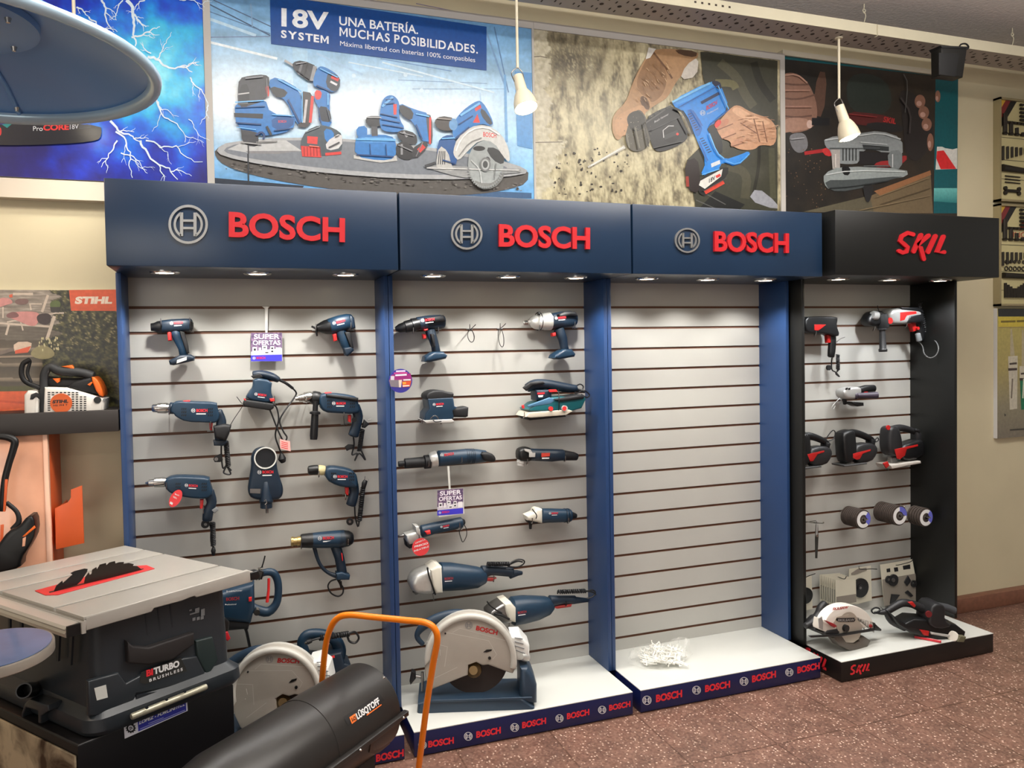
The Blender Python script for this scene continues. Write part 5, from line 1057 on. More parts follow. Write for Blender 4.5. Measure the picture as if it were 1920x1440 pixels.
logo(t, Z, 1008, 192, 1090, 190, D+.0288)
hook(499, 948, -.02, 'wire hook through the outlet of the dust attachment', d=.10)
# third row right
D = .066; t = tool('corded_drill', 'small corded blue drill with black keyless chuck, above the heat gun', 'drill', 640, 910, D, GD)
corded(t, Z, D, (*Z([(1348, 168), (1425, 162)]), [(0, 5), (.08, 8), (.3, 9), (.6, 9.2), (1, 9)]), [(1470, 152), (1520, 130), (1650, 150), (1702, 180), (1715, 230), (1722, 290), (1660, 292), (1560, 276), (1480, 232)], None,
       [(1690, 275, 38), (1696, 340, 36), (1672, 425, 38)], [(1625, 292), (1656, 292), (1650, 355), (1630, 345)], lg=(1572, 224, 1645, 224), cm=blk, collar=(*Z([(1424, 163), (1475, 170)]), 9.4, mat('collar_cream', (196, 184, 140), .5)))
m = MB(); m.coil((*Z([(1762, 300)])[0], .06), (*Z([(1735, 545)])[0], .05), .0078, .0038, 17, cordm); m.cord(zc(((1700, 440, .06), (1705, 520, .05), (1725, 590, .05), (1735, 540, .05))), .0032, cordm); part(t, 'power_cord', m)
m = MB(); m.limb(Z([(1765, 300, 16), (1772, 265, 20), (1782, 245, 16)]), .06, rub); m.limb(Z([(1775, 240, 3), (1778, 212, 3)]), .06, chrome); m.limb(Z([(1795, 245, 3), (1802, 235, 3)]), .06, chrome); part(t, 'plug', m)
m = MB(); m.disc(*Z([(1664, 552)])[0], 6.5, .055, .012, rub); m.disc(*Z([(1664, 552)])[0], 2.6, .063, .005, steel, 6); part(t, 'chuck_key', m)
hook(598, 893, 0, 'wire hook under the chuck of the small corded drill', m=chrome); hook(648, 930, -.012, 'wire hook under the trigger of the small corded drill', m=chrome)
# heat gun
D = .07; t = tool('heat_gun', 'blue heat gun with brass nozzle and open handle guard', 'heat gun', 620, 1040, D)
m = MB(); m.rev(*Z([(1222, 702), (1300, 698)]), [(0, 8.5), (.2, 9.5), (.22, 8), (.6, 8), (.62, 9.5), (1, 9)], D, brass); part(t, 'nozzle', m)
m = MB(); m.rev(*Z([(1294, 697), (1390, 693)]), [(0, 11.5), (.1, 12.8), (.7, 14), (1, 14.2)], D, blk); part(t, 'front_sleeve', m)
m = MB(); m.rev(*Z([(1384, 693), (1625, 680)]), [(0, 14.2), (.4, 15.5), (.8, 16.4), (1, 16)], D, navy); part(t, 'body', m)
m = MB(); m.rev(*Z([(1620, 680), (1690, 676)]), [(0, 16), (.5, 14.5), (.9, 10.5), (1, 8)], D, blk)
for i in range(4): m.rev(*Z([(1585+i*9, 682-i*.5), (1588+i*9, 682-i*.5)]), [(0, 16.6), (1, 16.6)], D, blk)
part(t, 'rear_cap', m)
m = MB(); m.limb(Z([(1556, 730, 40), (1585, 820, 36), (1602, 910, 36), (1606, 950, 38)]), D, navy_d, k=.75); m.puff(Z([(1556, 930), (1600, 918), (1662, 945), (1655, 980), (1560, 980)]), D, .05, navy, .008); part(t, 'handle', m)
m = MB(); m.limb(Z([(1398, 748, 15), (1425, 840, 13), (1460, 900, 13), (1510, 940, 14), (1570, 960, 20)]), D, navy_d, smooth=3); part(t, 'handle_guard', m)
m = MB(); m.puff(Z([(1596, 780), (1606, 790), (1612, 840), (1604, 845)]), D+.01, .02, redp, .003); part(t, 'switch', m)
m = MB(); m.cord(zc(((1600, 975, .07), (1585, 1010, .06), (1612, 1045, .05), (1610, 1090, .05), (1575, 1112, .05), (1525, 1090, .05), (1500, 1040, .05), (1520, 1000, .055), (1568, 982, .06))), .0034, cordm); m.cord(zc(((1568, 980, .065), (1590, 1020, .06), (1600, 1050, .055), (1596, 1000, .06))), .004, cordm); part(t, 'power_cord', m)
logo(t, Z, 1462, 688, 1545, 683, D+.0345)
hook(565, 1028, 0, 'wire hook under the front of the heat gun', m=chrome); hook(653, 1020, 0, 'wire hook under the back of the heat gun', m=chrome)
# breaker hammer behind the table saw
D = .10; t = tool('demolition_hammer', 'large blue breaker hammer with D handle, right behind the table saw', 'hammer', 450, 1120, D)
m = MB(); m.puff(Z([(640, 1060), (700, 1055), (890, 1000), (945, 985), (948, 1160), (918, 1285), (700, 1262), (640, 1250)]), D, .12, navy, .02); part(t, 'body', m)
m = MB(); m.puff(Z([(640, 1240), (918, 1275), (900, 1330), (740, 1345), (640, 1330)]), D, .10, rub, .015); part(t, 'lower_housing', m)
m = MB(); m.limb(Z([(955, 975, 20), (1020, 935, 26), (1085, 935, 30), (1120, 990, 28), (1128, 1080, 28), (1110, 1170, 30), (1050, 1228, 36), (975, 1215, 36), (930, 1190, 30)]), D, navy, smooth=3, k=.9); part(t, 'handle', m)
m = MB(); m.limb(Z([(1056, 980, 10), (1054, 1070, 10), (1044, 1155, 12)]), D+.004, redp); part(t, 'trigger', m)
m = MB(); m.disc(*Z([(966, 1226)])[0], 5.5, D+.045, .03, chrome); part(t, 'knob', m)
m = MB(); m.puff(Z([(905, 1120), (928, 1116), (928, 1148), (905, 1152)]), D+.062, .004, redp, .001); part(t, 'selector', m)
m = MB(); q = Z([(738, 1082), (858, 1074), (736, 1148), (834, 1140), (728, 1180), (812, 1176)]); m.text('Breakhammer', q[0], q[1], 3.2, D+.0612, white_ink, .01); part(t, 'model_lettering', m)
m = MB(); m.text('BOSCH', q[2], q[3], 6.5, D+.0612, mat('dull_red_ink', (150, 44, 50), .5), .03); part(t, 'red_lettering', m)
m = MB(); m.text('Professional', q[4], q[5], 2.6, D+.0612, white_ink, .01); part(t, 'small_lettering', m)
m = MB(); m.cord(zc(((860, 1325, .10), (885, 1365, .10), (900, 1430, .09), (915, 1500, .08), (930, 1540, .08))), .006, cordm); part(t, 'power_cord', m)
m = MB(); m.limb(Z([(870, 1320, 24), (890, 1360, 14)]), .10, rub); part(t, 'cord_sleeve', m)
m = MB(); m.tube(spline([P(*q) for q in zc(((985, 990, .14), (975, 930, .13), (1000, 900, .12), (1015, 860, .13), (1028, 808, .13)))], 5), .003, blk, 6); m.tube(spline([P(*q) for q in zc(((1000, 985, .14), (1012, 930, .14), (985, 915, .13), (1010, 890, .12)))], 5), .003, blk, 6); m.puff(Z([(975, 900), (1010, 895), (1005, 980), (980, 985)]), .12, .02, mat('steel_hook_plate', (120, 116, 108), .4, .8), .004); tag(part(None, 'wall_hook', m), 'steel hook with a black tie above the breaker hammer handle', 'hook', 'wire hooks in the slat walls')
# low planer behind the heater handle
Z = K(340, 1120, 3.692); zc = lambda pts: [(*Z([(q[0], q[1])])[0], q[2]) for q in pts]
D = .075; t = tool('circular_saw', 'navy circular saw with coiled cord behind the orange tube handle', 'saw', 620, 1230, D)
m = MB(); m.limb(Z([(850, 380, 38), (835, 310, 34), (865, 262, 34), (930, 250, 34), (1000, 262, 36), (1070, 300, 40), (1095, 370, 46), (1080, 430, 50)]), D, navy, smooth=3, k=.9); part(t, 'handle', m)
m = MB(); m.puff(Z([(1000, 360), (1100, 340), (1120, 420), (1160, 430), (1156, 470), (1030, 500), (990, 470)]), D, .12, navy_d, .02); m.puff(Z([(820, 380), (1100, 400), (1120, 620), (860, 620)]), D-.02, .10, navy_d, .02); part(t, 'body', m)
m = MB(); m.puff(Z([(1020, 412), (1060, 402), (1062, 418), (1022, 428)]), D+.062, .004, redp, .001); part(t, 'lock_button', m)
m = MB(); m.coil((*Z([(960, 282)])[0], D+.06), (*Z([(1160, 252)])[0], D+.05), .0085, .0045, 14, cordm); m.cord(zc(((1150, 255, D+.05), (1200, 240, D+.05), (1228, 280, D+.05), (1205, 315, D+.05), (1165, 305, D+.05), (1150, 270, D+.05))), .0045, cordm); m.cord(zc(((960, 282, D+.06), (920, 292, D+.06), (890, 305, D+.06))), .0045, cordm); part(t, 'power_cord', m)
m = MB(); m.limb(Z([(900, 300, 14), (872, 312, 16)]), D+.06, rub); m.limb(Z([(872, 312, 11), (856, 320, 9)]), D+.06, chrome); part(t, 'plug', m)
# ------------------------------------------------------------------ second blue cabinet
Z = K(720, 540, 4); ZC_ = lambda: (lambda pts: [(*Z([(q[0], q[1])])[0], q[2]) for q in pts]); zc = ZC_()
GS = 'power tools hung on the second blue cabinet'
D = .062; t = tool('cordless_drill', 'black nosed cordless drill beside the blue post, top left of the second cabinet', 'drill', 800, 640, D, GS)
m = MB(); m.limb(Z([(250, 268, 50), (330, 258, 52), (420, 254, 54), (446, 254, 48)]), D, navy_d, k=.85, sq=2.5); part(t, 'motor_housing', m)
m = MB(); m.rev(*Z([(262, 268), (86, 308)]), [(0, 12), (.3, 13), (.32, 11.5), (.6, 11), (.62, 9.5), (.85, 8), (1, 4)], D, blk); part(t, 'chuck', m)
m = MB(); m.puff(Z([(300, 225), (440, 203), (455, 250), (330, 262)]), D+.02, .05, rub, .012); part(t, 'rubber_top', m)
m = MB(); m.limb(Z([(345, 320, 40), (370, 390, 34), (385, 440, 32), (392, 490, 34)]), D, navy_d, k=.8); part(t, 'handle', m)
m = MB(); m.puff(Z([(286, 345), (312, 348), (312, 380), (290, 382)]), D, .03, redp, .005); m.puff(Z([(296, 310), (325, 306), (324, 318), (298, 322)]), D+.02, .03, redp, .003); part(t, 'trigger', m)
m = MB(); m.puff(Z([(290, 552), (298, 515), (360, 478), (430, 478), (462, 505), (450, 530), (330, 556)]), D, .08, navy, .012); part(t, 'foot', m)
m = MB(); m.puff(Z([(345, 345), (370, 345), (385, 440), (365, 445)]), D+.02, .03, rub, .006); part(t, 'rubber_grip', m)
logo(t, Z, 310, 250, 380, 242, D+.0465)
hook(775, 622, -.004, 'wire hook under the chuck of the black nosed drill', d=.09); hook(822, 620, -.006, 'wire hook under the back of the black nosed drill')
def tie_loop(cx, cy, rx, ry, lab, u):
    m = MB(); m.tube([P(cx+rx*math.cos(2*PI*i/28)+ry*.12*math.sin(2*PI*i/28), cy+ry*math.sin(2*PI*i/28), .085) for i in range(29)], .0016, blk, 6)
    m.cord([(cx-2, cy-ry, .085), (cx+4, cy-ry-5, .09), (cx+9, cy-ry-10, .10)], .0016, blk); tag(part(None, 'cable_tie', m), lab, 'cable tie', 'empty cable ties on hooks'); hook(u, cy-ry-1, 0, 'empty wire hook holding '+lab, d=.088)
tie_loop(883, 630, 6, 11.5, 'the left of two empty black cable tie loops between the drills', 881)
tie_loop(939.5, 633.5, 5, 17, 'the right of two empty black cable tie loops between the drills', 938)
D = .066; t = tool('impact_wrench', 'impact wrench with grey metal nose, top right of the second cabinet', 'drill', 1045, 640, D, GS)
m = MB(); m.rev(*Z([(1245, 250), (1048, 262)]), [(0, 17), (.22, 16.5), (.3, 15), (.45, 14.5), (.6, 13), (.74, 8), (.78, 4.5), (.82, 3.8), (1, 3.5)], D, alu); part(t, 'hammer_case', m)
m = MB(); m.rev(*Z([(1075, 262), (1048, 262)]), [(0, 4.6), (.9, 4.2), (1, 3)], D, chrome); part(t, 'drive_shaft', m)
m = MB(); m.limb(Z([(1262, 248, 58), (1330, 238, 62), (1400, 232, 60), (1432, 232, 48)]), D, navy_d, k=.85, sq=2.6); part(t, 'motor_housing', m)
m = MB(); m.puff(Z([(1290, 200), (1340, 178), (1420, 180), (1440, 215), (1380, 210), (1300, 228)]), D+.02, .06, rub, .01); part(t, 'rubber_top', m)
m = MB(); m.limb(Z([(1310, 310, 42), (1340, 380, 36), (1350, 440, 32), (1358, 475, 34)]), D, navy_d, k=.8); part(t, 'handle', m)
m = MB(); m.puff(Z([(1254, 338), (1280, 335), (1282, 360), (1258, 364)]), D, .03, redp, .005); part(t, 'trigger', m)
m = MB(); m.puff(Z([(1252, 525), (1262, 500), (1330, 458), (1385, 460), (1414, 495), (1405, 515), (1290, 535)]), D, .08, navy, .012); part(t, 'foot', m)
m = MB(); m.tube([P(*q) for q in zc([(1160+34*math.cos(a), 250+70*math.sin(a), D+.055*math.cos(a)) for a in [2*PI*i/20 for i in range(21)]])], .0022, blk, 6); m.puff(Z([(1152, 182), (1170, 182), (1170, 205), (1152, 205)]), D+.05, .012, blk, .003); part(t, 'cable_tie', m)
logo(t, Z, 1308, 232, 1365, 226, D+.0555)
hook(1012, 618, 0, 'wire hook under the nose of the impact wrench', d=.10); hook(1078, 612, 0, 'wire hook under the back of the impact wrench', d=.10)
# round sticker on the post
D = .212; m = MB(); t = tool('round_sign', 'round blue promotional sticker sign on the post between the first two cabinets', 'sign', 751, 714, D)
m.disc(751, 714, 22.5, D, .002, mat('sign_violet_print', (54, 50, 140), .45), 32); part(t, 'disc', m)
A = Art(720, 540, 4, D+.0016, ink)
A.p([(60, 650), (200, 640), (208, 690), (35, 700)], (140, 40, 110)); A.l([(90, 625), (160, 622)], 12, (220, 200, 225)); A.l([(75, 640), (175, 636)], 10, (190, 60, 130)); A.l([(85, 655), (170, 650)], 12, (230, 220, 230))
A.p([(38, 690), (130, 690), (110, 745), (50, 740)], (120, 112, 120)); A.p([(50, 660), (78, 660), (76, 690), (50, 690)], (196, 190, 200)); A.p([(135, 700), (205, 695), (195, 740), (140, 745)], (200, 80, 50)); A.l([(145, 690), (200, 688)], 10, (230, 210, 210)); A.l([(140, 715), (165, 712)], 18, (226, 150, 60)); A.p([(110, 690), (135, 688), (128, 745), (112, 745)], (206, 190, 180)); A.l([(140, 735), (190, 732)], 8, (230, 220, 210))
A.build('print', t, flat=True)
# small sander
D = .075; t = tool('palm_sander', 'small blue palm sander with dust box on its right, left side of the second cabinet', 'sander', 828, 785, D, GS)
m = MB(); m.puff(Z([(292, 815), (305, 785), (350, 765), (410, 762), (460, 778), (500, 782), (502, 800), (480, 860), (310, 840)]), D, .10, rub, .03, 1); part(t, 'rubber_grip', m)
m = MB(); m.puff(Z([(305, 825), (495, 815), (505, 880), (525, 890), (490, 915), (500, 965), (470, 985), (285, 985), (290, 935), (318, 900)]), D, .105, navy, .015); part(t, 'body', m)
m = MB(); m.puff(Z([(272, 985), (480, 975), (500, 990), (480, 1003), (290, 1005)]), D, .12, lgrey, .003); part(t, 'base_plate', m)
m = MB(); m.puff(Z([(480, 905), (600, 885), (622, 893), (618, 960), (600, 968), (500, 965), (485, 940)]), D-.01, .06, rub, .01); part(t, 'dust_box', m)
m = MB(); m.cord(zc(((345, 985, D+.065), (370, 960, D+.075), (395, 962, D+.075), (410, 985, D+.07))), .0022, chrome); m.cord(zc(((365, 985, D+.065), (385, 1003, D+.075), (430, 1000, D+.075))), .0025, blk); part(t, 'paper_clip', m)
logo(t, Z, 392, 880, 448, 876, D+.0545)
hook(792, 792, 0, 'wire hook under the left of the small palm sander'); hook(828, 793, 0, 'wire hook under the right of the small palm sander')
# orbital sheet sander
D = .08; t = tool('sheet_sander', 'long blue sheet sander with teal side plate and pale base, right of the second cabinet', 'sander', 1035, 745, D, GS)
m = MB(); m.limb(Z([(1075, 750, 34), (1130, 725, 40), (1220, 722, 36), (1310, 738, 36), (1400, 752, 32), (1440, 752, 26)]), D, navy_d, k=1.1, smooth=3); part(t, 'handle', m)
m = MB(); m.puff(Z([(1040, 748), (1090, 706), (1190, 698), (1205, 714), (1110, 732), (1066, 772)]), D+.03, .02, rub, .006); part(t, 'rubber_grip', m)
m = MB(); m.puff(Z([(1115, 760), (1240, 760), (1235, 840), (1120, 840)]), D, .08, navy_d, .015); part(t, 'neck', m)
m = MB(); m.puff(Z([(1050, 905), (1110, 860), (1240, 815), (1460, 805), (1472, 830), (1440, 895), (1370, 915), (1060, 918)]), D, .12, mat('teal_plastic', (14, 84, 92), .4), .015); part(t, 'side_plate', m)
m = MB(); m.puff(Z([(1075, 880), (1240, 820), (1290, 835), (1250, 870), (1080, 895)]), D+.055, .012, mat('pale_blue_plastic', (70, 110, 140), .4), .004); part(t, 'top_shroud', m)
m = MB(); m.puff(Z([(1240, 830), (1440, 795), (1470, 805), (1465, 825), (1290, 850)]), D+.02, .10, rub, .01); part(t, 'rear_cover', m)
m = MB(); m.puff(Z([(1025, 958), (1050, 925), (1340, 905), (1370, 915), (1320, 945), (1060, 965)]), D, .13, mat('pale_base_plate', (196, 188, 172), .5), .003); m.puff(Z([(1025, 960), (1320, 945), (1330, 958), (1060, 985), (1040, 970)]), D-.01, .11, rub, .004); part(t, 'base_plate', m)
m = MB(); m.limb(Z([(1040, 880, 10), (1045, 900, 10)]), D+.05, redp); part(t, 'clamp_lever', m); m = MB(); m.disc(*Z([(1250, 905)])[0], 4, D+.064, .012, redp, 14); part(t, 'clamp_button', m)
m = MB(); m.disc(*Z([(1353, 903)])[0], 5.6, D+.066, .012, lgrey); m.disc(*Z([(1353, 903)])[0], 4, D+.0725, .004, redp); part(t, 'dust_port', m)
m = MB(); m.puff(Z([(1232, 762), (1290, 760), (1300, 778), (1240, 782)]), D+.045, .006, redp, .001); part(t, 'switch', m)
m = MB(); m.flat(Z([(1150, 785), (1205, 782), (1204, 795), (1150, 798)]), D+.0409, red_ink); m.flat(Z([(1155, 805), (1195, 803), (1190, 818), (1160, 820)]), D+.0409, white_ink); part(t, 'logo_label', m)
m = MB(); m.cord(zc(((1430, 742, D), (1470, 722, D), (1495, 740, D), (1480, 765, D), (1430, 760, D), (1440, 790, D+.01), (1500, 770, D), (1540, 800, D), (1520, 820, D), (1480, 800, D))), .0034, cordm); m.coil((*Z([(1440, 765)])[0], D), (*Z([(1500, 775)])[0], D), .006, .003, 6, cordm); part(t, 'power_cord', m)
m = MB(); m.tube([P(*q) for q in zc([(1303+10*math.cos(a), 860+105*math.sin(a), D+.075*math.cos(a)) for a in [PI*(-.5)+PI*i/12 for i in range(13)]])], .0022, blk, 6); part(t, 'cable_tie', m)
hook(983, 782, 0, 'wire hook under the front of the long sheet sander', d=.12); hook(1037, 781, 0, 'wire hook under the back of the long sheet sander', d=.12)
# straight grinder
D = .06; t = tool('straight_grinder', 'long straight grinder with black neck reaching left over the post', 'grinder', 838, 860, D, GS)
m = MB(); m.rev(*Z([(345, 1302), (108, 1320)]), [(0, 13), (.18, 13), (.2, 10), (.8, 9.5), (.82, 5), (.9, 5.5), (1, 5)], D, rub); part(t, 'neck', m)
m = MB(); m.rev(*Z([(392, 1282), (338, 1292)]), [(0, 16), (.7, 15), (1, 12)], D, alu); part(t, 'gear_ring', m)
m = MB(); m.limb(Z([(410, 1278, 60), (500, 1272, 56), (620, 1262, 56), (690, 1262, 54), (760, 1262, 44)]), D, navy, k=.95); part(t, 'motor_housing', m)
m = MB(); m.puff(Z([(710, 1225), (790, 1230), (825, 1262), (825, 1298), (780, 1300), (730, 1285)]), D+.01, .06, rub, .015, 1); part(t, 'rear_grip', m)
m = MB()
for i in range(5): m.rev(*Z([(612+i*14, 1262), (616+i*14, 1262)]), [(0, 14.3), (1, 14.3)], D, navy_d)
part(t, 'vent_ring', m)
logo(t, Z, 455, 1262, 525, 1250, D+.0295, sub=False)
hook(804, 873, 0, 'wire hook under the gear ring of the straight grinder', d=.09); hook(866, 866, 0, 'wire hook under the body of the straight grinder', d=.09)
# multi tool
D = .058; t = tool('oscillating_multi_tool', 'oscillating multi tool with grey ringed head, right of the straight grinder', 'multi tool', 1025, 855, D, GS)
m = MB(); m.puff(Z([(995, 1230), (1010, 1200), (1060, 1188), (1095, 1200), (1100, 1290), (1060, 1300), (1000, 1290)]), D, .06, blk, .015, 1); part(t, 'gear_head', m)
m = MB(); m.rev(*Z([(1030, 1290), (1022, 1332)]), [(0, 8), (.5, 8), (.55, 7), (1, 6.5)], D, lgrey); part(t, 'tool_collar', m)
m = MB(); m.limb(Z([(1075, 1248, 46), (1160, 1252, 46), (1260, 1255, 48), (1340, 1252, 42)]), D, navy_d, k=.9, sq=2.4); part(t, 'motor_housing', m)
m = MB(); m.limb(Z([(1340, 1255, 40), (1420, 1262, 32), (1446, 1268, 26)]), D, rub, k=.9); part(t, 'rear_grip', m)
m = MB(); m.puff(Z([(1050, 1205), (1100, 1212), (1115, 1240), (1095, 1270), (1085, 1235), (1055, 1222)]), D+.034, .006, lgrey, .002); m.puff(Z([(1088, 1235), (1135, 1235), (1132, 1268), (1088, 1268)]), D+.04, .004, lgrey, .001); part(t, 'grey_trim', m)
m = MB(); m.flat(Z([(1180, 1238), (1245, 1236), (1243, 1262), (1180, 1268)]), D+.0276, mat('multi_label_red', (186, 60, 46), .5)); m.flat(Z([(1185, 1272), (1240, 1272), (1238, 1280), (1185, 1282)]), D+.0276, white_ink); part(t, 'logo_label', m)
hook(989, 868, -.004, 'wire hook under the head of the multi tool', m=chrome); hook(1060, 862, -.004, 'wire hook under the back of the multi tool', m=chrome)
# lower half
Z = K(720, 860, 4); zc = ZC_()
sale('square sale card on a white strip over the tagged grinder of the second cabinet', Z([(474, 55), (490, 55), (500, 228), (486, 230)]), Z([(400, 238), (594, 222), (602, 412), (412, 438)]), .085, 0)
D = .06; t = tool('angle_grinder', 'small angle grinder with round red price tag, beside the left post', 'grinder', 810, 1000, D, GS)
m = MB(); m.puff(Z([(150, 560), (200, 545), (262, 520), (272, 590), (235, 620), (180, 640), (155, 610)]), D, .06, alu, .014); m.puff(Z([(218, 492), (250, 495), (268, 590), (230, 560)]), D, .065, alu, .01); part(t, 'gear_head', m)
m = MB(); m.puff(Z([(150, 600), (215, 625), (230, 655), (185, 668), (160, 650)]), D, .05, rub, .01); m.limb(Z([(112, 580, 8), (150, 575, 10)]), D, steel); part(t, 'spindle_guard', m)
m = MB(); m.limb(Z([(285, 545, 48), (380, 520, 44), (480, 500, 44), (580, 478, 42)]), D, navy, k=.9); part(t, 'motor_housing', m)
m = MB(); m.limb(Z([(575, 478, 36), (602, 474, 20)]), D, rub); part(t, 'rear_cap', m)
m = MB(); m.puff(Z([(306, 545), (344, 535), (348, 562), (320, 568)]), D+.035, .02, redp, .004); part(t, 'slide_switch', m)
m = MB(); m.disc(*Z([(276, 662)])[0], 16.6, D+.05, .0016, mat('red_price_tag', (222, 62, 66), .5), 28); g_ = part(t, 'price_tag', m, 'round red tag')
m = MB(); q = Z([(235, 640), (312, 610), (228, 668), (330, 640), (225, 700), (335, 664), (262, 712), (308, 700)]); m.text('OFERTA', q[0], q[1], 2.6, D+.0512, white_ink, .02); m.text('PRECIO', q[2], q[3], 3.4, D+.0512, white_ink, .04); m.text('IMBATIBLE', q[4], q[5], 3.2, D+.0512, white_ink, .03); part(g_, 'tag_lettering', m)
m = MB(); m.cord(zc(((595, 485, D), (618, 530, D), (618, 580, D), (592, 625, D), (575, 590, D), (566, 545, D), (590, 510, D))), .0018, blk); part(t, 'cable_tie', m)
logo(t, Z, 445, 515, 490, 505, D+.0285)
hook(786, 1012, 0, 'wire hook under the head of the tagged angle grinder'); hook(862, 992, .006, 'wire hook under the back of the tagged angle grinder')
D = .06; t = tool('angle_grinder', 'small angle grinder with pale metal head, lower right of the second cabinet', 'grinder', 1030, 968, D, GS)
m = MB(); m.puff(Z([(1050, 420), (1110, 395), (1120, 370), (1140, 362), (1172, 370), (1172, 478), (1140, 470), (1060, 455)]), D, .065, mat('pale_gear_case', (214, 210, 196), .45), .014); part(t, 'gear_head', m)
m = MB(); m.limb(Z([(1098, 470, 14), (1098, 525, 10)]), D, rub); m.puff(Z([(1060, 450), (1145, 450), (1140, 480), (1075, 478)]), D, .05, rub, .008); part(t, 'spindle', m)
m = MB(); m.limb(Z([(1178, 426, 54), (1260, 426, 53), (1360, 426, 50), (1395, 424, 46)]), D, navy, k=.9, sq=2.4); part(t, 'motor_housing', m)
m = MB()
for i in range(2): m.rev(*Z([(1352+i*22, 426), (1362+i*22, 426)]), [(0, 13.3), (1, 13.1)], D, navy_d)
m.limb(Z([(1400, 424, 30), (1440, 430, 18)]), D, rub); part(t, 'rear_cap', m)
m = MB(); m.tube(spline([P(*q) for q in zc(((1112, 378, D+.04), (1125, 395, D+.045), (1145, 425, D+.045), (1140, 450, D+.04)))], 5), .0025, blk, 6); part(t, 'cable_tie', m)
logo(t, Z, 1258, 416, 1305, 414, D+.0325)
hook(998, 980, 0, 'wire hook under the head of the pale headed grinder', m=chrome); hook(1066, 980, 0, 'wire hook under the back of the pale headed grinder', m=chrome)
# big grinders
def big(lab, Z, D, head, headm, ring, body, grip, tail, coil, cords, trig, lg, extra=None):
    zc = lambda pts: [(*Z([(q[0], q[1])])[0], q[2]) for q in pts]
    u, v = Z([(body[1][0], body[1][1])])[0]; t = tool('large_angle_grinder', lab, 'grinder', u, v, D, 'large two handed angle grinders')
    m = MB(); m.puff(Z(head), D, .10, headm, .03, 1); part(t, 'gear_head', m)
    m = MB(); m.puff(Z(ring), D, .115, mat('pale_gear_case', (214, 210, 196), .45), .012); part(t, 'bearing_ring', m)
    m = MB(); m.limb(Z(body), D, navy, k=.85, sq=2.4, n=18); part(t, 'motor_housing', m)
    m = MB(); m.limb(Z(grip), D, navy_d, k=.85, smooth=3); part(t, 'rear_handle', m)
    m = MB(); m.limb(Z(tail), D, navy_d, k=.8); part(t, 'handle_end', m)
    m = MB(); m.coil((*Z([coil[0]])[0], D+.02), (*Z([coil[1]])[0], D+.02), .0075, .0036, 13, cordm)
    for c in cords: m.cord(zc([(x, y, D+.02) for x, y in c]), .0034, cordm)
    part(t, 'power_cord', m)
    m = MB(); m.puff(Z(trig), D, .03, mat('dull_red_plastic', (150, 46, 44), .45), .004); part(t, 'trigger', m)
    if lg: logo(t, Z, *lg, D+.085*.95, em=False, col=mat('dull_red_ink', (150, 44, 50), .5))
    return t, zc
t, zc = big('large two handed grinder with whole grey head, above the other large grinder', Z, .08, [(183, 910), (215, 850), (300, 815), (360, 800), (372, 990), (300, 1002), (210, 985), (188, 945)], alu,
    [(325, 810), (375, 778), (410, 785), (418, 980), (365, 985), (340, 930)], [(418, 884, 104), (500, 884, 102), (600, 888, 92), (700, 888, 78), (752, 878, 56)], [(740, 850, 50), (800, 838, 38), (900, 846, 36), (960, 852, 36)], [(945, 868, 34), (1000, 858, 22), (1035, 858, 14)],
    ((775, 790), (940, 790)), [[(930, 810), (1000, 812), (1045, 790), (1050, 765), (1010, 755), (960, 775), (935, 800)], [(940, 795), (1000, 770), (1040, 775)]], [(735, 890), (840, 890), (800, 915), (745, 912)], (455, 910, 520, 905))
m = MB(); m.tube(spline([P(*q) for q in zc(((325, 815, .135), (335, 870, .14), (355, 930, .14), (385, 1020, .13)))], 5), .0035, blk, 6); part(t, 'cable_tie', m)
m = MB(); m.limb(Z([(235, 985, 26), (250, 1010, 18)]), .08, steel); part(t, 'spindle', m)
hook(813, 1113, 0, 'wire hook under the head of the upper large grinder', d=.11, m=chrome); hook(926, 1089, 0, 'wire hook under the grip of the upper large grinder', d=.11, m=chrome)
t, zc = big('large two handed grinder behind the right cut-off saw, cord over the post', Z, .11, [(760, 1145), (800, 1105), (870, 1060), (920, 1050), (950, 1200), (880, 1220), (790, 1180)], steel,
    [(870, 1060), (920, 1045), (958, 1090), (958, 1200), (905, 1190), (880, 1120)], [(965, 1142, 104), (1050, 1130, 102), (1150, 1118, 88), (1225, 1100, 70), (1252, 1085, 50)], [(1245, 1070, 46), (1330, 1060, 34), (1430, 1058, 32)], [(1420, 1062, 28), (1530, 1060, 14)],
    ((1305, 1000), (1510, 992)), [[(1500, 1000), (1560, 985), (1585, 1005), (1565, 1035), (1520, 1050)], [(1500, 990), (1560, 1000), (1590, 1020)]], [(1250, 1105), (1400, 1085), (1395, 1105), (1290, 1120)], (1005, 1165, 1070, 1155))
m = MB(); m.tube(spline([P(*q) for q in zc(((772, 1070, .165), (800, 1105, .17), (850, 1140, .17), (885, 1160, .165)))], 5), .003, blk, 6); m.tube(spline([P(*q) for q in zc(((830, 1165, .17), (880, 1175, .17), (940, 1205, .17)))], 5), .005, blk, 6); part(t, 'cable_tie', m)
hook(955, 1175, 0, 'wire hook under the head of the lower large grinder', d=.11); hook(1062, 1135, 0, 'wire hook under the grip of the lower large grinder', d=.13, m=blk)
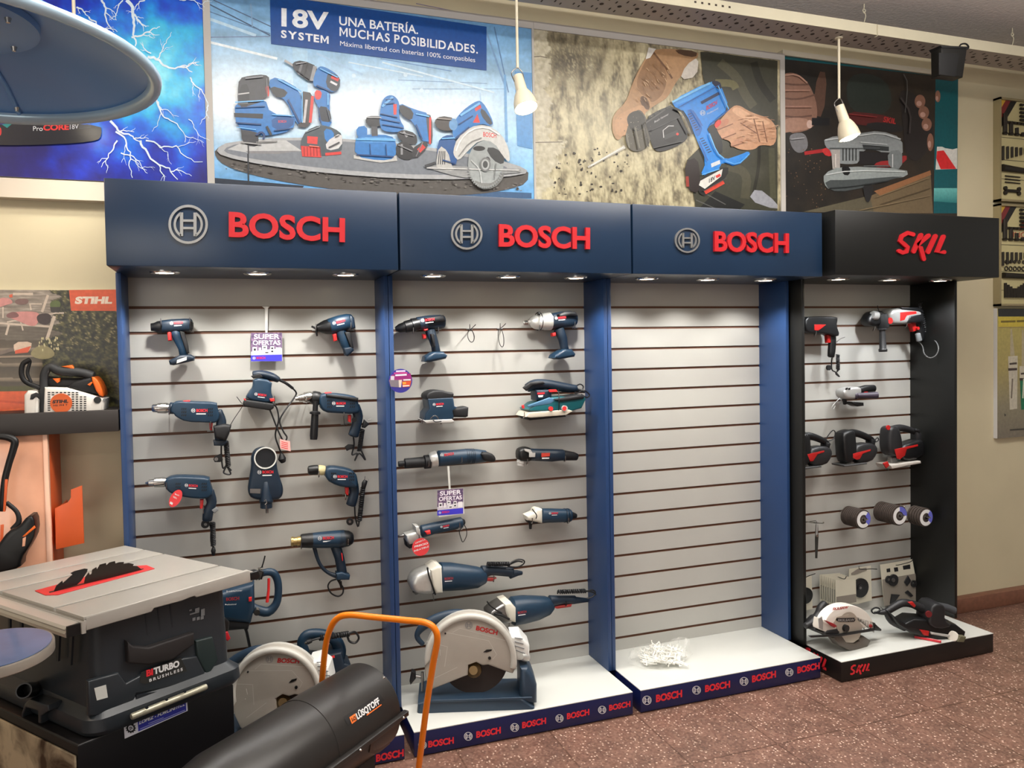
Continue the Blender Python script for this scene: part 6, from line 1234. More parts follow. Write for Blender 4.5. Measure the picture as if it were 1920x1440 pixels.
# ------------------------------------------------------------------ cut-off saws on the plinths
guardm = mat('saw_guard_grey', (166, 160, 150), .42, noise=.03, scale=20); rimm = mat('saw_rim_pale', (190, 188, 180), .3); slate = mat('slate_blue_cast', (40, 58, 76), .42)
def chop(lab, du, dv, zp, rot):
    a = PZ(797+du, 1337+dv, zp+.001); b = PZ(993+du, 1330+dv, zp+.001); e = (b-a).normalized(); nrm = Vector((e.y, -e.x, 0))
    if nrm.y > 0: nrm = -nrm
    t = thing('cut_off_saw', lab, 'saw', a+(b-a)*.5, 'grey cut-off saws standing on the plinths')
    plane(a, nrm)
    s = scale_at(890+du, 1250+dv, 0)
    Z = lambda pts: [(740+p[0]/4+du, 1120+p[1]/4+dv)+((p[2]/4,) if len(p) > 2 else ())+tuple(p[3:]) for p in pts]
    Zb = Z
    def Z(pts, F=Zb):
        c, q = math.cos(rot), math.sin(rot)
        return F([(568+(p[0]-568)*c-(p[1]-452)*q, 452+(p[0]-568)*q+(p[1]-452)*c)+tuple(p[2:]) for p in pts])
    m = MB(); m.puff(Zb([(172, 838), (180, 715), (250, 690), (930, 680), (1030, 742), (1030, 822), (975, 840), (240, 866)]), -.10, .20, slate, .012); m.puff(Zb([(232, 770), (1030, 745), (1032, 762), (236, 790)]), .003, .008, slate, .003); part(t, 'base', m)
    m = MB(); m.puff(Zb([(928, 470), (985, 470), (1030, 540), (1052, 600), (1052, 735), (928, 735)]), -.09, .16, slate, .03); part(t, 'pivot_support', m)
    m = MB(); m.disc(*Z([(600, 470)])[0], 62, -.07, .006, mat('cutting_disc_dark', (48, 38, 34), .7), 48); part(t, 'cutting_disc', m)
    m = MB(); m.rev((*Z([(598, 540)])[0], -.072), (*Z([(590, 548)])[0], -.03), [(0, 14), (.6, 14), (.8, 10), (1, 8)], 0, mat('arbor_bronze', (120, 98, 66), .45, .7)); part(t, 'arbor', m)
    arc = [(568+344*math.cos(q), 452+346*math.sin(q)) for q in [PI+PI*1.06*i/26 for i in range(-1, 27)]]
    m = MB(); m.puff(Z([(250, 655), (228, 560)]+arc+[(885, 560), (860, 555), (700, 495), (655, 500), (610, 476), (552, 498), (548, 572), (350, 652), (275, 682)]), -.045, .035, guardm, .008); m.puff(Z(arc+[(880, 520)]+[(568+300*math.cos(q), 452+302*math.sin(q)) for q in [PI*2.06-PI*1.06*i/26 for i in range(27)]]), -.05, .07, rimm, .022); g_ = part(t, 'blade_guard', m)
    m = MB()
    for st in ([(435, 262), (490, 232), (870, 335)], [(235, 330), (400, 372)], [(395, 375), (375, 520)], [(470, 524), (300, 606)], [(380, 262), (705, 325), (765, 430), (735, 465)]): m.ribbon(Z(st), .9, -.0272, rimm)
    part(g_, 'raised_line', m)['kind'] = 'stuff'
    m = MB(); m.puff(Z([(665, 410), (690, 392), (730, 390), (725, 402), (690, 412)]), -.027, .003, blk, 0); part(g_, 'slot', m)
    for q, r_ in (((712, 455), 2.8), ((380, 270), 1.7)): m = MB(); m.disc(*Z([q])[0], r_, -.026, .006, blk, 14); part(g_, 'bolt', m)
    m = MB(); m.puff(Z([(318, 462), (324, 462), (324, 468), (318, 468)]), -.027, .001, white_l, 0); m.puff(Z([(340, 392), (344, 392), (344, 436), (340, 436)]), -.027, .001, rimm, 0); part(g_, 'pale_mark', m)
    q = Z([(608, 246), (768, 284)]); m = MB(); m.text('BOSCH', q[0], q[1], (1.8, -8.6), -.0265, mat('saw_red_ink', (186, 36, 40), .5), .04); part(g_, 'red_lettering', m)
    m = MB(); emblem(m, *Z([(556, 210)])[0], 7, -.0262, gry); part(g_, 'emblem', m)
    m = MB(); m.limb([(*p[:2], p[2], -.09) for p in Z([(560, 125, 26), (470, 118, 30), (380, 135, 34), (290, 170, 36), (215, 215, 32), (172, 270, 22), (175, 310, 20), (212, 352, 18)])], -.09, mat('slate_handle', (34, 52, 70), .45), smooth=3); part(t, 'handle', m)
    m = MB(); m.puff(Z([(860, 256), (935, 252), (1000, 325), (1000, 440), (900, 430), (880, 330)]), -.10, .12, mat('pale_motor_case', (214, 214, 210), .4), .012)
    for i in range(4): m.puff(Z([(900, 300+i*30), (960+i*6, 310+i*36), (960+i*6, 316+i*36), (900, 306+i*30)]), -.038, .003, gry, 0)
    part(t, 'motor', m)
    m = MB(); m.rev((*Z([(985, 445)])[0], -.06), (*Z([(950, 445)])[0], -.03), [(0, 9), (.5, 8), (1, 5)], 0, alu); part(t, 'pivot_cap', m)
    m = MB(); m.cyl(P(*Zb([(205, 600)])[0], -.09), P(*Zb([(150, 590)])[0], -.09), .007, steel); m.puff(Zb([(128, 540), (158, 560), (160, 600), (120, 650), (112, 620)]), -.09, .03, blk, .006); part(t, 'clamp_knob', m)
    m = MB(); m.cyl(P(*Zb([(208, 560)])[0], -.08), P(*Zb([(208, 700)])[0], -.08), .006, steel); part(t, 'spring_post', m)
    plane(); return t
chop('grey cut-off saw standing on the second plinth behind the orange tube handle', 0, 0, .101, 0)
chop('grey cut-off saw on the first plinth, partly behind the black heater barrel', -362, 62, .101, -.2)
# ------------------------------------------------------------------ black cabinet
Z = K(1480, 540, 4.364); zc = ZC_()
dred = mat('bright_red_plastic', (176, 28, 26), .4); GK = 'power tools hung on the black cabinet'; dgrey = mat('dark_grey_plastic', (32, 32, 34), .45); silv = mat('silver_paint', (176, 176, 174), .35, .5)
D = .066; t = tool('corded_drill', 'black corded drill half behind the black post, top left of the black cabinet', 'drill', 1535, 640, D, GK)
m = MB(); m.rev(*Z([(110, 275), (40, 280)]), [(0, 9), (.5, 10), (1, 7)], D, steel); part(t, 'chuck', m)
m = MB(); m.puff(Z([(90, 240), (190, 232), (355, 236), (360, 260), (350, 310), (380, 390), (330, 400), (300, 380), (255, 378), (190, 370), (120, 372), (95, 340)]), D, .07, blk, .02, 1); part(t, 'motor_housing', m)
m = MB(); m.puff(Z([(205, 298), (300, 300), (262, 330), (235, 348), (205, 345)]), D+.036, .003, dred, .001); part(t, 'red_panel', m)
m = MB(); m.limb(Z([(345, 370, 38), (350, 450, 34), (345, 520, 34), (340, 560, 30)]), D, blk, k=.75); part(t, 'handle', m)
m = MB(); m.puff(Z([(298, 385), (326, 382), (328, 448), (302, 450)]), D, .025, dred, .004); part(t, 'trigger', m)
m = MB(); m.coil((*Z([(396, 545)])[0], .06), (*Z([(398, 670)])[0], .05), .0075, .0034, 10, cordm); m.cord(zc(((350, 560, .06), (345, 620, .05), (350, 670, .05), (380, 690, .05), (410, 725, .05), (380, 700, .05), (400, 675, .05))), .0034, cordm); part(t, 'power_cord', m)
m = MB(); m.disc(*Z([(322, 652)])[0], 5, .05, .01, rub); part(t, 'chuck_key', m)
m = MB(); m.cord(zc(((385, 445, .09), (420, 415, .095), (455, 402, .1))), .0022, steel); part(t, 'wire_tie', m)
hook(1530, 628, 0, 'wire hook under the half hidden black drill')
D = .075; t = tool('rotary_hammer', 'silver and black rotary hammer with side handle, top right of the black cabinet', 'hammer drill', 1690, 610, D, GK)
m = MB(); m.puff(Z([(606, 265), (640, 200), (690, 185), (740, 190), (760, 240), (730, 300), (660, 320), (615, 300)]), D, .07, blk, .022, 1); part(t, 'tool_holder', m)
m = MB(); m.rev(*Z([(676, 222), (712, 228)]), [(0, 7), (.4, 9), (1, 8.5)], D+.03, silv); part(t, 'depth_ring', m)
m = MB(); m.rev(*Z([(752, 215), (768, 330)]), [(0, 9), (.1, 10.5), (.9, 10.5), (1, 9)], D+.02, rub); m.rev(*Z([(760, 330), (766, 522)]), [(0, 8), (.06, 8), (.08, 5), (.85, 6), (.9, 7.6), (1, 7)], D+.03, dgrey); part(t, 'side_handle', m)
m = MB(); m.puff(Z([(760, 180), (900, 160), (1000, 165), (1040, 195), (1030, 280), (905, 300), (770, 300)]), D, .085, silv, .02, 1); part(t, 'motor_housing', m)
m = MB(); m.puff(Z([(905, 200), (1035, 190), (1040, 210), (960, 225), (940, 262), (905, 270)]), D+.0415, .004, dred, .001); m.disc(*Z([(823, 268)])[0], 6, D+.043, .006, dred); part(t, 'red_panel', m)
m = MB(); m.puff(Z([(870, 160), (1010, 162), (1050, 180), (1060, 210), (1010, 195), (880, 180)]), D+.01, .07, blk, .008); part(t, 'top_cover', m)
m = MB(); m.puff(Z([(940, 230), (1050, 215), (1060, 280), (1000, 290), (920, 285)]), D+.01, .075, blk, .01); m.limb(Z([(1030, 230, 36), (1060, 300, 34), (1080, 380, 36), (1070, 430, 30)]), D, blk, k=.8, smooth=3); part(t, 'handle', m)
m = MB(); m.limb(Z([(1050, 375, 20), (1062, 430, 22)]), D+.02, gry); part(t, 'handle_foot', m)
m = MB(); m.puff(Z([(980, 290), (1020, 285), (1030, 350), (1000, 358)]), D+.01, .028, dred, .005); m.disc(*Z([(1050, 330)])[0], 3, D+.03, .01, dred); part(t, 'trigger', m)
m = MB(); m.coil((*Z([(1065, 130)])[0], .09), (*Z([(1120, 390)])[0], .09), .0078, .0034, 16, cordm); m.cord(zc(((1060, 440, .08), (1090, 480, .11), (1105, 540, .14), (1150, 572, .17), (1200, 550, .19), (1220, 490, .19), (1190, 430, .15), (1130, 400, .09), (1110, 430, .09), (1130, 460, .09))), .0032, mat('grey_cord', (80, 80, 80), .5)); part(t, 'power_cord', m)
m = MB(); m.limb(Z([(1060, 175, 10), (1070, 130, 16), (1090, 118, 12)]), .09, rub); part(t, 'plug', m)
m = MB(); m.cord(zc(((735, 190, .12), (725, 165, .12), (722, 145, .11))), .0018, blk); part(t, 'cable_tie', m)
hook(1640, 618, 0, 'wire hook under the nose of the silver rotary hammer', d=.09); hook(1700, 612, 0, 'wire hook under the body of the silver rotary hammer', d=.09)
D = .07; t = tool('angle_grinder', 'silver headed black angle grinder with side handle, middle of the black cabinet', 'grinder', 1605, 740, D, GK)
m = MB(); m.puff(Z([(405, 860), (415, 830), (470, 810), (540, 805), (560, 830), (545, 905), (470, 912), (425, 905)]), D, .07, silv, .015, 1); part(t, 'gear_head', m)
m = MB()
for i in range(2): m.puff(Z([(462+i*22, 818), (480+i*22, 815), (476+i*22, 832), (458+i*22, 834)]), D+.0355, .002, blk, 0)
part(t, 'printed_digits', m)['kind'] = 'stuff'
m = MB(); m.limb(Z([(560, 845, 36), (620, 825, 32), (690, 822, 30)]), D, blk, k=.9); part(t, 'motor_housing', m)
m = MB(); m.rev((*Z([(530, 880)])[0], D+.02), (*Z([(722, 878)])[0], D+.07), [(0, 7), (.1, 7), (.15, 5), (.8, 6.2), (.95, 6.6), (1, 6)], D, mat('side_handle_plum', (50, 42, 56), .5)); part(t, 'side_handle', m)
m = MB(); m.puff(Z([(485, 930), (520, 930), (580, 935), (582, 962), (530, 968), (490, 950)]), D+.01, .05, blk, .006); m.limb(Z([(450, 905, 18), (455, 950, 14)]), D, rub); part(t, 'guard', m)
m = MB(); m.puff(Z([(610, 850), (640, 848), (642, 856), (612, 858)]), D+.04, .004, dred, .001); part(t, 'switch', m)
m = MB(); m.tube(spline([P(*q) for q in zc(((415, 900, .08), (370, 945, .08), (350, 975, .08), (360, 990, .08), (375, 965, .08)))], 5), .0018, silv, 6); part(t, 'wire_tie', m)
hook(1577, 756, 0, 'wire hook under the silver headed grinder')
def jig(lab, ox, oy, sx, full, red, cord=None):
    D = .07; zz = lambda pts: Z([(ox+p[0]*sx, oy+p[1])+((p[2],) if len(p) > 2 else ()) for p in pts]); c = zz([(140, 130)])[0]
    t = tool('jigsaw', lab, 'jigsaw', c[0], c[1], D, 'jigsaws in a row on the black cabinet')
    m = MB(); m.puff(zz([(0, 40), (40, 15), (90, 5), (110, 40), (115, 140), (120, 230), (60, 285), (20, 270), (5, 150)]), D, .075, blk, .018, 1); part(t, 'gear_housing', m)
    m = MB(); m.puff(zz([(100, 140), (190, 112), (270, 120), (295, 165), (280, 215), (240, 270), (110, 285)]), D, .07, dgrey, .018, 1); part(t, 'motor_housing', m)
    m = MB(); m.limb(zz([(75, 40, 30), (130, 35, 30), (200, 55, 28), (260, 85, 26), (290, 110, 20)]), D, blk, smooth=3); part(t, 'handle', m)
    m = MB(); m.puff(zz([(245, 80), (285, 90), (275, 160), (245, 140)]), D, .05, blk, .012); part(t, 'rear_grip', m)
    m = MB(); m.puff(zz(red), D+.0365, .003, dred, .001); part(t, 'red_panel', m)
    m = MB(); m.puff(zz([(30, 280), (100, 265), (115, 300), (60, 300)]), D, .05, steel, .006); m.puff(zz([(-5, 292), (180, 270), (185, 282), (0, 305)]), D, .09, mat('jigsaw_shoe', (66, 66, 66), .5), .004); part(t, 'shoe', m)
    m = MB(); m.puff(zz([(100, 82), (115, 80), (118, 100), (105, 102)]), D+.02, .03, dred, .003); part(t, 'trigger', m)
    if cord: m = MB(); m.cord([(*zz([(q[0], q[1])])[0], q[2]) for q in cord], .0028, cordm); part(t, 'power_cord', m)
    u, v = zz([(110, 290)])[0]; hook(u, v, 0, 'wire hook under '+lab)
    return t
RDP = [(105, 185), (250, 160), (250, 172), (190, 190), (165, 250), (135, 252), (120, 215)]
jig('black jigsaw cut off by the black post, leftmost of three', 30, 1175, 1, True, [(115, 185), (255, 155), (255, 168), (200, 185), (165, 240), (140, 245)], ((250, 90, .07), (300, 15, .07), (330, -10, .07), (345, 10, .07), (330, 60, .07), (270, 85, .07)))
jig('black jigsaw with red stripe, middle of the three jigsaws', 400, 1150, 1, True, [(120, 205), (265, 170), (265, 184), (200, 205), (175, 250), (150, 255), (120, 240)], ((290, 105, .07), (320, 75, .07), (330, 95, .07), (310, 110, .07)))
D = .075; t = tool('jigsaw', 'tall grey and red jigsaw with pale shoe, rightmost of the three jigsaws', 'jigsaw', 1690, 840, D, 'jigsaws in a row on the black cabinet')
m = MB(); m.puff(Z([(775, 1180), (785, 1140), (815, 1125), (860, 1140), (880, 1210), (890, 1300), (870, 1380), (790, 1365), (770, 1290)]), D, .08, dgrey, .02, 1); part(t, 'gear_housing', m)
m = MB(); m.puff(Z([(870, 1290), (1000, 1240), (1050, 1230), (1068, 1300), (1058, 1380), (960, 1410), (880, 1400)]), D, .08, blk, .02, 1); part(t, 'motor_housing', m)
m = MB(); m.puff(Z([(860, 1320), (1050, 1280), (1052, 1295), (960, 1318), (945, 1370), (905, 1402), (880, 1395)]), D+.042, .003, dred, .001); part(t, 'red_panel', m)
m = MB(); m.limb(Z([(830, 1165, 34), (900, 1145, 30), (980, 1160, 26), (1040, 1185, 24)]), D, dgrey, smooth=3); m.puff(Z([(1010, 1170), (1055, 1180), (1060, 1260), (1020, 1260)]), D, .05, dgrey, .012); part(t, 'handle', m)
m = MB(); m.disc(*Z([(808, 1142)])[0], 4.5, D+.042, .006, dred); part(t, 'speed_dial', m)
m = MB(); m.puff(Z([(765, 1440), (900, 1418), (1010, 1405), (1015, 1425), (900, 1445), (780, 1470)]), D, .10, mat('pale_shoe', (186, 180, 172), .45), .004); m.puff(Z([(815, 1380), (860, 1380), (870, 1440), (825, 1450)]), D, .03, steel, .004); part(t, 'shoe', m)
m = MB(); m.puff(Z([(765, 1435), (800, 1420), (815, 1450), (790, 1475)]), D+.05, .01, dred, .002); part(t, 'guide_lever', m)
m = MB(); m.limb(Z([(1030, 1160, 10), (1055, 1165, 12), (1060, 1185, 10)]), D+.02, rub); part(t, 'plug', m)
hook(1665, 870, 0, 'wire hook under the tall grey and red jigsaw', d=.09); hook(1712, 862, 0, 'second wire hook under the tall grey and red jigsaw, right side', d=.09)
# grinding discs on three hooks
Z = K(1480, 900, 3.6); zc = ZC_()
discm = mat('abrasive_disc_brown', (66, 56, 50), .85, noise=.15, scale=120); labw = mat('disc_label_white', (222, 222, 220), .5); labb = mat('disc_label_blue', (96, 100, 190), .5)
def stack(u0, v0, u1, v1, r1, n, d0, d1, lab, rot):
    zz = Z([(u1, v1)])[0]; A = None
    for i in range(n):
        f = i/(n-1) if n > 1 else 1; d = d0+(d1-d0)*f; q = Z([(u0+(u1-u0)*f, v0+(v1-v0)*f)])[0]
        c = P(q[0], q[1], d); C1 = P(*Z([(u1, v1)])[0], d1); c = Vector((C1.x, -d, C1.z)); R = r1/3.6*scale_at(*Z([(u1, v1)])[0], d1)
        front = i == n-1
        t = thing('grinding_disc', ('white ringed disc fronting the '+lab) if front else ('brown disc inside the '+lab), 'grinding disc', c, 'grinding discs in the '+lab)
        m = MB(); th = (d1-d0)/max(n-1, 1)*.42; N = 30
        m.rings([[c+Vector((math.cos(2*PI*j/N)*r, y, math.sin(2*PI*j/N)*r)) for j in range(N)] for r, y in ((R*.18, th), (R, th), (R, -th*.4), (R*.42, -th*.55), (R*.40, -th), (R*.18, -th))], discm, cap=False); part(t, 'abrasive', m)
        if front:
            m = MB(); y = -th-.0015
            def sec(r0, r1_, a0, a1, mm, dy=0):
                k = 18; m.rings([[c+Vector((math.cos(a)*r, y, math.sin(a)*r)) for r in (r0, r1_)] for a in [a0+(a1-a0)*i_/k for i_ in range(k+1)]], mm, cap=False)
            sec(R*.48, R*.86, rot, rot+4.6, labw); sec(R*.40, R*.90, rot+4.6, rot+2*PI, labb); part(t, 'paper_label', m)
            m = MB(); m.rings([[c+Vector((math.cos(2*PI*j/18)*r, y-.0005, math.sin(2*PI*j/18)*r)) for j in range(18)] for r in (R*.14, R*.30)], steel, cap=False); part(t, 'hub_ring', m)
    C1 = P(*Z([(u1, v1)])[0], d1)
    m = MB(); zg = 1.7609-.1*round((1.7609-C1.z-.02)/.1)
    m.tube(spline([Vector((C1.x, -.002, zg)), Vector((C1.x, -.03, zg-.004)), Vector((C1.x, -.05, C1.z+R*.08)), Vector((C1.x, -d1-.02, C1.z+R*.06)), Vector((C1.x, -d1-.03, C1.z+R*.2))], 4), .003, chrome, 8); tag(part(None, 'wall_hook', m), 'long chrome hook carrying the '+lab, 'hook', 'wire hooks in the slat walls')
stack(440, 255, 495, 265, 66, 9, .06, .15, 'long left stack of discs on the black cabinet', .9)
stack(690, 225, 740, 240, 68, 11, .05, .16, 'long middle stack of discs on the black cabinet', 1.6)
stack(890, 245, 915, 252, 64, 5, .10, .16, 'short right stack of discs on the black cabinet', .9)
# bare chrome arm with a hanging strip
m = MB(); m.cord(zc(((112, 280, .004), (160, 288, .06), (225, 292, .10), (230, 284, .104))), .003, chrome); m.cord(zc(((112, 285, .004), (180, 276, .05), (180, 300, .05))), .002, chrome); tag(part(None, 'wall_hook', m), 'bare chrome display arm at the left of the disc stacks', 'hook')
t = tool('blade_strip', 'narrow dark blade hanging from the bare chrome arm', 'saw blade', *Z([(183, 400)])[0], .05)
m = MB(); m.puff(Z([(178, 300), (192, 300), (196, 380), (188, 528), (176, 528), (174, 400)]), .05, .003, mat('blade_dark', (70, 70, 66), .4, .5), 0); part(t, 'blade', m)
m = MB(); m.puff(Z([(180, 270), (192, 270), (190, 380), (178, 380)]), .053, .002, silv, 0); m.disc(*Z([(188, 376)])[0], 2.5, .056, .004, chrome, 12); part(t, 'silver_clip', m)
# blister packs
packm = mat('pack_card_cream', (196, 190, 172), .55); plastic = mat('pack_clear_plastic', (214, 212, 200), .15, alpha=.45); pg = mat('pack_card_grey', (128, 120, 110), .55)
def pack(lab, px, d, t_, group, body, label=True):
    c = Z([px[0]])[0]; t = tool('blister_pack', lab, 'blister pack', c[0], c[1], d, group)
    m = MB(); m.puff(Z(px), d, t_, packm, 0); part(t, 'card', m)
    if body: m = MB(); m.puff(Z(body[0]), d+t_/2+.0012, .0015, body[1], 0); part(t, 'printed_panel', m)
    return t
for i in range(8):
    x = 205+i*15; y = 640+i*5
    pack('cream blister pack, '+('rearmost' if i == 0 else 'number %d from the back' % (i+1))+' on the hook behind the circular saw' if i < 7 else 'cream blister pack with grey lower half, frontmost behind the circular saw', [(x, y), (x+138, y-12+i*1), (x+142, y+150), (x+2, y+178)], .03+i*.012, .0016, 'cream blister packs on the hook behind the circular saw',
         ([(x+10, y+128-i*2), (x+140, y+108-i*2), (x+142, y+148), (x+8, y+176)], pg) if i == 7 else ([(x+5, y+70), (x+30, y+68), (x+30, y+160), (x+5, y+165)], plastic))
t = pack('blister pack with a black round disc, just right of the cream packs', [(402, 600), (550, 578), (556, 812), (460, 836), (405, 836)], .02, .0016, None, ([(462, 600), (520, 592), (522, 612), (440, 640), (418, 640), (418, 628)], pg))
m = MB(); c = Z([(480, 728)])[0]; m.disc(c[0], c[1], 18, .026, .010, blk); m.disc(c[0], c[1], 6, .033, .006, dgrey); m.disc(c[0], c[1], 2.4, .037, .004, steel); part(t, 'cutting_disc', m)
t = pack('tall blister pack holding several grey cutting heads, in the right corner of the black cabinet', [(612, 572), (830, 535), (878, 812), (640, 850)], .03, .0016, None, ([(628, 672), (850, 632), (878, 812), (640, 850)], pg))
for q, r_ in (((702, 676), 11), ((840, 700), 6.5), ((670, 672), 7)):
    m = MB(); c = Z([q])[0]; m.disc(c[0], c[1], r_, .037, .008, dgrey); m.disc(c[0], c[1], r_*.35, .042, .004, steel); part(t, 'round_cutter', m)
for px in ([(690, 770), (745, 775), (700, 835), (680, 835)], [(775, 690), (800, 645), (820, 680), (795, 715)], [(780, 760), (800, 745), (835, 780), (820, 790)]):
    m = MB(); m.puff(Z(px), .037, .006, dgrey, .001); part(t, 'flat_cutter', m)
for px in ([(655, 600), (680, 595), (682, 620), (658, 624)], [(705, 592), (732, 588), (736, 616), (710, 620)], [(765, 580), (815, 570), (818, 600), (770, 606)]):
    m = MB(); m.flat(Z(px), .0312, dgrey); part(t, 'printed_picture', m)
t = pack('blister pack with a black disc half behind the black post', [(60, 655), (150, 645), (156, 870), (60, 890)], .02, .0016, None, None)
m = MB(); c = Z([(110, 780)])[0]; m.disc(c[0], c[1], 15, .027, .010, blk); part(t, 'cutting_disc', m)
m = MB(); m.cord(zc(((100, 662, .02), (130, 648, .06), (175, 632, .10))), .002, blk); m.cord(zc(((100, 655, .003), (100, 662, .02))), .002, blk); tag(part(None, 'wall_hook', m), 'black wire hook through the half hidden blister pack', 'hook', 'wire hooks in the slat walls')
m = MB(); m.cord(zc(((470, 585, .002), (480, 603, .05), (550, 600, .12), (592, 602, .16))), .002, blk); tag(part(None, 'wall_hook', m), 'black wire hook through the round disc blister pack', 'hook', 'wire hooks in the slat walls')
m = MB(); m.cord(zc(((720, 560, .002), (725, 575, .04), (800, 558, .12), (828, 545, .15), (832, 530, .15))), .002, blk); tag(part(None, 'wall_hook', m), 'black wire hook through the tall blister pack', 'hook', 'wire hooks in the slat walls')
m = MB(); m.cord(zc(((300, 640, .002), (320, 650, .05), (370, 668, .14), (385, 650, .15))), .002, blk); tag(part(None, 'wall_hook', m), 'black wire hook through the cream blister packs', 'hook', 'wire hooks in the slat walls')
# circular saw on the black plinth
a = PZ(1588, 1220, .0995); b = PZ(1636, 1200, .0995); b = a+Vector((1, .12, 0)); nrm = Vector((.12, -1, 0)).normalized()
t = thing('circular_saw', 'white and grey circular saw standing on the black plinth', 'saw', a, None); plane(a, nrm)
white_p = mat('saw_white_guard', (228, 222, 212), .38)
m = MB(); arc = [(372+168*math.cos(q), 995+160*math.sin(q)) for q in [PI*1.02+PI*.98*i/20 for i in range(21)]]
m.puff(Z([(185, 985), (195, 930)]+arc[2:]+[(545, 960), (500, 985), (460, 990), (440, 930), (400, 910), (320, 925), (292, 960), (300, 1010), (225, 1020), (188, 1000)]), -.02, .05, white_p, .012); part(t, 'upper_guard', m)
m = MB(); m.disc(*Z([(390, 1000)])[0], 30, .004, .003, mat('saw_blade_steel', (178, 168, 154), .45, .25), 40); m.puff(Z([(300, 960), (320, 925), (400, 908), (445, 930), (495, 985), (470, 1070), (430, 1098), (370, 1095), (315, 1050), (330, 1020)]), .0065, .003, mat('saw_blade_steel', (178, 168, 154), .45, .25), 0); part(t, 'blade', m)
m = MB(); m.puff(Z([(318, 932), (440, 930), (446, 945), (436, 958), (330, 958), (314, 945)]), .0085, .001, blk, 0); q = Z([(326, 955), (438, 952)]); m.text('SKILSAW', q[0], q[1], 4.5, .0095, silv, .03, slant=1); b_ = part(t, 'blade_lettering', m)
q = Z([(290, 880), (396, 868)]); m = MB(); m.text('SKILSAW', q[0], q[1], 5, .0056, dred, .04, slant=1.2); part(t, 'guard_lettering', m)
m = MB(); m.puff(Z([(290, 1030), (330, 1040), (360, 1085), (420, 1095), (450, 1080), (445, 1055), (480, 1045), (525, 1075), (500, 1120), (440, 1146), (380, 1142), (310, 1105), (275, 1060)]), -.010, .045, mat('lower_guard_brown', (84, 76, 68), .4), .01); part(t, 'lower_guard', m)
m = MB(); m.puff(Z([(225, 1000), (290, 990), (310, 1010), (290, 1050), (240, 1045), (200, 1020)]), -.02, .06, dgrey, .01); part(t, 'pivot_housing', m)
m = MB(); m.disc(*Z([(380, 1000)])[0], 6.5, .014, .016, blk); part(t, 'arbor_bolt', m)
m = MB(); m.puff(Z([(232, 942), (300, 970), (320, 985), (300, 996), (280, 985)]), .014, .010, mat('saw_lever_red', (150, 30, 36), .45), .003); part(t, 'lever', m)
m = MB(); m.puff(Z([(130, 1050), (330, 1040), (570, 1000), (590, 1005), (565, 1018), (340, 1054), (140, 1062)]), .018, .012, blk, .003); part(t, 'shoe', m)
m = MB(); m.puff(Z([(525, 965), (555, 962), (568, 975), (595, 998), (590, 1010), (555, 1008), (525, 995)]), -.02, .05, blk, .008); part(t, 'guide_clamp', m)
m = MB(); m.disc(*Z([(548, 985)])[0], 3, .008, .01, mat('saw_lever_red', (150, 30, 36), .45)); part(t, 'guide_knob', m)
m = MB(); m.puff(Z([(195, 935), (218, 920), (226, 960), (225, 1010), (200, 1000)]), .006, .004, silv, .001); part(t, 'dust_port', m)
m = MB(); m.limb([(*p[:2], p[2], -.09) for p in Z([(240, 830, 20), (215, 860, 26), (200, 910, 30), (150, 965, 28), (110, 985, 20)])], -.09, dgrey, smooth=3); m.puff(Z([(150, 980), (200, 930), (300, 900), (320, 1000), (200, 1035), (150, 1010)]), -.10, .12, dgrey, .02); part(t, 'handle', m)
plane()
# belt sander on the black plinth
a = PZ(1735, 1200, .0995); nrm = Vector((-.28, -1, 0)).normalized()
t = thing('belt_sander', 'black belt sander lying on the black plinth at the right', 'sander', a, None); plane(a, nrm)
zz = lambda pts: Z([p for p in pts])
m = MB(); m.puff(Z([(640, 870), (700, 960), (780, 1010), (920, 1050), (1080, 1085), (1130, 1060), (1145, 1000), (1080, 950), (980, 930), (880, 920), (800, 915), (745, 945), (700, 920)]), -.05, .10, blk, .02); part(t, 'base', m)
m = MB(); m.puff(Z([(895, 950), (900, 890), (920, 815), (990, 812), (1010, 850), (1000, 920), (1060, 960), (960, 985)]), -.04, .11, dgrey, .025, 1); part(t, 'motor_housing', m)
m = MB(); m.limb([(*p[:2], p[2], -.05) for p in Z([(1000, 850, 26), (1060, 862, 26), (1110, 882, 26)])], -.05, mat('grey_front_grip', (66, 68, 72), .5)); part(t, 'front_grip', m)
m = MB(); m.limb([(*p[:2], p[2], -.05) for p in Z([(600, 895, 12), (650, 890, 20), (700, 860, 24), (760, 830, 26), (830, 838, 26), (900, 870, 30)])], -.05, dgrey, smooth=3); m.limb([(*p[:2], p[2], -.05) for p in Z([(650, 890, 16), (690, 950, 24), (780, 990, 30)])], -.05, dgrey, smooth=3); part(t, 'handle', m)
m = MB(); m.puff(Z([(800, 825), (830, 820), (850, 845), (840, 860)]), -.01, .012, dred, .002); part(t, 'trigger', m)
m = MB(); m.disc(*Z([(940, 905)])[0], 6, .015, .006, mat('sander_dark_red', (110, 30, 34), .45)); part(t, 'red_badge', m)
m = MB(); m.puff(Z([(880, 1010), (940, 1020), (935, 1050), (905, 1045)]), .004, .01, dred, .001); part(t, 'red_panel', m)
m = MB(); m.rev((*Z([(1100, 1052)])[0], -.05), (*Z([(1104, 1054)])[0], .012), [(0, 9.5), (.95, 9.5), (1, 8)], 0, mat('roller_pale', (206, 200, 188), .4)); part(t, 'roller', m)
m = MB(); m.puff(Z([(950, 1025), (1080, 1045), (1075, 1060), (955, 1040)]), .004, .012, lgrey, .003); part(t, 'tension_lever', m)
m = MB(); m.puff(Z([(1125, 1085), (1140, 1048), (1180, 1052), (1165, 1088)]), .02, .03, mat('sanding_belt_olive', (96, 92, 70), .8), .002); part(t, 'sanding_belt', m)
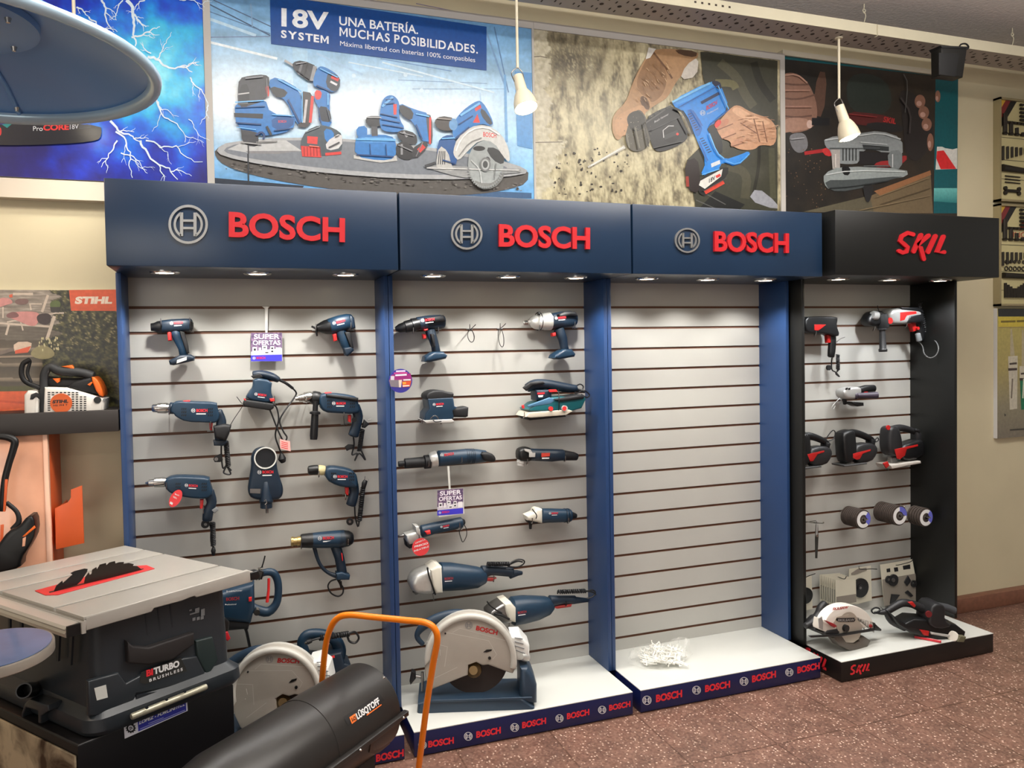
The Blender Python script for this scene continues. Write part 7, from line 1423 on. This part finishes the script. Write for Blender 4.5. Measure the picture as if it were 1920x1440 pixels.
m = MB(); m.cord([(*Z([(q[0], q[1])])[0], q[2]) for q in ((605, 895, -.05), (570, 900, -.05), (555, 880, -.05), (580, 862, -.05), (610, 870, -.05), (600, 890, -.04), (575, 895, -.03), (620, 905, -.04))], .004, cordm); part(t, 'power_cord', m)
plane()
m = MB(); a = PZ(1480+845/3.6, 900+1056/3.6, .105); b = PZ(1480+1025/3.6, 900+1092/3.6, .105); m.box(-.5, .5, -.5, .5, -.5, .5, mat('red_strip', (196, 40, 52), .4))
e = (b-a); L = e.length; an = math.atan2(e.y, e.x)
m = MB(); m.box(-L/2, L/2, -.008, .008, -.005, .005, MATS['red_strip'] if 'red_strip' in MATS else redp, .002); o = m.build('pencil_strip'); o.location = (a+b)/2; o.rotation_euler = (0, 0, an); tag(o, 'flat red carpenter pencil on the front edge of the black plinth', 'pencil')
ORG[o.name] = Vector((0, 0, 0))
m = MB(); m.box(-L*.48, L*.48, -.003, .003, .005, .0055, mat('strip_pale_print', (226, 170, 170), .5)); m.build('print', o)
# ------------------------------------------------------------------ bag of white hooks on the third plinth
Zb = K(1130, 1140, 6.857)
bagm = mat('clear_bag_film', (236, 236, 230), .12, alpha=.10, spec=.8)
base = PZ(*Zb([(800, 800)])[0], .101); top = PZ(*Zb([(800, 560)])[0], .101)
rng = random.Random(5)
hk = None
for i in range(110):
    fx = rng.random(); fy = rng.random()
    u, v = Zb([(590+fx*470, 700+fy*100-fx*10)])[0]; q = PZ(u, v, .101); z = .101+.017+rng.random()*.055*(1-abs(fx-.5)*1.3)*(.5+.6*(1-fy))
    if hk is None:
        m = MB(); m.tube(spline([Vector(p) for p in ((-.032, 0, .0), (.022, 0, .001), (.034, 0, .004), (.038, 0, .013))], 4), .0027, mat('white_hook_plastic', (244, 242, 234), .45), 6); hk = o = m.build('white_hook')
    else: o = hk.copy(); COL.objects.link(o)
    o.location = (q.x+.0, q.y+(.5-fy)*.03+.035, z); o.rotation_euler = (rng.uniform(-.4, .4), rng.uniform(-.38, .38), rng.choice((rng.uniform(.4, 1.2), rng.uniform(2.0, 2.7)))+rng.choice((0, PI)))
    tag(o, 'small white plastic hook in the pile inside the clear bag', 'hook', 'white hooks heaped in the clear bag')
bm = bmesh.new(); bmesh.ops.create_icosphere(bm, subdivisions=5, radius=1)
c = PZ(*Zb([(800, 760)])[0], .101)
for v in bm.verts:
    p = v.co.copy(); n_ = NZ.noise(p*2.6)*.22+NZ.noise(p*6)*.10
    if p.x > .5: p.z += (p.x-.5)*2.2*(1 if p.z > 0 else .1); 
    p *= 1+n_
    v.co = Vector((c.x+.01+p.x*.145, c.y+.06+p.y*.085, max(.1025, .128+p.z*.05)))
m = MB(); m.bm(bm, bagm); o = m.build('plastic_bag'); tag(o, 'crumpled clear plastic bag of white hooks on the empty cabinet plinth', 'plastic bag')
# ------------------------------------------------------------------ table saw on its black base
ZT = .88; SO = Vector((-.393, -.967, 0)); E1 = Vector((.857, .516, 0)); E2 = Vector((-.639, .769, 0)); NR = Vector((.516, -.857, 0)); NF = Vector((-.769, -.639, 0))
def S(a, b, z): return SO+E1*a+E2*b+Vector((0, 0, z))
Z6 = K(0, 980, 3.131); Z7 = K(0, 1140, 4.8); Z8 = K(0, 1010, 7.58)
saw_top = mat('saw_table_grey', (176, 172, 164), .35, .2, noise=.03, scale=12); saw_b = mat('saw_body_slate', (40, 45, 50), .36); saw_d = mat('saw_body_dark', (30, 34, 40), .5); rail_m = mat('saw_rail_alu', (204, 200, 192), .3, .5); redins = mat('saw_insert_red', (206, 52, 52), .4)
t = thing('table_saw', 'grey topped table saw with red blade insert on the black base', 'table saw', S(.25, .3, .531))
def rrect(a0, a1, b0, b1, z, r, n=5):
    o = []
    for (ca, cb, s0) in ((a1-r, b1-r, 0), (a0+r, b1-r, 1), (a0+r, b0+r, 2), (a1-r, b0+r, 3)):
        for i in range(n+1):
            q = (s0+i/n)*PI/2; o.append(S(ca+r*math.cos(q), cb+r*math.sin(q), z))
    return o
m = MB(); m.rings([rrect(*q) for q in ((.05, .455, .05, .60, .852, .03), (.042, .465, .042, .61, .60, .035), (.018, .49, .018, .64, .578, .045), (.014, .494, .014, .645, .545, .05), (.022, .486, .022, .64, .531, .05))], saw_b); part(t, 'body', m)
# deck: lower slab and raised plates between the mitre grooves
def bpos(px): q = PZ(*px, ZT)-SO; d = E1.x*E2.y-E1.y*E2.x; return (E1.x*q.y-E1.y*q.x)/d
g1 = bpos(Z6([(800, 377)])[0]); g2 = bpos(Z6([(400, 312)])[0]); g3 = bpos(Z6([(400, 268)])[0])
m = MB(); LA = .50; BW = .662
m.prism([S(0, 0, ZT-.009), S(LA, 0, ZT-.009), S(LA, BW, ZT-.009), S(0, BW, ZT-.009)], Vector((0, 0, -.02)), saw_top, .003)
for b0, b1 in ((0, g1-.006), (g1+.006, g2-.005), (g2+.005, g3+.02), (g3+.028, BW)): m.prism([S(0, b0, ZT-.009), S(LA, b0, ZT-.009), S(LA, b1, ZT-.009), S(0, b1, ZT-.009)], Vector((0, 0, .009)), saw_top, .0015)
part(t, 'table_top', m)
plane(S(0, -.001, 0), NR); m = MB(); m.puff(Z6([(500, 552), (1450, 277), (1480, 285), (1478, 345), (1150, 437), (1135, 428), (1060, 458), (900, 500), (885, 522), (500, 632)]), -.006, .012, saw_top, .003); part(t, 'side_skirt', m)
m = MB(); m.puff(Z6([(1455, 290), (1503, 276), (1515, 310), (1500, 330), (1458, 335)]), -.012, .03, blk, .004); part(t, 'rear_rail_end', m)
plane()
m = MB(); m.prism([S(-.006, .0, ZT-.012), S(-.006, BW, ZT-.012), S(-.006, BW, ZT-.045), S(-.006, 0, ZT-.045)], E1*.012, saw_top, .002); part(t, 'front_skirt', m)
prof = [(-.006, -.014), (-.036, -.018), (-.042, -.024), (-.038, -.030), (-.042, -.036), (-.040, -.046), (-.006, -.046)]
m = MB(); m.rings([[S(a, b, ZT+z) for a, z in prof] for b in (.012, BW-.01)], rail_m); part(t, 'fence_rail', m, angle=20)
m = MB(); m.rings([[S(a, b, ZT+z) for a, z in ((-.038, -.016), (-.038, -.045), (-.004, -.045), (-.004, -.016))] for b in (.004, .0119)], blk); part(t, 'rail_end_cap', m)
plane((0, 0, ZT), (0, 0, 1))
m = MB(); m.puff(Z6([(205, 400), (700, 264), (860, 250), (908, 270), (340, 424), (265, 426)]), .0012, .002, redins, .0005); part(t, 'insert_plate', m)
m = MB(); m.flat(Z6([(285, 406), (840, 268), (845, 273), (292, 412)]), .0024, blk); part(t, 'blade_slot', m)
a = P(*Z6([(300, 408)])[0], .002); plane(a, NR)
darkst = mat('saw_blade_dark', (58, 52, 48), .35, .8)
m = MB(); m.puff(Z8([(765, 748), (800, 670), (885, 598), (892, 632), (1030, 510), (1000, 490), (1060, 460), (1200, 425), (1245, 430), (1235, 470), (1150, 600), (1090, 655)]), 0, .003, blk, 0); part(t, 'riving_knife', m)
m = MB(); m.puff(Z8([(1195, 636), (1212, 545), (1262, 478), (1272, 515), (1300, 500), (1312, 440), (1368, 405), (1378, 440), (1420, 368), (1505, 345), (1510, 378), (1555, 338), (1632, 318), (1640, 352), (1690, 335), (1760, 330), (1752, 358), (1830, 345), (1900, 362), (1885, 385), (1950, 390), (2015, 440), (1819, 486), (1600, 546)]), 0, .0028, darkst, 0); part(t, 'blade', m)
plane()
# right face
plane(S(0, .040, 0), NR); slate2 = mat('saw_panel_slate', (60, 68, 72), .45)
m = MB(); m.puff(Z6([(508, 926), (690, 876), (735, 938), (830, 885), (1070, 790), (1150, 780), (1212, 905), (1200, 925), (795, 998), (752, 1108), (512, 1132)]), -.004, .02, saw_b, .006); m.puff(Z6([(1140, 690), (1240, 665), (1275, 800), (1210, 905), (1150, 785)]), -.004, .02, mat('saw_panel_green_black', (34, 46, 46), .45), .006); part(t, 'lower_panel', m)
m = MB(); m.puff(Z6([(830, 878), (1060, 792), (1098, 870), (850, 948), (820, 935)]), .0065, .002, mat('saw_label_dark', (40, 40, 38), .5), 0); l_ = part(t, 'name_plate', m)
m = MB(); q = Z6([(860, 906), (899, 894), (903, 893), (1054, 845)]); m.text('BI', q[0], q[1], (-.6, -12.6), .009, red_ink, .05); part(l_, 'red_letters', m)
m = MB(); m.text('TURBO', q[2], q[3], (-.6, -12.6), .009, white_ink, .05); part(l_, 'white_letters', m)
q = Z6([(877, 936), (1073, 868)]); m = MB(); m.text('BRUSHLESS', q[0], q[1], (-.4, -5.6), .009, white_ink, .03, space=1.5); part(l_, 'small_letters', m)
m = MB(); m.puff(Z6([(735, 690), (770, 718), (860, 726), (1125, 640), (1130, 705), (1000, 800), (860, 830), (740, 818)]), .0, .03, mat('saw_strap_brown', (34, 30, 30), .6), .006); part(t, 'carry_strap', m)
m = MB()
for x in (845, 920, 992): m.puff(Z6([(x, 520-(x-845)*.28), (x+8, 518-(x-845)*.28), (x+22, 690-(x-845)*.3), (x+14, 692-(x-845)*.3)]), -.012, .01, saw_d, 0)
part(t, 'rib', m)['kind'] = 'stuff'
m = MB(); m.puff(Z6([(792, 1008), (1190, 934), (1205, 955), (775, 1122)]), -.004, .022, saw_d, 0); part(t, 'grip_recess', m)
m = MB(); m.rev((*Z6([(770, 1140)])[0], .035), (*Z6([(1212, 962)])[0], .035), [(0, 5), (.02, 6), (.98, 6), (1, 5)], .035, mat('tube_pale_alu', (176, 172, 152), .35, .5)); h_ = part(t, 'carry_tube', m)
for q in ((862, 1086), (978, 1038), (1085, 990)): m = MB(); m.disc(*Z6([q])[0], 2.6, .049, .004, saw_d, 12); part(h_, 'screw', m)
m = MB(); m.puff(Z6([(553, 972), (622, 952), (633, 1026), (568, 1044)]), .0068, .001, white_l, 0); part(t, 'white_label', m)
m = MB()
for (x, y, w, h) in ((1115, 535, 55, 8), (1180, 510, 22, 40), (1145, 505, 26, 20), (1130, 560, 18, 18), (1155, 556, 18, 18), (1178, 552, 18, 18), (1112, 512, 14, 8)): m.flat(Z6([(x, y), (x+w, y-w*.3), (x+w, y-w*.3+h), (x, y+h)]), -.004, gry)
part(t, 'printed_symbol', m)['kind'] = 'stuff'
m = MB(); m.puff(Z6([(1240, 560), (1300, 545), (1325, 570), (1318, 640), (1262, 660)]), -.10, .06, blk, .01); part(t, 'switch_housing', m)
m = MB(); m.puff(Z6([(1300, 640), (1325, 632), (1342, 675), (1325, 690), (1302, 675)]), -.08, .03, mat('emergency_red', (200, 24, 40), .4), .004); part(t, 'stop_switch', m)
plane(S(.034, 0, 0), NF)
m = MB()
for q in ([(515, 180), (546, 180), (532, 478), (512, 478)], [(630, 210), (662, 215), (645, 515), (630, 515)], [(405, 140), (432, 146), (430, 300), (410, 300)], [(295, 105), (320, 112), (320, 260), (300, 260)], [(185, 75), (205, 80), (205, 220), (188, 220)], [(80, 45), (97, 50), (97, 180), (82, 180)]): m.puff(Z7(q), .004, .006, saw_d, 0)
part(t, 'vent_slot', m)['kind'] = 'stuff'
m = MB(); m.puff(Z7([(250, 1000), (258, 915), (285, 835), (330, 795), (495, 850), (500, 900), (430, 945), (425, 1015), (405, 1008), (405, 900), (295, 870), (268, 930), (262, 1000)]), .02, .04, saw_b, .004); part(t, 'foot_arch', m)
A_, B_ = P(*Z7([(285, 735)])[0], .02), P(*Z7([(213, 745)])[0], .07); m = MB(); n = 20
ax = (B_-A_).normalized(); sd = ax.cross(Vector((0, 0, 1))).normalized(); up_ = sd.cross(ax)
m.rings([[A_+(B_-A_)*f+(sd*math.cos(2*PI*j/n)+up_*math.sin(2*PI*j/n))*r for j in range(n)] for f, r in ((-.5, .02), (0, .021), (1, .021), (1, .0175), (.2, .017))], blk); part(t, 'dust_spout', m)
plane()
# base cabinet under the saw
bx = thing('saw_base', 'black cabinet with stained metal front and dealer sticker under the table saw', 'cabinet', S(.2, .3, 0))
blkb = mat('base_black_gloss', (14, 13, 15), .4); stain = bpy.data.materials.new('stained_metal_front'); stain.use_nodes = True
nt = stain.node_tree; b_ = nt.nodes['Principled BSDF']; b_.inputs['Metallic'].default_value = .45; b_.inputs['Roughness'].default_value = .4
tc = nt.nodes.new('ShaderNodeTexCoord'); nz = nt.nodes.new('ShaderNodeTexNoise'); nz.inputs['Scale'].default_value = 7; nz.inputs['Detail'].default_value = 9; nz.inputs['Distortion'].default_value = 1.2
rp = nt.nodes.new('ShaderNodeValToRGB'); e = rp.color_ramp.elements; e[0].position = .38; e[0].color = (*lin((78, 60, 46)), 1); e[1].position = .62; e[1].color = (*lin((206, 190, 160)), 1)
nt.links.new(tc.outputs['Object'], nz.inputs['Vector']); nt.links.new(nz.outputs['Fac'], rp.inputs['Fac']); nt.links.new(rp.outputs['Color'], b_.inputs['Base Color'])
m = MB(); m.prism([S(-.01, .03, 0), S(.455, .03, 0), S(.455, .36, 0), S(.30, .56, 0), S(-.01, .63, 0)], Vector((0, 0, .529)), blkb, .006); part(bx, 'cabinet_body', m)
m = MB(); m.prism([S(-.011, .034, .02), S(-.011, .625, .02), S(-.011, .625, .50), S(-.011, .034, .50)], NF*.006, stain, .002); part(bx, 'front_panel', m)
plane(S(0, .03, 0), NR)
m = MB(); m.puff(Z6([(727, 1192), (1097, 1032), (1102, 1104), (732, 1268)]), .001, .001, mat('sticker_silver', (196, 196, 204), .4), 0); s_ = part(bx, 'dealer_sticker', m)
m = MB(); m.flat(Z6([(808, 1160), (1090, 1040), (1094, 1104), (812, 1226)]), .0018, mat('sticker_blue', (44, 48, 140), .45)); part(s_, 'blue_field', m)
q = Z6([(816, 1186), (1050, 1088), (1056, 1085), (1086, 1073), (822, 1160), (1080, 1050), (870, 1178), (960, 1142), (822, 1210), (1085, 1098)]); m = MB(); m.text('LOPEZ - FORCINITI', q[0], q[1], (1.5, -7), .0024, white_ink, .03); m.text('s.a.', q[2], q[3], (.8, -4), .0024, white_ink, .02)
for i in (4, 6, 8): m.flat([q[i], q[i+1], (q[i+1][0]+.2, q[i+1][1]+1.3), (q[i][0]+.2, q[i][1]+1.3)], .0024, mat('sticker_fine_print', (140, 144, 190), .5))
part(s_, 'sticker_lettering', m)
m = MB(); c = Z6([(768, 1206)])[0]
for i in range(12): a = i*PI/6; m.ribbon([(c[0]+7*math.cos(a), c[1]+7*math.sin(a)), (c[0]+9.5*math.cos(a), c[1]+9.5*math.sin(a))], 2.4, .0024, blk)
m.ribbon([(c[0]+6.5*math.cos(i*PI/12), c[1]+6.5*math.sin(i*PI/12)) for i in range(25)], 2.6, .0022, blk); m.ribbon([(c[0]-3, c[1]), (c[0], c[1]-2), (c[0]+3, c[1]+1)], 1.6, .0022, blk); m.ribbon([(c[0]-2, c[1]+3), (c[0]+1, c[1]+1)], 1.6, .0022, blk); part(s_, 'gear_emblem', m)
plane()
# ------------------------------------------------------------------ round table in front of the saw
c = PZ(-24, 1219, .90); n = 64
R = (PZ(101, 1203, .90)-c).length
t = thing('round_work_table', 'round tool table with blue film and grey rim at the left edge', 'work table', Vector((c.x, c.y, 0)))
m = MB(); m.rings([[c+Vector((math.cos(2*PI*j/n)*r, math.sin(2*PI*j/n)*r, z)) for j in range(n)] for r, z in ((R*.96, .0), (R*.985, .001), (R, -.003), (R, -.022), (R*.97, -.025), (R*.5, -.025))], mat('disc_rim_grey', (150, 142, 132), .4, .3)); part(t, 'rim', m)
m = MB(); m.cyl(c+Vector((0, 0, .0006)), c+Vector((0, 0, .0022)), R*.955, mat('blue_protective_film', (84, 108, 148), .3, noise=.12, scale=14, coat=.4), n=n); part(t, 'blue_film', m)
m = MB(); m.cyl(c+Vector((-.07, 0, -.025)), Vector((c.x-.07, c.y, 0)), .02, gry); part(t, 'post', m)
# ------------------------------------------------------------------ torpedo heater with orange tube handle
HA = Vector((.404, -.701, .384)); HD = Vector((-.752, -.660, 0)).normalized(); HP = Vector((.660, -.752, 0)).normalized(); HU = Vector((0, 0, 1)); HR = .141
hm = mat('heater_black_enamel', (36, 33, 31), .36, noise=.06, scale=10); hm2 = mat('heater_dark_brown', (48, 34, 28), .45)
t = thing('torpedo_heater', 'large black torpedo heater on the floor with orange tube handle', 'heater', (HA.x+HD.x*.35, HA.y+HD.y*.35, 0))
def hp(s, ang, r=HR): return HA+HD*s+(HP*math.cos(ang)+HU*math.sin(ang))*r
n = 56; m = MB()
m.rings([[hp(s, 2*PI*j/n, r) for j in range(n)] for s, r in ((.05, .06), (.03, .135), (.0, HR*.985), (.004, HR), (.30, HR), (.301, HR*.985), (.62, HR*.985), (.72, HR*.86), (.80, HR*.74), (.80, HR*.70), (.40, HR*.68))], hm, cap=False); part(t, 'barrel', m, angle=25)
m = MB(); m.cyl(HA+HD*.036, HA+HD*.04, HR*.9, blk, n=32); part(t, 'rear_grille', m)
m = MB(); m.prism([hp(-.02, 0, HR-.004)+HU*.008, hp(.66, 0, HR-.004)+HU*.008, hp(.66, 0, HR-.004)-HU*.008, hp(-.02, 0, HR-.004)-HU*.008], HP*.022, hm, .004); m.prism([hp(-.02, PI, HR-.004)+HU*.008, hp(.66, PI, HR-.004)+HU*.008, hp(.66, PI, HR-.004)-HU*.008, hp(-.02, PI, HR-.004)-HU*.008], -HP*.022, hm, .004); f_ = part(t, 'seam_flange', m)
for s in (.0, .22, .44): m = MB(); q = hp(s+.012, 0, HR+.019); m.cyl(q, q+HP*.004, .0045, chrome, r1=.003, n=10); part(t, 'screw', m)
m = MB(); q = hp(.012, .95, HR); m.cyl(q, q+(HP*math.cos(.95)+HU*math.sin(.95))*.004, .005, chrome, r1=.003, n=10); part(t, 'screw', m)
m = MB(); bx0 = HA+HD*.06-HU*.25
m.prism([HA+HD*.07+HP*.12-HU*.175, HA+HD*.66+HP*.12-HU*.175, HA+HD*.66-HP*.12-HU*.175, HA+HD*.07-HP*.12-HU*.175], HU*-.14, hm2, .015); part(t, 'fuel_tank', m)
m = MB(); m.prism([HA+HD*.09+HP*.10-HU*.10, HA+HD*.58+HP*.10-HU*.10, HA+HD*.58-HP*.10-HU*.10, HA+HD*.09-HP*.10-HU*.10], HU*-.0755, mat('heater_housing_black', (16, 15, 15), .5), .004); part(t, 'burner_housing', m)  # burner housing coloured near black
m = MB(); q = hp(.03, -.5, HR+.001); m.prism([hp(.02, -.1), hp(.02, -.75), hp(.06, -.85), hp(.11, -.62), hp(.16, -.35), hp(.16, -.1)], (HP*.9-HU*.4).normalized()*.004, hm2, .001); part(t, 'side_bracket', m)
def hcyl(u, v, k=1.0):
    r = ray(u, v); o = CAM-HA; r2 = r-HD*r.dot(HD); o2 = o-HD*o.dot(HD); R = HR+.0012*k
    a, b, c_ = r2.dot(r2), 2*r2.dot(o2), o2.dot(o2)-R*R; q = b*b-4*a*c_
    return CAM+r*((-b-math.sqrt(max(q, 0)))/(2*a))
def htext(st, a, b, h, mm, k, bold=.04):
    vs, fs, w = text2d(st, bold); L = math.hypot(b[0]-a[0], b[1]-a[1]); up = h
    return [hcyl(a[0]+(b[0]-a[0])*x/w+up[0]*y, a[1]+(b[1]-a[1])*x/w+up[1]*y, k) for x, y in vs], fs
ZH = K(580, 1240, 6.857)
def hgrid(px, k, mm, nn=6):
    m = MB(); A, B, C_, D_ = px
    vs = [hcyl(*[((A[c]*(1-i/nn)+B[c]*i/nn)*(1-j/nn)+(D_[c]*(1-i/nn)+C_[c]*i/nn)*j/nn) for c in (0, 1)], k) for j in range(nn+1) for i in range(nn+1)]
    return m.add(vs, [(j*(nn+1)+i, j*(nn+1)+i+1, (j+1)*(nn+1)+i+1, (j+1)*(nn+1)+i) for j in range(nn) for i in range(nn)], mm)
st_ = part(t, 'name_sticker', hgrid(ZH([(440, 715), (900, 410), (965, 500), (500, 835)]), 1, mat('sticker_black', (20, 18, 18), .5)))
q = ZH([(622, 752), (912, 540)]); m = MB(); m.add(*htext('LÜSQTOFF', q[0], q[1], (-4.2, -11.5), None, 2), white_ink); part(st_, 'white_letters', m)
oin = mat('sticker_orange_ink', (236, 116, 44), .5)
m = hgrid(ZH([(515, 720), (590, 670), (608, 760), (548, 806)]), 2, oin, 3); e_ = part(st_, 'orange_badge', m)
q = ZH([(552, 775), (600, 742)]); m = MB(); m.add(*htext('LQ', q[0], q[1], (-1.6, -6.5), None, 3), blk); part(st_, 'badge_letters', m)
part(st_, 'orange_line', hgrid(ZH([(735, 685), (925, 550), (930, 562), (742, 698)]), 2, oin, 3))
# handle
pr_ = [PZ(603, 1300, .60), PZ(611, 1215, .72)]
def onp(u, v, o, nn): r = ray(u, v); return CAM+r*((o-CAM).dot(nn)/r.dot(nn))
b0 = PZ(645, 1150, .71); b1 = PZ(800, 1168, .71); bd = (b1-b0).normalized(); hn = Vector((bd.y, -bd.x, .0)); hn = hn if hn.y < 0 else -hn
hn = (hn-Vector((0, 0, -.24))).normalized(); 
hn = bd.cross((PZ(785, 1440, .15)-b1).normalized()).normalized()
pts = [onp(u, v, b1, hn) for u, v in ((592, 1400), (598, 1340), (604, 1275), (610, 1215), (618, 1182), (632, 1160), (655, 1153), (700, 1157), (760, 1163), (796, 1167), (814, 1178), (820, 1200), (812, 1245), (799, 1330), (785, 1440), (780, 1480))]
m = MB(); m.tube(spline(pts, 5), .0105, orange, 12); part(t, 'tube_handle', m, 'orange tube handle')
G = Vector((HA.x, HA.y, 0))
m = MB(); m.cyl(G+HD*.62-HP*.19+HU*.09, G+HD*.62+HP*.19+HU*.09, .010, steel); part(t, 'axle', m)
for s in (-1, 1): m = MB(); q = G+HD*.62+HP*.17*s+HU*.09; m.cyl(q-HP*.02, q+HP*.02, .089, rub, n=28); part(t, 'wheel', m)
m = MB(); m.tube([pts[-1], G+HD*.05+HP*.13+HU*.06, G+HD*.62+HP*.10+HU*.09], .009, orange, 10); m.tube([pts[0], G+HD*.05-HP*.13+HU*.06, G+HD*.62-HP*.10+HU*.09], .009, orange, 10); m.tube([G+HD*.05+HP*.13+HU*.06, G+HD*.05+HP*.13+HU*.009, G+HD*.05-HP*.13+HU*.009, G+HD*.05-HP*.13+HU*.06], .009, orange, 8); part(t, 'lower_frame', m)
